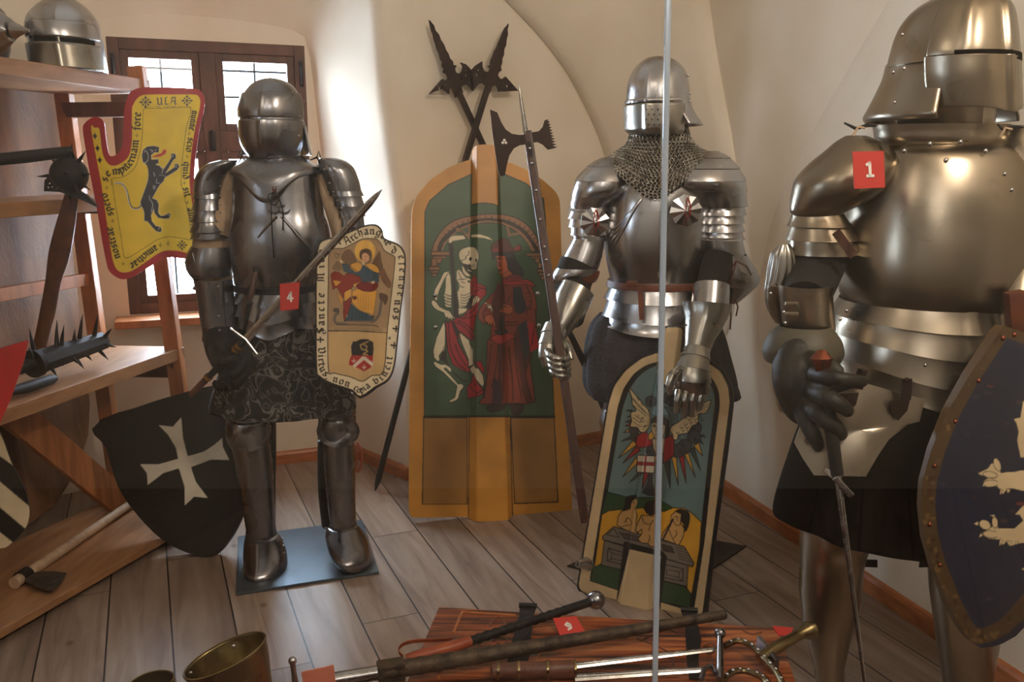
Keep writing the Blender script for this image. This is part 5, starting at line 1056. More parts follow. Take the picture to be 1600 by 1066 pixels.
        kx = 388 if nm == 'a' else 529; plate('knee_cap', [P(kx+33*math.cos(q*PI/12), 674+26*math.sin(q*PI/12), Yl-.055-.012*abs(math.sin(q*PI/12))+.03*abs(math.cos(q*PI/12))**2) for q in range(24)], S, T_, bulge=.026, th=.004)
        fx = -.25 if nm == 'a' else .3
        f = body('sabaton', ft, Yl-.02, S, T_, ratio=1, n=48, mod=ridge(fx*0, .12, .05), sharp=60)
        xs = po[1][2] if nm == 'a' else po[1][1]
        for y in (640, 662, 690): 
            mb = MB(); mb.box(P(xs+(-2 if nm == 'a' else 2), y, Yl-.01), (.012, .02, .008), bev=.002); mb.build('strap_buckle', M['black_iron'], T_)
        ax = (445, 870) if nm == 'a' else (513, 853)
        for k_ in range(5):
            riv('rivet', [(ax[0]+(-1.5*k_ if nm == 'a' else 2.5*k_)*0+(-3+k_*1.0 if nm == 'a' else -4+k_*2.6), ax[1]-28+k_*11, Yl-.06)], T_, .0035)
    mb = MB(); mb.tube([P(x, y, 3.12) for x, y in [tuple(r[1]) for r in cr([(557, 692), (563, 700), (565, 715), (563, 732), (558, 737), (557, 722), (558, 705)], 4)]], .005, 8); mb.build('hanging_strap', M['red_leather'], T_)
    # dagger in the belt
    D = thing('dagger', P(392, 500, 2.98), 'small brown-gripped dagger in the belt of the armour by the window', 'dagger')
    mb = MB(); mb.tube([P(399, 425, 2.97), P(397, 440, 2.96), P(392, 462, 2.95), P(390, 470, 2.95)], [.008, .010, .011, .008], 12); mb.build('grip', M['shaft_wood'], D)
    MB().ball(P(399, 421, 2.97), .009, 10).build('pommel', M['black_iron'], D); MB().ball(P(390, 474, 2.95), .013, 10, (1, .8, .6)).build('guard', M['black_iron'], D)
    mb = MB(); mb.tube([P(390, 474, 2.95), P(385, 500, 2.95), P(381, 524, 2.96)], [.010, .008, .004], 10); mb.build('scabbard', M['black_leather'], D)
    # sword
    W = thing('longsword', P(300, 618, 2.80), 'long straight sword held slantwise by the armour near the window', 'sword')
    g = P(384, 531, 2.78); tip = P(597, 296, 2.62); pom = P(301, 614, 2.83); fc = Vector((0, -1, .1))
    blade_mesh(g, tip, .026, .022, .006, fc, .09).build('blade', M['blade'], W, sharp=15)
    d = (tip-g).normalized(); s = d.cross(fc).normalized()
    ga, gb = P(360, 513, 2.78), P(402, 554, 2.78); mb = MB(); mb.tube([ga, ga.lerp(g, .2), g, gb.lerp(g, .2), gb], [.006, .0038, .006, .0038, .006], 10); mb.build('guard', M['steel'], W)
    mb = MB(); mb.tube([g, g.lerp(pom, .15), g.lerp(pom, .5), g.lerp(pom, .75), pom], [.011, .013, .012, .010, .009], 14); gr = mb.build('grip', M['black_leather'], W)
    for t in (.1, .16, .68): c = g.lerp(pom, t); mb = MB(); mb.tube([c, c+(pom-g).normalized()*.012], .0145, 14); mb.build('gold_band', M['gold'], gr)
    mb = MB(); mb.tube([g.lerp(pom, .76), pom, pom+(pom-g).normalized()*.012], [.0115, .0105, .007], 14); mb.build('pommel', M['dark_wood'], W)
    c = P(452, 464, 2.72); number_card('4', [P(437, 444, 2.70), P(468, 441, 2.70), P(466, 483, 2.70), P(438, 486, 2.70)], 'red number card reading 4 hanging on the longsword')
    # metal stand
    q = [PZ(x, y, .012) for x, y in ((369, 927), (592, 893), (566, 812), (372, 838))]
    o = MB().prism(q, (0, 0, -.011)).build('base_plate', M['stand_metal'], None, smooth=False, bev=.002)
    tag(o, 'blue-grey metal floor plate under the armour by the window', 'metal plate')
knight4()
# ------------------------------------------------------------------ armour in the middle, with mail collar
def torus_rings(name, spots, parent, m_, R=.0070, r=.0014):
    """spots: (centre, normal, tilt) -> one mesh of small iron rings"""
    nu, nv = 9, 4; base = []
    for i in range(nu):
        for j in range(nv):
            u, v = 2*PI*i/nu, 2*PI*j/nv; base.append(((R+r*math.cos(v))*math.cos(u), (R+r*math.cos(v))*math.sin(u), r*math.sin(v)))
    base = np.array(base); fb = [(i*nv+j, ((i+1) % nu)*nv+j, ((i+1) % nu)*nv+(j+1) % nv, i*nv+(j+1) % nv) for i in range(nu) for j in range(nv)]; fb = np.array(fb)
    V = []; Fs = []
    for k, (c, n, tl) in enumerate(spots):
        q = n.to_track_quat('Z', 'Y').to_matrix() @ Matrix.Rotation(tl, 3, 'Y'); V.append(base @ np.array(q).T + np.array(c)); Fs.append(fb + k*len(base))
    V = np.concatenate(V); Fs = np.concatenate(Fs); me = bpy.data.meshes.new(name)
    me.vertices.add(len(V)); me.vertices.foreach_set('co', V.astype(np.float32).ravel()); me.loops.add(Fs.size); me.loops.foreach_set('vertex_index', Fs.astype(np.int32).ravel())
    me.polygons.add(len(Fs)); me.polygons.foreach_set('loop_start', np.arange(0, Fs.size, 4, dtype=np.int32)); me.update(calc_edges=True); me.validate()
    return link(name, me, m_, parent, sharp=180)
def strip_plate(name, edges, mat_, parent, th=.003):
    """a curved plate between lists of world points (rows)"""
    mb = MB(); mb.rings(edges, cap=False, closed=False); o = mb.build(name, mat_, parent); s = o.modifiers.new('s', 'SOLIDIFY'); s.thickness = th; s.offset = 0; return o
def gauntlet_fingers(fs, mat_, parent, nb=4):
    for f in fs:
        limb('finger', f, mat_, parent, nb=nb, flare=.09, n=14)
        c = P(f[-1][0], f[-1][1], f[-1][2]); mb = MB(); mb.ball(c, f[-1][3]*mpp(c)*.95, 10); 
def knight2():
    Y = 3.02; S = M['steel']; B = M['bright_steel']
    T_ = thing('suit_of_armour', (P(1025, 880, Y).x, Y, 0), 'steel plate armour with mail collar and star-shaped shoulder discs, behind cream-bordered shield', 'suit of armour', 'suits of armour')
    yaw = -.5
    h = body('helmet', [(88, 1022, 1034), (91, 1010, 1047), (99, 998, 1060), (112, 988, 1070), (130, 981, 1075), (150, 979, 1077), (163, 979, 1077)], Y, S, T_, ratio=1.15, yaw=yaw, mod=lambda a, t: 1+.04*math.exp(-(a/.07)**2)+.03*math.exp(-((abs(a)-PI)/.1)**2), n=80, cap=True)
    body('neck_guard', [(156, 979, 1077), (165, 979, 1078), (178, 979, 1084), (190, 980, 1092), (196, 981, 1096)], Y+.01, S, h, ratio=1.2, yaw=yaw, arc=(.95, 2*PI-1.1), grow=.001, solid=.003, n=48)
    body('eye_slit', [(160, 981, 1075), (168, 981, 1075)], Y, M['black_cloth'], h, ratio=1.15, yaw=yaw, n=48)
    body('brow_edge', [(157, 979, 1077), (160, 978, 1078), (163, 978.5, 1077.5)], Y, S, h, ratio=1.16, yaw=yaw, arc=(-1.2, 1.1), grow=.003, solid=.003, n=60, mod=lambda a, t: 1+.045*math.exp(-(a/.07)**2))
    body('slit_end', [(160, 978, 1078), (170, 978, 1078)], Y, S, h, ratio=1.15, yaw=yaw, arc=(.62, 1.15), grow=.003, n=12)
    v = body('visor', [(165, 978, 1078), (180, 978, 1078), (200, 979, 1077), (206, 982, 1076), (211, 990, 1072)], Y, B, h, ratio=1.2, yaw=yaw, arc=(-1.15, 1.15), grow=.006, mod=ridge(k=.09, w=.1), solid=.003, n=60)
    # breaths
    cC = P(1028, 185, Y)
    for i in range(3):
        for j in range(4):
            if (i+j) % 2: 
                pass
            x = 1010+i*9+(j % 2)*3; y = 171+j*8; t_ = (x-1028)/50; mb = MB(); q = P(x, y, Y-.165+.05*max(0, (x-1012)/40)); mb.ball(q, .0026, 8); mb.build('breath_hole', M['black_iron'], v)
    riv('rivet', [(1076, 118, 2.98), (1079, 146, 2.98), (1072, 135, 2.95), (1078, 158, 2.96), (985, 160, 2.95)], h, .004)
    body('mail_lining', [(196, 992, 1070), (215, 990, 1074), (226, 986, 1080), (240, 964, 1104), (254, 944, 1120), (262, 938, 1128)], Y, M['dark_cloth'], T_, ratio=.72, n=48, zmod=lambda a, t: -.115*max(0, t-.5)**1.2*2*math.exp(-((a+.2)/.55)**2))
    rings, cs = body_rings([(197, 988, 1072), (205, 987, 1073), (216, 985, 1077), (226, 981, 1083), (234, 970, 1096), (243, 957, 1110), (253, 944, 1121), (258, 940, 1124)], Y, ratio=.76, n=360, dens=5, grow=.004, zmod=lambda a, t: -.12*max(0, t-.45)**1.2*2*math.exp(-((a+.2)/.55)**2))
    spots = []; D = .0125
    # resample rows at even distance along the front
    for k in range(0, 360):
        pass
    col0 = [r[180] for r in rings]
    acc = 0; rows_ = [0]; 
    fr = [(rings[i][150]-rings[i+1][150]).length for i in range(len(rings)-1)]
    tot = sum(fr); nrow = int(tot/(D*.62))
    for rI in range(nrow):
        target = tot*rI/nrow; i = 0
        while i < len(fr)-1 and target > fr[i]: target -= fr[i]; i += 1
        f = target/fr[i]; ring = [rings[i][k].lerp(rings[i+1][k], f) for k in range(360)]
        per = sum((ring[k]-ring[k-1]).length for k in range(360)); n_ = int(per/D); step = 360/n_
        for m_ in range(n_):
            k = (m_ + (.5 if rI % 2 else 0))*step; k0 = int(k) % 360; c = ring[k0].lerp(ring[(k0+1) % 360], k-int(k))
            if not 40 < k0 < 320: continue
            up = (rings[i][k0]-rings[i+1][k0]).normalized(); tg = (ring[(k0+1) % 360]-ring[k0-1]).normalized(); nn = tg.cross(up)
            if nn.y > 0 and 90 < k0 < 270: nn = -nn
            spots.append((c, nn, (.5 if rI % 2 else -.5)+random.uniform(-.15, .15)))
    torus_rings('mail_collar', spots, T_, M['mail'])
    # trunk
    def bm_(a, t): return 1+.02*math.exp(-(a/.2)**2)*math.sin(PI*min(1, t*1.2))
    b = body('breastplate', [(262, 985, 1090), (275, 968, 1100), (290, 957, 1104), (310, 950, 1106), (335, 946, 1106), (360, 943, 1104), (385, 944, 1102), (410, 948, 1100), (430, 952, 1097), (442, 954, 1096)], Y, S, T_, ratio=.82, expo=2.3, mod=bm_, n=96)
    Cc = P(1025, 350, Y)
    def onb(x, y, out=.0):                     # point on the breastplate front at photo position
        rr = {275: (968, 1100), 300: (953, 1105), 335: (946, 1106), 385: (944, 1102), 430: (952, 1097)}; ks = sorted(rr)
        k = min(max(y, 275), 430); i = max(j for j in range(len(ks)) if ks[j] <= k); i = min(i, len(ks)-2); f = (k-ks[i])/(ks[i+1]-ks[i])
        xl = rr[ks[i]][0]*(1-f)+rr[ks[i+1]][0]*f; xr = rr[ks[i]][1]*(1-f)+rr[ks[i+1]][1]*f; cx = (xl+xr)/2; hw = (xr-xl)/2*.0021; u = min(.97, abs((x-cx)/((xr-xl)/2)))
        dy = hw*.82*(1-u**2.3)**(1/2.3); return P(x, y, Y-dy*1.01-out)
    for sx, ends in ((-1, (944, 376)), (1, (1075, 376))):
        for k in range(4):
            a0 = (1009+sx*2+sx*k*4.5, 306+k*4.5); a1 = (ends[0]+k*sx*0+(0 if sx < 0 else -0)+(k*4 if sx < 0 else -k*3), ends[1]+k*5-4)
            pts = []
            for i in range(13):
                u = i/12; x = a0[0]*(1-u)+a1[0]*u; y = a0[1]*(1-u)+a1[1]*u; pts.append(onb(x, y+4*math.sin(PI*u)*(1 if sx < 0 else 1), .0))
            mb = MB(); mb.tube(pts, [.001]+[.0052]*11+[.001], 8); mb.build('flute', S, b)
    strip_plate('throat_plate', [[onb(970+i*12, 262+14*math.exp(-((i-3.5)/2.5)**2)*j+j*6*0, .004) for i in range(10)] for j in (0, 1, 2.2)], S, b)
    riv('rivet', [(1008, 303, 2.86), (1012, 287, 2.87)], b, .004)
    body('waist_belt', [(437, 952, 1100), (441, 951, 1101), (447, 950, 1101)], Y, M['brown_leather'], T_, ratio=.82, grow=.006, n=60)
    mb = MB(); mb.box(P(987, 444, 2.86), (.035, .01, .022), bev=.003); mb.build('belt_buckle', M['brown_leather'], T_)
    mb = MB(); mb.bar(P(1000, 448, 2.855), P(1003, 500, 2.845), .017, .003, up=(0, 1, 0)); mb.build('belt_end', M['brown_leather'], T_)
    body('fauld', [(447, 950, 1102), (460, 948, 1103), (480, 945, 1104), (500, 944, 1106), (511, 944, 1107)], Y, S, T_, ratio=.85, nb=3, flare=.05, zmod=lambda a, t: .01*t*math.exp(-((abs(a)-1.2)/.4)**2)-.008*t*math.exp(-(a/.6)**2), n=80)
    mb = MB(); mb.bar(onb(1093, 363, .006), onb(1045, 391, .006), .018, .004, up=(0, 1, 0)); mb.build('shoulder_strap', M['brown_leather'], T_)
    body('padded_breeches', [(490, 938, 1112), (505, 925, 1124), (530, 917, 1134), (560, 913, 1142), (590, 912, 1150), (604, 914, 1152), (616, 920, 1156), (618, 926, 1148), (590, 930, 1140)], Y+.02, M['grey_cloth'], T_, ratio=.62, n=120, mod=lambda a, t: 1+.05*abs(math.sin(a*6.5))-.03, cap=False)
    # left arm of the picture, holding the pollaxe
    body('pauldron', [(246, 940, 962), (253, 926, 968), (263, 914, 977), (276, 902, 983), (290, 896, 984), (304, 893, 975), (318, 891, 950), (326, 892, 944)], Y-.03, S, T_, ratio=.95, n=48, nb=4, flare=.02)
    body('arm_lames', [(318, 891, 950), (332, 889, 949), (348, 889, 948), (364, 892, 947), (376, 896, 945)], Y-.02, S, T_, ratio=.95, nb=5, flare=.09, n=44)
    body('rerebrace', [(372, 895, 945), (384, 889, 944), (400, 880, 941), (416, 871, 936), (428, 866, 930)], Y-.05, S, T_, ratio=.95, nb=1, flare=.03, n=40)
    def rondel(x, y, r, Yr, n=8, rot=.2):
        c = P(x, y, Yr); m_ = mpp(c)*r; V = [c+Vector((0, -.016, 0))]; N = n*2
        for k in range(N):
            a = rot+k*PI/n; q = m_*(1 if k % 2 == 0 else .90); V.append(c+Vector((q*math.cos(a), -.004 if k % 2 == 0 else -.001, q*math.sin(a))))
        f = [[0, 1+k, 1+(k+1) % N] for k in range(N)]
        mb = MB(); mb.add(V, f); o = mb.build('shoulder_disc', S, T_, smooth=False); s = o.modifiers.new('s', 'SOLIDIFY'); s.thickness = .002
        mb = MB(); mb.tube([V[1+k] for k in range(N)]+[V[1]], .0014, 6, cap=False); mb.build('disc_rim', M['bright_steel'], o)
        mb = MB(); mb.ball(c+Vector((0, -.022, 0)), .007, 10); mb.build('rivet', S, o)
        mb = MB()
        mb.tube([c+Vector(q) for q in ((0, -.022, .042), (.008, -.026, .02), (.009, -.024, -.01), (.003, -.022, -.026), (-.005, -.024, -.01), (-.004, -.026, .02), (.001, -.022, .042))], .0016, 6)
        mb.tube([c+Vector((.004, -.023, .042)), c+Vector((.013, -.026, .01)), c+Vector((.012, -.022, -.014))], .0014, 6); mb.build('red_cord', M['red_cord'], o)
    rondel(929, 347, 23, 2.84, rot=.25); rondel(1071, 329, 25.5, 2.83, rot=.15)
    limb('elbow_padding', [(905, 415, 2.95, 32), (895, 440, 2.93, 30), (892, 470, 2.88, 28), (890, 500, 2.82, 22)], M['dark_cloth'], T_, n=30)
    body('couter', [(418, 868, 935), (430, 862, 928), (442, 860, 900), (456, 860, 880)], Y-.1, S, T_, ratio=.9, nb=2, flare=.04, n=40)
    body('elbow_strap', [(424, 880, 936), (432, 880, 934), (440, 882, 930)], Y-.09, M['brown_leather'], T_, ratio=.95, grow=.003, n=36)
    limb('gauntlet_cuff', [(903, 452, 2.84, 27), (893, 472, 2.82, 28), (884, 495, 2.79, 24), (874, 514, 2.77, 18), (868, 524, 2.76, 16)], B, T_, nb=1, flare=.03, n=40, up=True)
    g = limb('gauntlet_hand', [(868, 512, 2.76, 19), (862, 532, 2.73, 19), (858, 552, 2.71, 17), (862, 570, 2.70, 14)], B, T_, nb=4, flare=.06, n=30)
    ax0, ax1 = P(827, 225, 2.80), P(914, 815, 2.55)
    def axp(y): t = (y-225)/(815-225); return 827+87*t, 2.80+(2.55-2.80)*t
    for i in range(4):
        y0 = 548+i*9; x, ya = axp(y0+6)
        limb('finger', [(856+i*2, y0-2, 2.70, 6.2), (858+i*2, y0+6, 2.66, 6), (868+i*2, y0+12, 2.635, 5.8), (880+i*1.5, y0+14, 2.64, 5.2), (888, y0+11, 2.67, 4.6)], B, g, nb=5, flare=.08, n=12)
    limb('thumb', [(878, 530, 2.74, 6), (888, 545, 2.70, 6), (892, 562, 2.68, 5)], B, g, nb=3, flare=.08, n=12)
    riv('rivet', [(851, 520, 2.73), (850, 535, 2.71), (866, 518, 2.72), (849, 552, 2.69)], g, .0035)
    # right arm of the picture
    body('pauldron', [(236, 1090, 1122), (243, 1072, 1136), (254, 1050, 1148), (266, 1036, 1156), (280, 1030, 1163), (292, 1036, 1165), (304, 1066, 1166), (322, 1086, 1166)], Y-.03, S, T_, ratio=.95, n=56, nb=5, flare=.018)
    body('arm_lames', [(310, 1092, 1166), (326, 1093, 1165), (342, 1094, 1162), (358, 1095, 1161), (374, 1096, 1161)], Y-.02, S, T_, ratio=.95, nb=5, flare=.09, n=44)
    body('rerebrace', [(370, 1096, 1160), (384, 1098, 1162), (398, 1100, 1166), (408, 1104, 1170)], Y-.03, S, T_, ratio=.9, nb=1, flare=.02, n=40)
    body('couter', [(398, 1106, 1168), (410, 1108, 1173), (424, 1110, 1181), (436, 1114, 1185), (448, 1120, 1180), (462, 1128, 1166), (474, 1134, 1152)], Y-.08, S, T_, ratio=.8, nb=3, flare=.03, n=44, mod=lambda a, t: 1+.05*math.exp(-((a-1.4)/.25)**2)*math.sin(PI*t))
    mb = MB()
    for pts in ([(1140, 425, 2.85), (1150, 408, 2.84), (1166, 416, 2.85), (1174, 430, 2.87)], [(1150, 410, 2.84), (1145, 430, 2.84), (1138, 445, 2.85)], [(1143, 468, 2.86), (1142, 490, 2.86), (1141, 515, 2.87)], [(1149, 468, 2.88), (1153, 480, 2.88), (1150, 494, 2.88)]):
        mb.tube([P(*p) for p in pts], .0025, 6)
        mb.build('arm_lace', M['brown_leather'], T_); mb = MB()
    limb('elbow_padding', [(1125, 400, 2.93, 24), (1118, 430, 2.9, 26), (1112, 460, 2.86, 24), (1105, 490, 2.8, 22)], M['dark_cloth'], T_, n=30)
    limb('vambrace', [(1112, 446, 2.84, 28), (1110, 470, 2.82, 29), (1107, 495, 2.8, 30)], S, T_, nb=1, flare=.02, n=36, up=True)
    fl = lambda a, t: 1+.03*(1-t)*math.cos(a*9)
    limb('gauntlet_cuff', [(1105, 474, 2.76, 37, .8), (1103, 492, 2.75, 34, .8), (1095, 520, 2.72, 25, .85), (1089, 549, 2.69, 20, .9)], B, T_, nb=1, flare=.02, n=72, mod=fl, up=True)
    g = limb('gauntlet_hand', [(1090, 545, 2.68, 20, .7), (1087, 560, 2.66, 22, .65), (1083, 578, 2.64, 26, .6), (1081, 596, 2.63, 29, .55), (1080, 612, 2.63, 27, .5), (1078, 622, 2.63, 23, .45)], B, T_, nb=5, flare=.05, n=48)
    for i, (x, y1, w_) in enumerate(((1060, 644, 6), (1071, 652, 6.4), (1083, 650, 6.3), (1095, 640, 5.8))):
        limb('finger', [(x+1, 610, 2.62, w_+.6), (x, 620, 2.61, w_+.3), (x-1, 632, 2.61, w_), (x-3, y1, 2.62, w_*.75)], B, g, nb=4, flare=.09, n=14)
    limb('thumb', [(1060, 578, 2.63, 7), (1050, 588, 2.6, 7), (1046, 602, 2.59, 6), (1047, 614, 2.6, 4.5)], B, g, nb=3, flare=.08, n=14)
    riv('rivet', [(1068, 553, 2.66), (1070, 546, 2.66), (1059, 581, 2.6), (1066, 578, 2.6), (1054, 605, 2.58), (1072, 508, 2.7)], g, .004)
    # legs
    for xl, xr, nm in ((940, 1004, 0), (1040, 1106, 1)):
        dx = xl-940
        body('cuisse', [(600, 944+dx, 1008+dx), (630, 943+dx, 1004+dx), (645, 942+dx, 1002+dx)], Y+.03, S, T_, ratio=1, n=40)
        body('knee_plate', [(640, 941+dx, 1002+dx), (658, 937+dx, 1003+dx), (676, 939+dx, 1000+dx), (692, 943+dx, 998+dx)], Y+.02, S, T_, ratio=1.05, n=40)
        body('greave', [(688, 942+dx, 998+dx), (730, 941+dx, 1000+dx), (790, 944+dx, 990+dx), (840, 946+dx*.95, 984+dx*.95), (862, 944+dx*.95, 986+dx*.95)], Y+.03, S, T_, ratio=1, n=40)
        f0 = (950, 860) if nm == 0 else (1066, 862)
        limb('sabaton', [(f0[0]+22, f0[1]-6, Y+.03, 19), (f0[0]+2, f0[1]+10, Y-.04, 20), (f0[0]-26, f0[1]+19, Y-.12, 14), (f0[0]-48, f0[1]+22, Y-.17, 5)], S, T_, nb=4, flare=.05, n=30)
    q = [PZ(x, y, .006) for x, y in ((886, 884), (1012, 826), (1166, 853), (1060, 925))]
    o = MB().prism(q, (0, 0, -.005)).build('base_plate', M['black_iron'], None, smooth=False); tag(o, 'black metal floor plate under the armour with mail collar', 'metal plate')
    # pollaxe
    Wp = thing('poleaxe', ax1, 'long dark-shafted poleaxe with crescent blade and toothed hammer, gripped by middle armour', 'poleaxe')
    bt = P(912, 815, 2.95); bt = PZ(916, 822, 0.0) if False else P(914, 818, 2.9)
    top = P(824, 205, 2.80); low = P(914, 817, 2.56); d = (low-top)
    # extend to the floor
    foot = top + d*((top.z-.0)/(top.z-low.z)) if low.z > 0 else low
    mb = MB(); mb.bar(top, low if True else foot, .028, .028, up=(0, 1, 0), bev=.006); mb.build('shaft', M['shaft_wood'], Wp, smooth=False)
    dn = d.normalized(); fc = Vector((0, -1, 0)); sd = dn.cross(fc).normalized()
    if sd.x > 0: sd = -sd
    for s_ in (-1, 1):
        mb = MB(); c0 = top + sd*0 + fc*.0155; mb.bar(P(826, 222, 2.78), P(857, 440, 2.70), .014, .003, up=(0, 1, 0)); 
        if s_ < 0: mb.build('langet', M['black_iron'], Wp, smooth=False)
    for y in (232, 255, 297, 342, 385, 405, 429):
        t = (y-205)/(612); q = top+d*t+fc*.018; mb = MB(); mb.ball(q, .005, 8); mb.build('rivet', M['steel'], Wp)
    Yb = 2.79
    def pl(pts, nm, m_, th=.008, par=Wp): return MB().prism([P(x, y, Yb-.004) for x, y in pts], (0, th, 0)).build(nm, m_, par, smooth=False, bev=.0015)
    k = .2814
    bl = [(765.5, 171), (777, 175.5), (783, 190), (790, 202), (800, 209), (812, 211), (820, 210), (820, 226), (812, 227), (803, 232), (796, 243), (792, 258), (789, 274), (783, 276), (778, 268), (774, 240), (769, 205)]
    axe = pl(bl, 'axe_blade', M['brown_iron'])
    for x, y in ((788, 219), (785.5, 223), (790.5, 223)):
        mb = MB(); mb.tube([P(x, y, Yb-.0055), P(x, y, Yb-.0045)], .0042, 10); mb.build('inlay', M['white'], axe)
    hm = [(830, 207), (842, 205), (848, 198), (851, 188)]+sum([[(858+.2*j*2-(0 if j % 1 else 0)+j*.9, 186+j*4.4), (855.5+j*.9, 188.2+j*4.4)] for j in range(11)], [])+[(856, 234), (848, 226), (840, 222), (832, 223)]
    pl(hm, 'hammer_head', M['brown_iron'], .016)
    a_, b_ = P(822, 210, 2.79), P(810, 129, 2.795); mb = blade_mesh(a_, b_, .017, .010, .012, (.3, -1, 0), .35); mb.build('top_spike', M['blade'], Wp, sharp=15)
    # scabbarded sword behind the armour
    Sx = thing('sword_scabbard', P(942, 640, 3.25), 'black scabbard hanging behind the left hip of the middle armour', 'scabbard')
    mb = MB(); mb.tube([P(886, 512, 2.98), P(914, 570, 3.06), P(945, 640, 3.14)], [.010, .013, .012], 12); mb.build('scabbard_body', M['black_leather'], Sx)
mat('mail', '#bdb8ae', '#8a857c', rough=.3, metal=1, scale=30)
knight2()
# ------------------------------------------------------------------ armour number 1, nearest on the right
mat('olive_leather', '#555040', '#403b2f', rough=.55, scale=9, bump=.3, bscale=25)
def knight1():
    Y = 2.12; S = M['aged_steel']
    T_ = thing('suit_of_armour', (P(1450, 1000, Y).x, Y+.02, 0), 'large rounded bronze-toned plate armour on the right with flared helmet and blue shield', 'suit of armour', 'suits of armour')
    yaw = .42
    fl = lambda a, t: 1+.02*math.exp(-(a/.05)**2)+.035*math.exp(-((abs(a)-PI)/.1)**2)
    h = body('helmet', [(-12, 1480, 1545), (-4, 1462, 1555), (10, 1438, 1563), (30, 1419, 1567), (55, 1406, 1569), (83, 1398, 1570), (103, 1394, 1571)], Y, S, T_, ratio=1.1, yaw=yaw, mod=fl, n=96)
    body('neck_guard', [(98, 1395, 1570), (120, 1390, 1572), (145, 1379, 1575), (168, 1368, 1579), (182, 1361, 1582), (190, 1364, 1582)], Y+.02, S, h, ratio=1.2, yaw=yaw, arc=(1.0, 2*PI-1.0), solid=.004, n=60)
    body('eye_slit', [(91, 1396.5, 1571), (103, 1395.5, 1571)], Y, M['black_cloth'], h, ratio=1.15, yaw=yaw, arc=(-.88, .56), grow=.0095, n=60, mod=lambda a, t: 1+.03*math.exp(-(a/.05)**2), solid=.002)  # black band laid over the visor, its colour standing for the shaded slot
    flutes = lambda a, t: 1+.05*math.exp(-(a/.05)**2)+.035*(1-t*.7)*max(0, math.cos(a*9))**3*(abs(a) < 1.0)
    body('brow_plate', [(2, 1450, 1558), (20, 1428, 1565), (45, 1412, 1568), (70, 1402, 1570), (88, 1397, 1571), (97, 1396, 1571)], Y, S, h, ratio=1.1, yaw=yaw, arc=(-1.25, 1.25), grow=.007, mod=flutes, solid=.003, n=96)
    body('visor', [(98, 1395, 1571), (103, 1395, 1571), (125, 1395, 1572), (150, 1398, 1573), (168, 1401, 1574), (173, 1402, 1574)], Y, S, h, ratio=1.18, yaw=yaw, arc=(-1.3, 1.25), grow=.007, mod=ridge(k=.07, w=.08), solid=.003, n=72, zmod=lambda a, t: -.012*t*math.exp(-(a/.3)**2))
    riv('rivet', [(1410, 54, 2.02), (1396, 113, 2.04), (1413, 107, 2.0), (1398, 160, 2.04)], h, .004)
    mb = MB(); mb.tube([P(1560, 36, 2.15), P(1570, 41, 2.14), P(1580, 47, 2.13)], [.010, .006, .001], 8); mb.build('crest_point', S, h)
    body('bevor', [(160, 1400, 1550), (180, 1403, 1547), (198, 1410, 1545), (212, 1418, 1543)], Y, S, T_, ratio=1.02, yaw=yaw*.7, mod=ridge(k=.05, w=.1), n=72)
    body('gorget', [(196, 1368, 1572), (206, 1370, 1570), (222, 1374, 1572), (236, 1392, 1560), (241, 1400, 1552)], Y, S, T_, ratio=.72, expo=2.2, n=80, mod=lambda a, t: 1+.03*math.exp(-((t-.75)/.08)**2))
    riv('rivet', [(1453, 225, 1.93), (1501, 222, 1.94), (1413, 236, 1.97), (1478, 251, 1.92), (1540, 236, 1.97)], T_, .0055)
    b = body('breastplate', [(226, 1385, 1575), (240, 1362, 1598), (262, 1350, 1612), (300, 1336, 1622), (345, 1326, 1628), (395, 1318, 1630), (430, 1316, 1624), (458, 1318, 1612), (474, 1325, 1598), (482, 1332, 1590)], Y, S, T_, ratio=.78, expo=2.1, n=110, zmod=lambda a, t: -.05*t**5*math.exp(-((a+.05)/.7)**2), mod=lambda a, t: 1+.07*math.exp(-((t-.62)/.3)**2)*math.exp(-(a/1.1)**2))
    body('fauld', [(468, 1314, 1604), (485, 1308, 1608), (505, 1304, 1612), (530, 1301, 1616), (555, 1301, 1620), (575, 1304, 1620)], Y, S, T_, ratio=.84, nb=4, flare=.035, n=100, mod=ridge(0, .03, .02), zmod=lambda a, t: -.062*t*math.exp(-((a+.05)/.75)**2))
    riv('rivet', [(1323, 486, 1.98), (1313, 499, 1.99), (1306, 522, 2.0), (1446, 571, 1.86)], T_, .0045)
    Yt = 1.875
    q = [(1355, 600), (1400, 613), (1445, 625), (1441, 642), (1437, 659), (1418, 664), (1389, 687), (1372, 712), (1353, 745), (1272, 743), (1254, 716), (1241, 692), (1248, 672), (1256, 655), (1300, 618)]
    tz = plate('tasset', [P(x, y, Yt-.055*(y-600)/145+.05*max(0, (1340-x)/100)**1.5) for x, y in q], S, T_, bulge=.012, th=.003)
    for pts in ([(1417, 592), (1415, 625), (1405, 632)], [(1348, 577), (1340, 608), (1325, 622)]):
        mb = MB(); mb.bar(P(pts[0][0], pts[0][1], 1.845), P(pts[1][0], pts[1][1], 1.845), .022, .004, up=(0, 1, 0)); p_ = P(pts[2][0]+2, pts[2][1]+2, 1.843); mb.prism([p_+Vector((-.02, 0, .012)), p_+Vector((.02, 0, .014)), p_+Vector((.016, 0, -.012)), p_+Vector((-.002, 0, -.034)), p_+Vector((-.018, 0, -.012))], (0, .004, 0)); mb.ball(P(pts[0][0], pts[0][1]+2, 1.838), .006, 8); mb.build('tasset_strap', M['brown_iron'], T_, smooth=False)
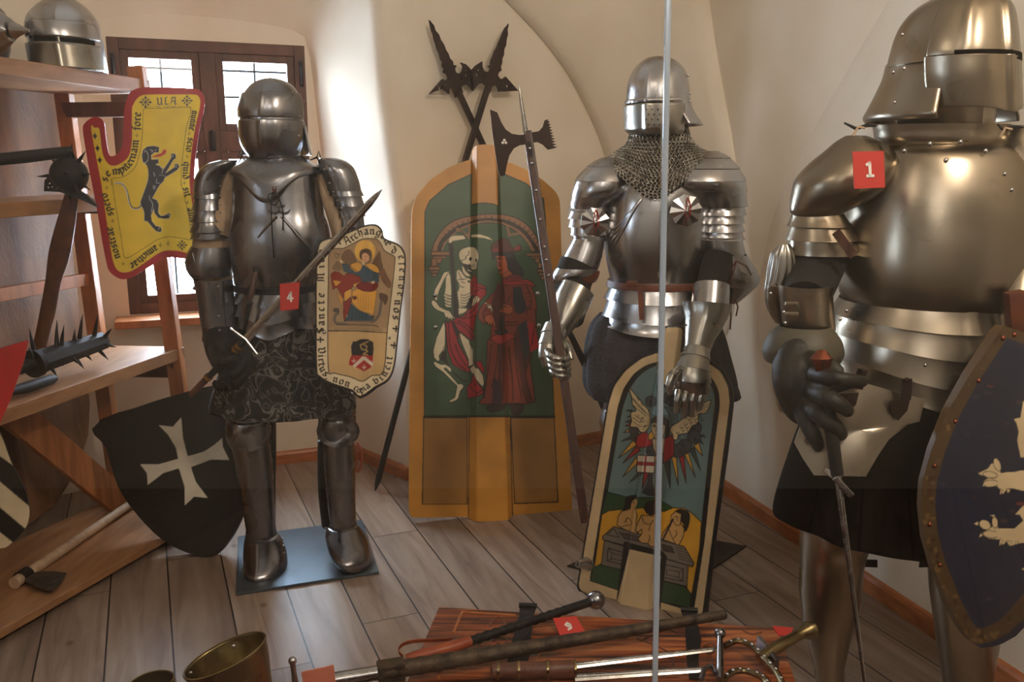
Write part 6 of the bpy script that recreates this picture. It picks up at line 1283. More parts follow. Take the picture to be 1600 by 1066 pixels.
    body('skirt', [(585, 1300, 1590), (630, 1268, 1600), (680, 1246, 1606), (730, 1228, 1610), (775, 1214, 1610), (800, 1212, 1606), (803, 1222, 1600), (770, 1235, 1590)], Y, M['black_cloth'], T_, ratio=.62, n=120, cap=False, mod=lambda a, t: 1+.035*t*math.sin(a*8+.5)+.015*t*math.sin(a*15), zmod=lambda a, t: -.05*t*math.exp(-((a-.1)/.9)**2))
    # left arm in the picture
    body('pauldron', [(212, 1322, 1352), (222, 1306, 1378), (238, 1288, 1396), (256, 1266, 1402), (280, 1245, 1392), (300, 1239, 1376), (318, 1236, 1346), (332, 1236, 1318), (340, 1246, 1308)], Y-.04, S, T_, ratio=.85, n=56)
    body('arm_lames', [(332, 1237, 1318), (348, 1235, 1325), (364, 1232, 1332), (380, 1232, 1336), (397, 1236, 1335)], Y-.03, S, T_, ratio=.9, nb=3, flare=.07, n=48)
    mb = MB(); mb.bar(P(1306, 362, 1.97), P(1334, 400, 1.98), .02, .004, up=(0, 1, 0)); mb.build('arm_strap', M['shaft_wood'], T_)
    limb('elbow_mail', [(1285, 388, 2.1, 44), (1276, 420, 2.08, 40), (1262, 455, 2.03, 38), (1258, 470, 2.0, 36)], M['dark_cloth'], T_, n=36)
    wing = body('couter_wing', [(382, 1216, 1234), (395, 1206, 1242), (415, 1201, 1246), (435, 1198, 1244), (452, 1196, 1236), (470, 1196, 1226), (486, 1200, 1216)], Y-.05, M['bright_steel'], T_, ratio=.7, n=96, mod=lambda a, t: 1+.045*math.cos(a*14+t*3))
    body('couter', [(446, 1198, 1240), (460, 1198, 1225), (475, 1199, 1220), (492, 1203, 1222), (505, 1212, 1224)], Y-.06, S, T_, ratio=1.2, n=36)
    body('vambrace', [(446, 1217, 1300), (455, 1217, 1299), (480, 1220, 1301), (512, 1224, 1304), (530, 1228, 1302)], Y-.1, S, T_, ratio=.95, nb=1, flare=.012, n=44, up=True)
    for y in (475, 491):
        mb = MB(); mb.box(P(1237, y, 1.945), (.03, .006, .010), bev=.002); mb.build('hinge', S, T_)
    riv('rivet', [(1225, 488, 1.95), (1227, 505, 1.95), (1204, 459, 1.97)], T_, .0045)
    body('glove_cuff', [(509, 1218, 1296), (518, 1207, 1304), (532, 1198, 1313), (548, 1194, 1316), (560, 1196, 1312), (566, 1200, 1306), (562, 1206, 1300)], Y-.13, M['olive_leather'], T_, ratio=.9, cap=False, n=44, mod=lambda a, t: 1+.03*math.sin(a*4+t*3))
    hand('glove', [(1250, 562, 1.94, 40, .65), (1250, 578, 1.925, 43, .7), (1252, 605, 1.91, 42, .7), (1258, 635, 1.90, 34, .6), (1268, 652, 1.89, 24, .6)],
         [[(1275, 585, 1.86, 15), (1300, 590, 1.80, 13), (1325, 594, 1.79, 11.5), (1347, 596, 1.80, 10)], [(1272, 610, 1.86, 16), (1295, 622, 1.80, 15), (1315, 635, 1.79, 13), (1324, 642, 1.80, 11)],
          [(1265, 635, 1.87, 16), (1285, 652, 1.82, 15), (1305, 668, 1.81, 14), (1313, 678, 1.82, 12)], [(1255, 645, 1.88, 14), (1266, 672, 1.85, 13), (1276, 690, 1.84, 11), (1278, 698, 1.85, 9)],
          [(1270, 562, 1.9, 14), (1296, 570, 1.84, 12), (1310, 580, 1.82, 10)]], M['grey_leather'], T_, vox=.004)
    # right arm of the picture
    body('pauldron', [(196, 1578, 1622), (208, 1562, 1650), (232, 1550, 1676), (256, 1543, 1690), (282, 1546, 1696), (305, 1555, 1692), (328, 1572, 1676), (343, 1588, 1660)], Y-.06, S, T_, ratio=.8, n=56)
    riv('rivet', [(1570, 272, 1.93), (1581, 297, 1.92)], T_, .005)
    limb('vambrace', [(1650, 330, 2.08, 50), (1630, 390, 2.0, 40), (1600, 430, 1.96, 30), (1588, 480, 1.93, 24), (1590, 520, 1.92, 22)], S, T_, nb=3, flare=.03, n=40)
    mb = MB(); mb.bar(P(1585, 455, 1.89), P(1590, 520, 1.89), .04, .03, up=(0, 1, 0), bev=.006); mb.build('arm_strap', M['brown_leather'], T_)
    for sx, (x, y) in ((0, (1345, 198)), (1, (1575, 200))):
        mb = MB(); mb.tube([P(x-26+sx*10, y-6, 1.98), P(x-8, y+3, 1.97), P(x+10, y-2, 1.97), P(x+24, y-1, 1.98)], [.002, .004, .004, .002], 6); mb.build('shoulder_point', M['black_leather'], T_)
        mb = MB(); mb.tube([P(x-12, y+14, 1.97), P(x-4, y, 1.965), P(x+6, y+2, 1.97)], .003, 6); mb.build('shoulder_cord', M['linen'], T_)
    # legs
    for j, (dk, gr) in enumerate((([(796, 1262, 1350), (806, 1258, 1357), (822, 1254, 1359), (845, 1252, 1357), (860, 1252, 1352), (878, 1251, 1348)], [(870, 1252, 1348), (900, 1250, 1347), (925, 1250, 1344), (950, 1251, 1338), (978, 1254, 1331), (1010, 1262, 1324), (1040, 1272, 1318), (1090, 1283, 1316), (1150, 1286, 1322)]),
                      ([(800, 1452, 1560), (830, 1450, 1562), (860, 1449, 1562), (890, 1452, 1560)], [(880, 1453, 1561), (906, 1455, 1562), (950, 1458, 1562), (1002, 1466, 1556), (1066, 1476, 1545), (1120, 1482, 1538), (1160, 1484, 1536)]))):
        body('cuisse', [(720, dk[0][1]+6, dk[0][2]+4), (800, dk[0][1]+2, dk[0][2])], Y+.02, M['black_leather'], T_, ratio=.8, n=30)
        body('knee_plate', dk, Y, S, T_, ratio=1, n=56, mod=lambda a, t: 1+.10*math.exp(-((a+.2)/.9)**2)*math.exp(-((t-.45)/.25)**2))
        body('greave', gr, Y, S, T_, ratio=1, n=50, nb=1, flare=.015, mod=ridge(k=.03, w=.12))
        e = gr[-1]; cx = (e[1]+e[2])/2
        limb('sabaton', [(cx+2, e[0]-14, Y+.02, 26), (cx-6, e[0]+20, Y-.06, 30), (cx-20, e[0]+46, Y-.15, 22), (cx-30, e[0]+58, Y-.2, 8)], S, T_, nb=5, flare=.04, n=36)
        xs = dk[2][2] if j == 0 else dk[2][1]
        for y in (850, 880):
            mb = MB(); mb.bar(P(xs-10 if j == 0 else xs+10, y, Y-.02), P(xs+12 if j == 0 else xs-12, y+1, Y-.03), .004, .02, up=(0, 0, 1)); mb.build('leg_strap', M['black_leather'], T_)
    # card
    number_card('1', [P(1332, 237, 1.885), P(1381, 236, 1.885), P(1383, 293, 1.88), P(1335, 295, 1.88)], 'red number card reading 1 on the shoulder of right-hand armour')
    # sword pointing down from the glove
    W = thing('arming_sword', P(1350, 1080, 1.75), 'slim sword pointing down in the leather glove of right-hand armour', 'sword')
    g0, g1 = P(1284, 566, 1.83), P(1308, 742, 1.80); t1 = P(1356, 1105, 1.70)
    mb = MB(); mb.tube([P(1285, 548, 1.835), P(1283, 560, 1.83), P(1286, 585, 1.83)], [.010, .024, .012], 10); pm = mb.build('pommel', M['copper'], W)
    mb = MB(); mb.tube([P(1286, 580, 1.83), P(1297, 660, 1.815), g1], [.012, .015, .014], 12); mb.build('grip', M['grey_leather'], W)
    mb = MB(); mb.bar(P(1303, 745, 1.80), P(1331, 775, 1.79), .014, .012, up=(0, 1, 0), bev=.003); mb.bar(P(1303, 745, 1.80), P(1290, 735, 1.82), .012, .012, up=(0, 1, 0), bev=.003); mb.build('guard', M['blade'], W, smooth=False)
    blade_mesh(P(1309, 744, 1.80), t1, .017, .008, .006, (.2, -1, 0), .1).build('blade', M['blade'], W, sharp=15)
knight1()
# ------------------------------------------------------------------ wooden rack on the left
SV = Vector((.212, .977, 0)).normalized(); SN = Vector((-.977, .212, 0))
FF, FT = Vector((-1.403, 3.62, 0)), Vector((-1.534, 3.70, 1.90)); BF, BT = Vector((-1.729, 3.62, 0)), Vector((-1.867, 3.75, 1.80))
def rack():
    T_ = thing('wooden_rack', (FF+BF)/2 - SV*.7, 'tall open wooden rack of slanting posts and boards along left wall', 'rack')
    W = M['shelf_wood']; far, near = SV*.0, -SV*1.35
    for a, b in ((FF, FT), (BF, BT)):
        for o in (far, near): MB().bar(a+o, b+o, .062, .05, up=(0, 1, 0)).build('post', W, T_, smooth=False, bev=.003)
    def at(z, f): a, b = (FF, FT) if f else (BF, BT); return a.lerp(b, z/b.z)
    for z, th, ov in ((1.85, .055, .02), (1.385, .05, .0), (.735, .05, .02)):
        f, b = at(z, 1)-SN*.03, at(z, 0)+SN*.03; e0 = SV*.035; e1 = -SV*1.45
        MB().prism([f+e0, f+e1, b+e1, b+e0], (0, 0, -th)).build('shelf_board', M['board_wood'], T_, smooth=False, bev=.003)
    for z in (1.385, .69, 1.78): MB().bar(at(z-.05, 1), at(z-.05, 0), .05, .06).build('cross_rail', M['dark_wood'], T_, smooth=False, bev=.002)
    a = at(1.03, 0); MB().bar(a, a-SV*1.4, .03, .05).build('back_rail', W, T_, smooth=False, bev=.002)
    d = Vector((-1.735, 3.6, .03)); u = Vector((-1.87, 2.97, .70)); MB().bar(d-SN*.05, d+(u-d)*1.35-SN*.05, .03, .12, up=(0, 0, 1)).build('brace', W, T_, smooth=False, bev=.003)
    a, b = PZ(256, 838, .06), PZ(0, 985, .06); v = (a-b).normalized(); a2 = a+v*.32; b2 = b-v*.5; nn = Vector((-v.y, v.x, 0))
    MB().prism([a2, b2, b2+nn*.55, a2+nn*.5], (0, 0, -.03)).build('shelf_board', M['board_wood'], T_, smooth=False, bev=.003)
    MB().prism([a2-v*.02-nn*-.03, b2+nn*.03, b2+nn*.07, a2+nn*.07], (0, 0, -.10)).v and None
    for p in (a2-v*.1+nn*.1, b2+v*.1+nn*.1, a2-v*.1+nn*.4, b2+v*.1+nn*.4): MB().box((p.x, p.y, .0145), (.06, .06, .029)).build('foot', M['dark_wood'], T_, smooth=False)
    return at
at_ = rack()
# big plain board (back of a shield) behind the rack
q = [(-.2, 1.8), (-.10, .46), (-.06, .33), (.04, .2), (.2, .1), (.45, .06), (1.1, .06), (1.3, .3), (1.3, 1.8), (1.1, 1.95), (.35, 1.95)]
o0 = BF + SN*.15
T_ = thing('wooden_shield', o0-SV*.7, 'big plain brown wooden shield back standing behind left rack', 'shield')
MB().prism([o0 - SV*t + Vector((0, 0, z)) + SN*(z*.075) for t, z in q], SN*.02).build('board', M['brown_board'], T_, smooth=False, bev=.004)
MB().bar(o0-SV*.4-SN*.012+Vector((0, 0, .2)), o0-SV*.4-SN*.012+SN*.13+Vector((0, 0, 1.85)), .05, .018, up=tuple(SV)).build('batten', M['dark_wood'], T_, smooth=False)
# helmets on the top board
def sallet(rows, Y, lab, yaw):
    T_ = thing('helmet', P((rows[-1][1]+rows[-1][2])/2, rows[-1][0], Y), lab, 'helmet', 'helmets on the top board'); S = M['steel']
    body('skull', rows, Y, S, T_, ratio=1.2, yaw=yaw, n=64, mod=lambda a, t: 1+.04*math.exp(-(a/.07)**2)); return T_
hl = sallet([(-6, 90, 104), (-2, 80, 113), (6, 68, 126), (18, 57, 138), (32, 49, 147), (52, 49, 152), (75, 53, 156), (98, 57, 160), (114, 60, 163)], 3.42, 'polished domed helmet with narrow eye slit on top board of rack', .35)
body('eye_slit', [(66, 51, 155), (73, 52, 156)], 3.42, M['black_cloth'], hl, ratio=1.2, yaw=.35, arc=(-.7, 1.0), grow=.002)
body('visor', [(74, 52, 156), (95, 56, 160), (113, 59, 163)], 3.42, M['bright_steel'], hl, ratio=1.24, yaw=.35, arc=(-1.2, 1.2), grow=.005, mod=ridge(k=.06, w=.1), solid=.003)
body('brow_plate', [(40, 49, 149), (55, 49, 153), (65, 51, 155)], 3.42, M['steel'], hl, ratio=1.22, yaw=.35, arc=(-1.1, 1.2), grow=.004, solid=.003)
T_ = thing('helmet', P(-20, 97, 3.25), 'pointed-snout helmet cut by left edge on top board of rack', 'helmet', None)
body('skull', [(-6, -75, -30), (15, -95, 0), (45, -100, 8), (75, -95, 10), (98, -88, 4)], 3.25, M['dark_steel'], T_, ratio=1)
limb('snout', [(-40, 52, 3.2, 46, .8), (-10, 48, 3.18, 36, .8), (8, 47, 3.17, 24, .8), (26, 47, 3.16, 11, .8), (46, 48, 3.15, 2, .8)], M['steel'], T_, n=32)
# flail: handle and spiked ball
def spike(mb, c, tip, r): mb.tube([c, Vector(c).lerp(Vector(tip), .5), tip], [r, r*.55, r*.05], 8)
Yf = 2.98
T_ = thing('spiked_flail', P(108, 300, Yf), 'black flail with long spiked iron ball on second board of rack', 'flail')
MB().tube([P(-40, 253, 2.75), P(40, 245, 2.86), P(100, 238, Yf), P(114, 236, Yf+.01)], [.019, .02, .019, .016], 16).build('handle', M['black_iron'], T_)
MB().tube([P(112, 236, Yf), P(116, 246, Yf-.01), P(112, 252, Yf)], .004, 8).build('chain_link', M['black_iron'], T_)
c = P(108, 273, Yf); mb = MB(); mb.ball(c, 28*mpp(c), 28); b = mb.build('spiked_ball', M['black_iron'], T_)
for x, y, dY in ((112.5, 222, 0), (134, 236, -.02), (142, 272, -.03), (58, 276, 0), (142, 298, 0), (78, 246, .02), (100, 268, -.13), (84, 300, -.05), (122, 304, -.06), (110, 318, .03)):
    t = P(x, y, Yf+dY); MB().tube([c.lerp(t, .35), c.lerp(t, .7), t], [.010, .006, .0005], 8).build('spike', M['black_iron'], b)
T_ = thing('war_pick', P(40, 582, 3.3), 'curved dark wooden pick handle with black beaked iron head leaning inside rack', 'war pick')
limb('handle', [(113, 300, 3.02, 9.5, .7), (104, 345, 3.06, 13, .6), (93, 395, 3.1, 15, .5), (83, 440, 3.14, 11, .6), (76, 480, 3.18, 11, .6), (66, 525, 3.22, 10, .6), (53, 573, 3.28, 10, .6)], M['dark_wood'], T_, n=24)
hd = MB().prism([P(x, y, 2.97) for x, y in ((75, 276), (88, 286), (105, 293), (120, 297), (135, 306), (151, 324), (130, 314), (120, 310), (104, 304), (92, 300), (68, 299), (69, 282))], (0, .02, 0)).build('beak', M['black_iron'], T_, smooth=False, bev=.002)
for x, y in ((78, 287), (76, 293), (82, 292)): mb = MB(); mb.ball(P(x, y, 2.967), .004, 8); mb.build('rivet', M['steel'], hd)
# spiked club on the fourth board
T_ = thing('spiked_club', P(110, 575, 3.15), 'black eight-sided iron club studded with long spikes on waist-high board', 'club')
ax = [P(54, 568, 2.98), P(160, 533, 3.32)]; d = (ax[1]-ax[0])
rr = [.0, .034, .037, .040, .036, .0]
MB().tube([ax[0]-d*.001, ax[0], ax[0]+d*.08, ax[0]+d*.6, ax[1], ax[1]+d*.001], [.001, .043, .045, .04, .036, .001], 8).build('club_head', M['black_iron'], T_, sharp=20)
MB().tube([ax[0]-d*.45, ax[0]+d*.02], [.02, .024], 14).build('handle', M['black_iron'], T_)
MB().tube([ax[0]-d*.03, ax[0]+d*.03], [.05, .05], 20).build('collar', M['black_iron'], T_)
for x, y, t in ((46, 513, .02), (89, 500, .3), (100, 508, .35), (129, 490, .62), (153, 491, .85), (175, 513, .97), (182, 543, .95), (170, 563, .85), (144, 564, .65), (132, 577, .5), (126, 571, .45), (100, 572, .25), (90, 589, .15), (67, 586, .03), (45, 542, 0), (117, 514, .55)):
    c = ax[0]+d*t; tp = P(x, y, c.y + random.choice((-.03, 0, .02))); MB().tube([c.lerp(tp, .3), c.lerp(tp, .65), tp], [.009, .006, .0004], 8).build('spike', M['black_iron'], T_)
o = MB().tube([P(8, 614, 2.75), P(40, 606, 2.86), P(80, 593, 2.97), P(86, 591, 2.99)], [.012, .02, .019, .012], 14).build('iron_bar', M['black_iron']); tag(o, 'short black iron bar on waist-high board in front of spiked club', 'iron bar')
# axe on the lowest board
T_ = thing('hand_axe', PZ(60, 880, .1), 'pale-handled axe with small dark blade lying on lowest board', 'axe')
MB().tube([PZ(22, 912, .083), PZ(60, 885, .083), PZ(205, 787, .083), PZ(260, 750, .083)], [.021, .020, .017, .017], 14).build('handle', M['pale_wood'], T_)
MB().tube([PZ(30, 905, .083), PZ(44, 896, .083)], [.026, .026], 14).build('eye', M['black_iron'], T_)
MB().prism([PZ(x, y, .087) for x, y in ((36, 900), (60, 893), (84, 892), (104, 895), (98, 906), (82, 923), (60, 918), (40, 908))], (0, 0, -.008)).build('blade', M['rusty_iron'], T_, smooth=False, bev=.002)
# bracket that carries the yellow shield
js = [o for o in bpy.data.objects if o.name.startswith('jousting_shield')][0]
MB().tube([Vector((-1.49, 3.655, 1.30)), Vector((-1.40, 3.5, 1.30)), P(225, 315, 3.345)], .008, 8).build('bracket', M['black_iron'], js)
# ------------------------------------------------------------------ crossed polearms on the wall
NM = (C2-C1).cross(Vector((0, 0, 1))).normalized()
if NM.y > 0: NM = -NM
def flat_cut(name, outer, holes, plane_off, th, m_, parent):
    p0 = C1 + NM*plane_off; ux = (C2-C1).normalized(); 
    loc = lambda x, y: (lambda q: ((q-p0).dot(ux), q.z))(PL(630+x*.2814, 20+y*.2814, p0, NM))
    cu = bpy.data.curves.new(name, 'CURVE'); cu.dimensions = '2D'; cu.fill_mode = 'BOTH'; cu.extrude = th/2; cu.bevel_depth = .001
    for pts in [outer]+holes:
        s = cu.splines.new('POLY'); s.points.add(len(pts)-1); s.use_cyclic_u = True
        for k, (x, y) in enumerate(pts): a, b = loc(x, y); s.points[k].co = (a, b, 0, 1)
    tmp = bpy.data.objects.new(name, cu); COL.objects.link(tmp); tmp.matrix_world = Matrix.Translation(p0) @ Matrix((ux, Vector((0, 0, 1)), -NM if False else ux.cross(Vector((0, 0, 1))))).transposed().to_4x4()
    bpy.context.view_layer.update(); me = bpy.data.meshes.new_from_object(tmp.evaluated_get(bpy.context.evaluated_depsgraph_get())); me.transform(tmp.matrix_world)
    bpy.data.objects.remove(tmp, do_unlink=True); me.name = name; me.materials.clear(); return link(name, me, m_, parent, smooth=False)
def circ(x, y, r, n=10, ry=None): return [(x+r*math.cos(i*2*PI/n), y+(ry or r)*math.sin(i*2*PI/n)) for i in range(n)]
A_ = [(145, 45), (168, 72), (176, 100), (196, 122), (206, 152), (224, 178), (234, 208), (248, 228), (256, 254), (272, 270), (276, 292), (292, 294), (284, 312), (290, 332), (306, 341), (322, 332), (330, 312), (332, 296), (320, 279), (346, 288), (366, 308), (380, 330), (386, 350), (384, 432), (372, 415), (352, 396), (330, 402), (318, 414), (330, 440), (290, 470), (268, 415), (256, 412), (252, 450), (146, 451), (214, 370), (236, 378), (250, 365), (240, 340), (222, 330), (226, 312), (214, 295), (218, 275), (205, 250), (200, 225), (188, 200), (180, 170), (170, 145), (166, 120), (155, 95), (152, 75)]
B_ = [(582, 65), (575, 95), (578, 120), (570, 150), (568, 180), (556, 205), (556, 235), (546, 255), (546, 280), (538, 300), (543, 320), (530, 328), (522, 345), (530, 362), (545, 372), (566, 356), (634, 432), (530, 438), (524, 415), (512, 400), (490, 410), (478, 445), (445, 450), (460, 405), (440, 388), (415, 395), (398, 415), (388, 430), (384, 350), (380, 320), (400, 295), (436, 272), (436, 300), (446, 322), (462, 332), (476, 326), (482, 308), (468, 296), (484, 290), (486, 265), (498, 240), (505, 215), (520, 190), (528, 165), (540, 140), (552, 110), (565, 85)]
def partisan(outl, holes, sh, off, lab):
    T_ = thing('winged_polearm', PL(630+sh[1][0]*.2814, 20+sh[1][1]*.2814, C1+NM*off, NM), lab, 'polearm', 'crossed polearms on the wall')
    flat_cut('winged_blade', outl, holes, off, .012, M['brown_iron'], T_)
    a, b = [PL(630+x*.2814, 20+y*.2814, C1+NM*(off+.004), NM) for x, y in sh]
    MB().bar(a, b, .026, .02, up=tuple(NM), bev=.003).build('shaft', M['brown_iron'], T_, smooth=False)
partisan(A_, [circ(348, 348, 9), circ(322, 368, 5), circ(362, 352, 6), [(340, 300), (356, 318), (350, 330), (342, 322)], circ(200, 418, 10), circ(192, 408, 6), circ(210, 408, 6), circ(240, 400, 6)], ((300, 425), (640, 1160)), .05, 'left wavy-bladed winged polearm of the crossed pair above green shield, tip leaning left')
partisan(B_, [circ(408, 345, 9), circ(446, 360, 5), circ(398, 338, 5), [(420, 300), (408, 320), (414, 330), (424, 318)], circ(576, 408, 9), circ(568, 398, 5), circ(584, 400, 5), circ(534, 392, 5)], ((466, 425), (240, 1160)), .08, 'right wavy-bladed winged polearm of the crossed pair above green shield, tip leaning right')
# dark spear butt behind the green shield
b0 = PZ(586, 768, 0); b1 = P(651, 520, 3.86); d = (b1-b0)
T_ = thing('spear', b0, 'dark spear with pointed butt leaning behind green arched shield', 'spear')
MB().tube([b0+d*.08, b1+d*.9], [.014, .013], 12).build('shaft', M['black_iron'], T_); MB().tube([b0, b0+d*.05, b0+d*.10], [.001, .012, .015], 12).build('butt_spike', M['black_iron'], T_)
# ------------------------------------------------------------------ carved chest lid with weapons, in front
m = bpy.data.materials.new('burnt_wood'); m.use_nodes = True; nt = m.node_tree; b = nt.nodes['Principled BSDF']; M['burnt'] = m
tc = node(nt, 'ShaderNodeTexCoord'); mp = node(nt, 'ShaderNodeMapping'); mp.inputs['Rotation'].default_value[2] = .1; mp.inputs['Scale'].default_value = (2.2, 26, 8); nt.links.new(tc.outputs['Object'], mp.inputs[0])
nz = node(nt, 'ShaderNodeTexNoise'); nz.inputs['Scale'].default_value = 1.6; nz.inputs['Detail'].default_value = 5; nz.inputs['Distortion'].default_value = .8; nt.links.new(mp.outputs[0], nz.inputs[0])
nt.links.new(ramp(nt, nz.outputs[0], [(.36, lin('#2c140c')), (.46, lin('#6e341a')), (.56, lin('#964e28')), (.72, lin('#b4703e'))]), b.inputs['Base Color']); b.inputs['Roughness'].default_value = .35; b.inputs['Coat Weight'].default_value = .3
ZT = .35
cfl, cfr = PZ(685, 948, ZT), PZ(1215, 981, ZT); u = (cfr-cfl).normalized(); v = Vector((u.y, -u.x, 0)); D_ = .62
cL = cfl + v*D_; cR = cfr + v*D_
T_ = thing('chest', (cfl+cR)/2*1.0 - Vector((0, 0, ZT)), 'low chest of burnt and carved reddish wood with iron straps in foreground', 'chest')
MB().prism([cfl, cfr, cR, cL], (0, 0, -.028)).build('lid', M['burnt'], T_, smooth=False, bev=.003)
ins = .03; q = [cfl+(u+v)*ins, cfr+(v-u)*ins, cR-(u+v)*ins, cL+(u-v)*ins]
MB().prism([p-Vector((0, 0, .028)) for p in q], (0, 0, -(ZT-.028))).build('body', M['dark_wood'], T_, smooth=False)
def onlid(x, y, z=0): return PZ(x, y, ZT+z)
def carve(*pts, w=.006, m_='dark_wood', closed=False):
    for a, b in zip(pts, pts[1:]): pass
    mb = MB(); mb.tube([onlid(x, y, .0) for x, y in pts], w/2, 6); mb.build('carving', M[m_], T_)
carve((722, 957), (708, 990), w=.008, m_='shelf_wood'); carve((722, 957), (806, 962), w=.008, m_='shelf_wood'); carve((700, 1020), (684, 1062), w=.009, m_='shelf_wood'); carve((846, 1015), (838, 1035), w=.007, m_='shelf_wood')
for L_ in (((765, 980), (772, 968), (782, 966), (790, 976), (782, 984)), ((770, 1003), (780, 996), (792, 1000), (786, 1008), (776, 1005)), ((750, 992), (760, 986), (770, 990)), ((742, 1002), (752, 1010), (766, 1008)), ((960, 990), (975, 984), (985, 992), (975, 999)), ((1000, 1002), (1040, 985), (1060, 990)), ((995, 998), (1045, 1020), (1052, 1040)), ((1100, 1010), (1112, 1006), (1120, 1014), (1110, 1022), (1098, 1018)), ((1160, 985), (1175, 992), (1190, 988))): carve(*[tuple(r[1]) for r in cr(L_, 4)], w=.005)
for pts in (((825, 948, 13), (822, 962, 11), (818, 985, 13), (812, 1015, 16), (806, 1045, 15)), ((1077, 955, 12), (1080, 975, 10), (1084, 1000, 12), (1082, 1030, 9), (1086, 1060, 9))):
    l = [onlid(x-w_, y, .004) for x, y, w_ in pts]; r = [onlid(x+w_, y, .004) for x, y, w_ in pts]
    sp_ = MB().rings([[a, b, b-Vector((0, 0, .004)), a-Vector((0, 0, .004))] for a, b in zip(l, r)]).build('iron_strap', M['black_iron'], T_, smooth=False)
    x, y, w_ = pts[0]; MB().tube([onlid(x-w_-1, y-2, .006), onlid(x+w_+1, y-1, .006)], .007, 12).build('hinge_barrel', M['black_iron'], sp_)
# knobbed mace
T_ = thing('ball_mace', onlid(780, 985), 'small ball-headed mace with black shaft and leather wrist loop on chest', 'mace')
c = PZ(931, 938, ZT+.035); MB().ball(c, 14.5*mpp(c), 24).build('ball_head', M['dark_steel'], T_)
g = PZ(735, 1002, ZT+.022); n_ = 60; pts = [c.lerp(g, .06+.94*i/n_) for i in range(n_+1)]
MB().tube(pts, [(.0115-.0*i/n_)*(1+.10*math.sin(i*1.6)*(i > 12)) for i in range(n_+1)], 12).build('shaft', M['black_leather'], T_)
MB().tube([g, PZ(700, 1014, ZT+.02), PZ(660, 1024, ZT+.018), PZ(634, 1029, ZT+.014)], [.013, .016, .015, .009], 12).build('grip', M['red_leather'], T_)
lp = [(706, 1000, .025), (680, 1002, .028), (650, 1003, .03), (630, 1008, .03), (622, 1018, .02), (630, 1028, .014)]
lq = [PZ(x, y, ZT+z) for x, y, z in [tuple(r[1]) for r in cr(lp, 5)]]
MB().rings([[p+Vector((0, 0, .005)), p+Vector((0, .003, -.005)), p+Vector((0, .006, -.005)), p+Vector((0, .004, .005))] for p in lq]).build('wrist_loop', M['red_leather'], T_)
# rusty gun barrel
T_ = thing('gun_barrel', onlid(860, 1010), 'long rusty iron gun barrel lying across the chest', 'gun barrel')
a, b = PZ(598, 1050, ZT+.028), PZ(1131, 961, ZT+.05); n_ = 80
rs = [(.0205-.0085*(i/n_))*(1+random.uniform(-.08, .08)*(i < 45)) for i in range(n_+1)]
MB().tube([a.lerp(b, i/n_) for i in range(n_+1)], rs, 16).build('barrel', M['rusty_iron'], T_)
dd = (b-a).normalized(); MB().tube([b, b+dd*.005], [.012, .009], 14).build('muzzle', M['black_iron'], T_)
MB().bar(a-dd*.012, a+dd*.05, .036, .042, bev=.004).build('bracket', M['rusty_iron'], T_, smooth=False)
MB().tube([PZ(630, 1046, ZT+.03), PZ(628, 1066, ZT+.0)], [.005, .009], 8).build('pin', M['gold'], T_)
MB().tube([a-dd*.13, a-dd*.01], .0165, 20).build('steel_sleeve', M['blade'], T_)
# two blades in a ringed wooden hilt
T_ = thing('hilted_sword', onlid(850, 1052), 'sword with glossy ringed wooden hilt and twin narrow blades on chest front', 'sword')
hp = [(768, 1050), (776, 1049), (800, 1048), (808, 1048), (850, 1047), (894, 1046), (900, 1046)]
MB().tube([PZ(x, y, ZT+.022) for x, y in hp], [.015, .018, .018, .021, .019, .021, .017], 18).build('hilt', M['dark_wood'], T_)
for x in (777, 809, 854, 897): p_ = PZ(x, 1048-(x-777)*.015, ZT+.022); MB().tube([p_, p_+Vector((.005, 0, 0))], .0222, 18).build('hilt_ring', M['brassy_steel'], T_)
blade_mesh(PZ(898, 1040, ZT+.026), PZ(1122, 1014, ZT+.03), .017, .012, .004, (0, -.4, 1), .04).build('blade', M['blade'], T_, sharp=15)
blade_mesh(PZ(898, 1059, ZT+.014), PZ(1104, 1046, ZT+.02), .019, .014, .004, (0, -.4, 1), .04).build('blade', M['blade'], T_, sharp=15)
# rapier hilt
T_ = thing('rapier', onlid(1140, 1055), 'rapier with pierced curved brass guard at right end of chest', 'rapier')
p_ = PZ(1125, 1062, ZT+.02); q_ = PZ(1125, 990, ZT+.06)
MB().tube([p_, p_.lerp(q_, .9), q_], [.009, .007, .007], 12).build('cross_bar', M['dark_steel'], T_); MB().ball(q_, .0135, 14).build('knob', M['dark_steel'], T_)
for L_ in ([(1132, 1010), (1150, 1002), (1168, 1006), (1184, 1018), (1200, 1036), (1214, 1052), (1226, 1076)], [(1130, 1064), (1142, 1052), (1160, 1048), (1182, 1054), (1196, 1064), (1204, 1080)]):
    c_ = [PZ(x, y, ZT+.035) for x, y in [tuple(r[1]) for r in cr(L_, 5)]]; gd = MB().tube(c_, .0075, 10).build('guard_bow', M['brassy_steel'], T_)
    for i in range(3, len(c_)-2, 3): MB().ball(c_[i]+Vector((0, -.003, .006)), .0045, 8).build('guard_bead', M['steel'], gd)
MB().tube([PZ(1096, 1062, ZT+.03), PZ(1100, 1046, ZT+.035), PZ(1112, 1040, ZT+.035), PZ(1118, 1052, ZT+.03)], .006, 10).build('guard_ring', M['dark_steel'], T_)
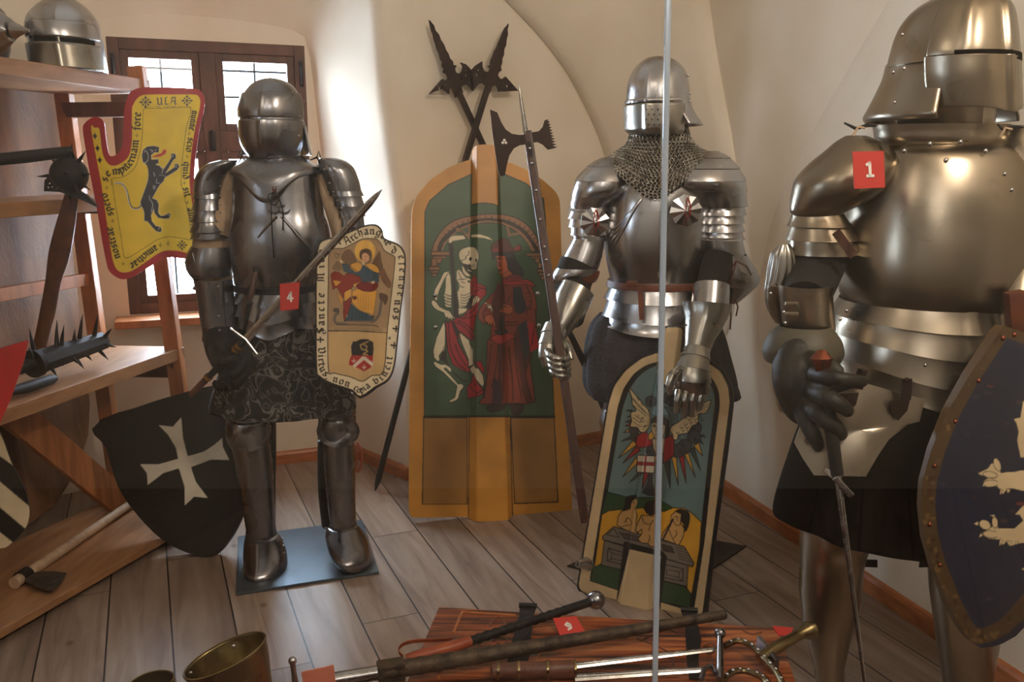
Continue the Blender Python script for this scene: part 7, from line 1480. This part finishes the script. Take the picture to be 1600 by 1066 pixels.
# flared bronze grip
T_ = thing('war_hammer', onlid(1225, 1010), 'bronze-toned hammer haft with flared round end at right corner of chest', 'war hammer')
MB().tube([PZ(1188, 1030, ZT+.03), PZ(1210, 1014, ZT+.04), PZ(1240, 997, ZT+.05), PZ(1252, 990, ZT+.052), PZ(1262, 986, ZT+.054), PZ(1270, 983, ZT+.056)], [.014, .015, .013, .013, .022, .022], 18).build('haft', M['brassy_steel'], T_)
MB().bar(PZ(1185, 1002, ZT+.03), PZ(1214, 1040, ZT+.03), .012, .03, bev=.002).build('head', M['dark_steel'], T_, smooth=False)
# cards
z9 = ZT+.003
number_card('9', [PZ(864, 966, z9+.024), PZ(900, 963, z9+.024), PZ(916, 990, z9+.001), PZ(876, 996, z9+.001)], 'red number card reading 9 lying on the chest')
number_card(None, [PZ(1207, 978, z9+.002), PZ(1240, 981, z9+.002), PZ(1233, 994, z9), PZ(1216, 992, z9)], 'blank side of red card at far right corner of chest')
c0 = P(472, 1051, 1.66); number_card(None, [P(471, 1051, 1.66), P(521, 1040, 1.66), P(529, 1115, 1.66), P(481, 1128, 1.66)], 'blank salmon card at bottom edge beside twisted steel pommel', 'salmon_card')
# near bench with the brassy cuffs
ZB = P(480, 1122, 1.66).z; o = MB().box((-.68, 1.47, ZB/2-.005), (.80, .50, ZB-.01), bev=.004).build('display_bench', M['dark_wood'], None, smooth=False); tag(o, 'low dark bench just below bottom edge carrying brassy gauntlet cuffs', 'bench')
def cuff(pts, lab, rv=None):
    T_ = thing('gauntlet_cuff', P(pts[-1][0], pts[-1][1], pts[-1][2]), lab, 'gauntlet', None)
    o = limb('cuff', pts, M['brassy_steel'], T_, cap=False, n=56, solid=.002, dens=6)
    rr_, C_ = limb_rings([pts[0], pts[1]], n=40, dens=2); ring = rr_[0]+[rr_[0][0]]; MB().tube(ring, .0022, 6, cap=False).build('rolled_rim', M['brassy_steel'], T_)
    if rv: riv('rivet', rv, T_, .004)
cuff([(352, 1024, 1.62, 65, .8), (362, 1048, 1.62, 59, .8), (374, 1080, 1.62, 50, .8), (388, 1118, 1.62, 44, .8)], 'flared brassy gauntlet cuff standing at bottom left edge', [(298, 1052, 1.60), (365, 1010, 1.56)])
cuff([(236, 1066, 1.60, 34, .9), (240, 1090, 1.60, 34, .9), (246, 1122, 1.60, 33, .9)], 'rim of small brassy cuff barely showing left of the flared cuff')
T_ = thing('dagger', P(462, 1118, 1.66), 'dagger grip with twisted steel pommel at bottom edge', 'dagger')
MB().tube([P(457, 1036, 1.66), P(459, 1050, 1.66), P(461, 1066, 1.66), P(463, 1118, 1.66)], [.006, .0055, .007, .010], 12).build('twisted_grip', M['steel'], T_); MB().ball(P(457, 1033, 1.66), .009, 12).build('pommel', M['steel'], T_)
# ------------------------------------------------------------------ glass of the showcase
thin_glass('case_glass', (.985, .99, 1.0))
Yg = .95; e0, e1 = P(1053, -480, Yg), P(1021, 1180, Yg)
for nm, sx in (('glass_partition', -1), ('glass_partition', 1)):
    T_ = thing(nm, (e1.x+sx*.6, Yg, .25), 'left' and ('clear glass pane of showcase covering left two thirds of view' if sx < 0 else 'clear glass pane of showcase covering right third of view'), 'glass')
    far = sx*1.5
    MB().prism([e0+Vector((sx*.004, 0, 0)), Vector((far, Yg, e0.z)), Vector((far, Yg, e1.z)), e1+Vector((sx*.004, 0, 0))], (0, .006, 0)).build('pane', M['case_glass'], T_, smooth=False)
mat('glass_edge', '#c4d2e2', '#aebccd', rough=.22, metal=.35, scale=3, spec=.8)
o = MB().bar(e1, e0, .0062, .008, up=(0, 1, 0), bev=.0015).build('glass_joint', M['glass_edge'], None, smooth=True); tag(o, 'narrow polished glass joint running from top to bottom before middle armour', 'glass joint')
o = MB().box((0, Yg+.003, e1.z-.06), (3.0, .05, .12)).build('showcase_sill', M['dark_wood'], None, smooth=False); tag(o, 'low wooden sill carrying the glass panes below the view', 'sill')
o = MB().box((0, Yg+.003, (e1.z-.12)/2), (3.0, .03, e1.z-.12)).build('showcase_kick_board', M['dark_wood'], None, smooth=False); tag(o, 'low wooden board under the glass sill below the view', 'board')
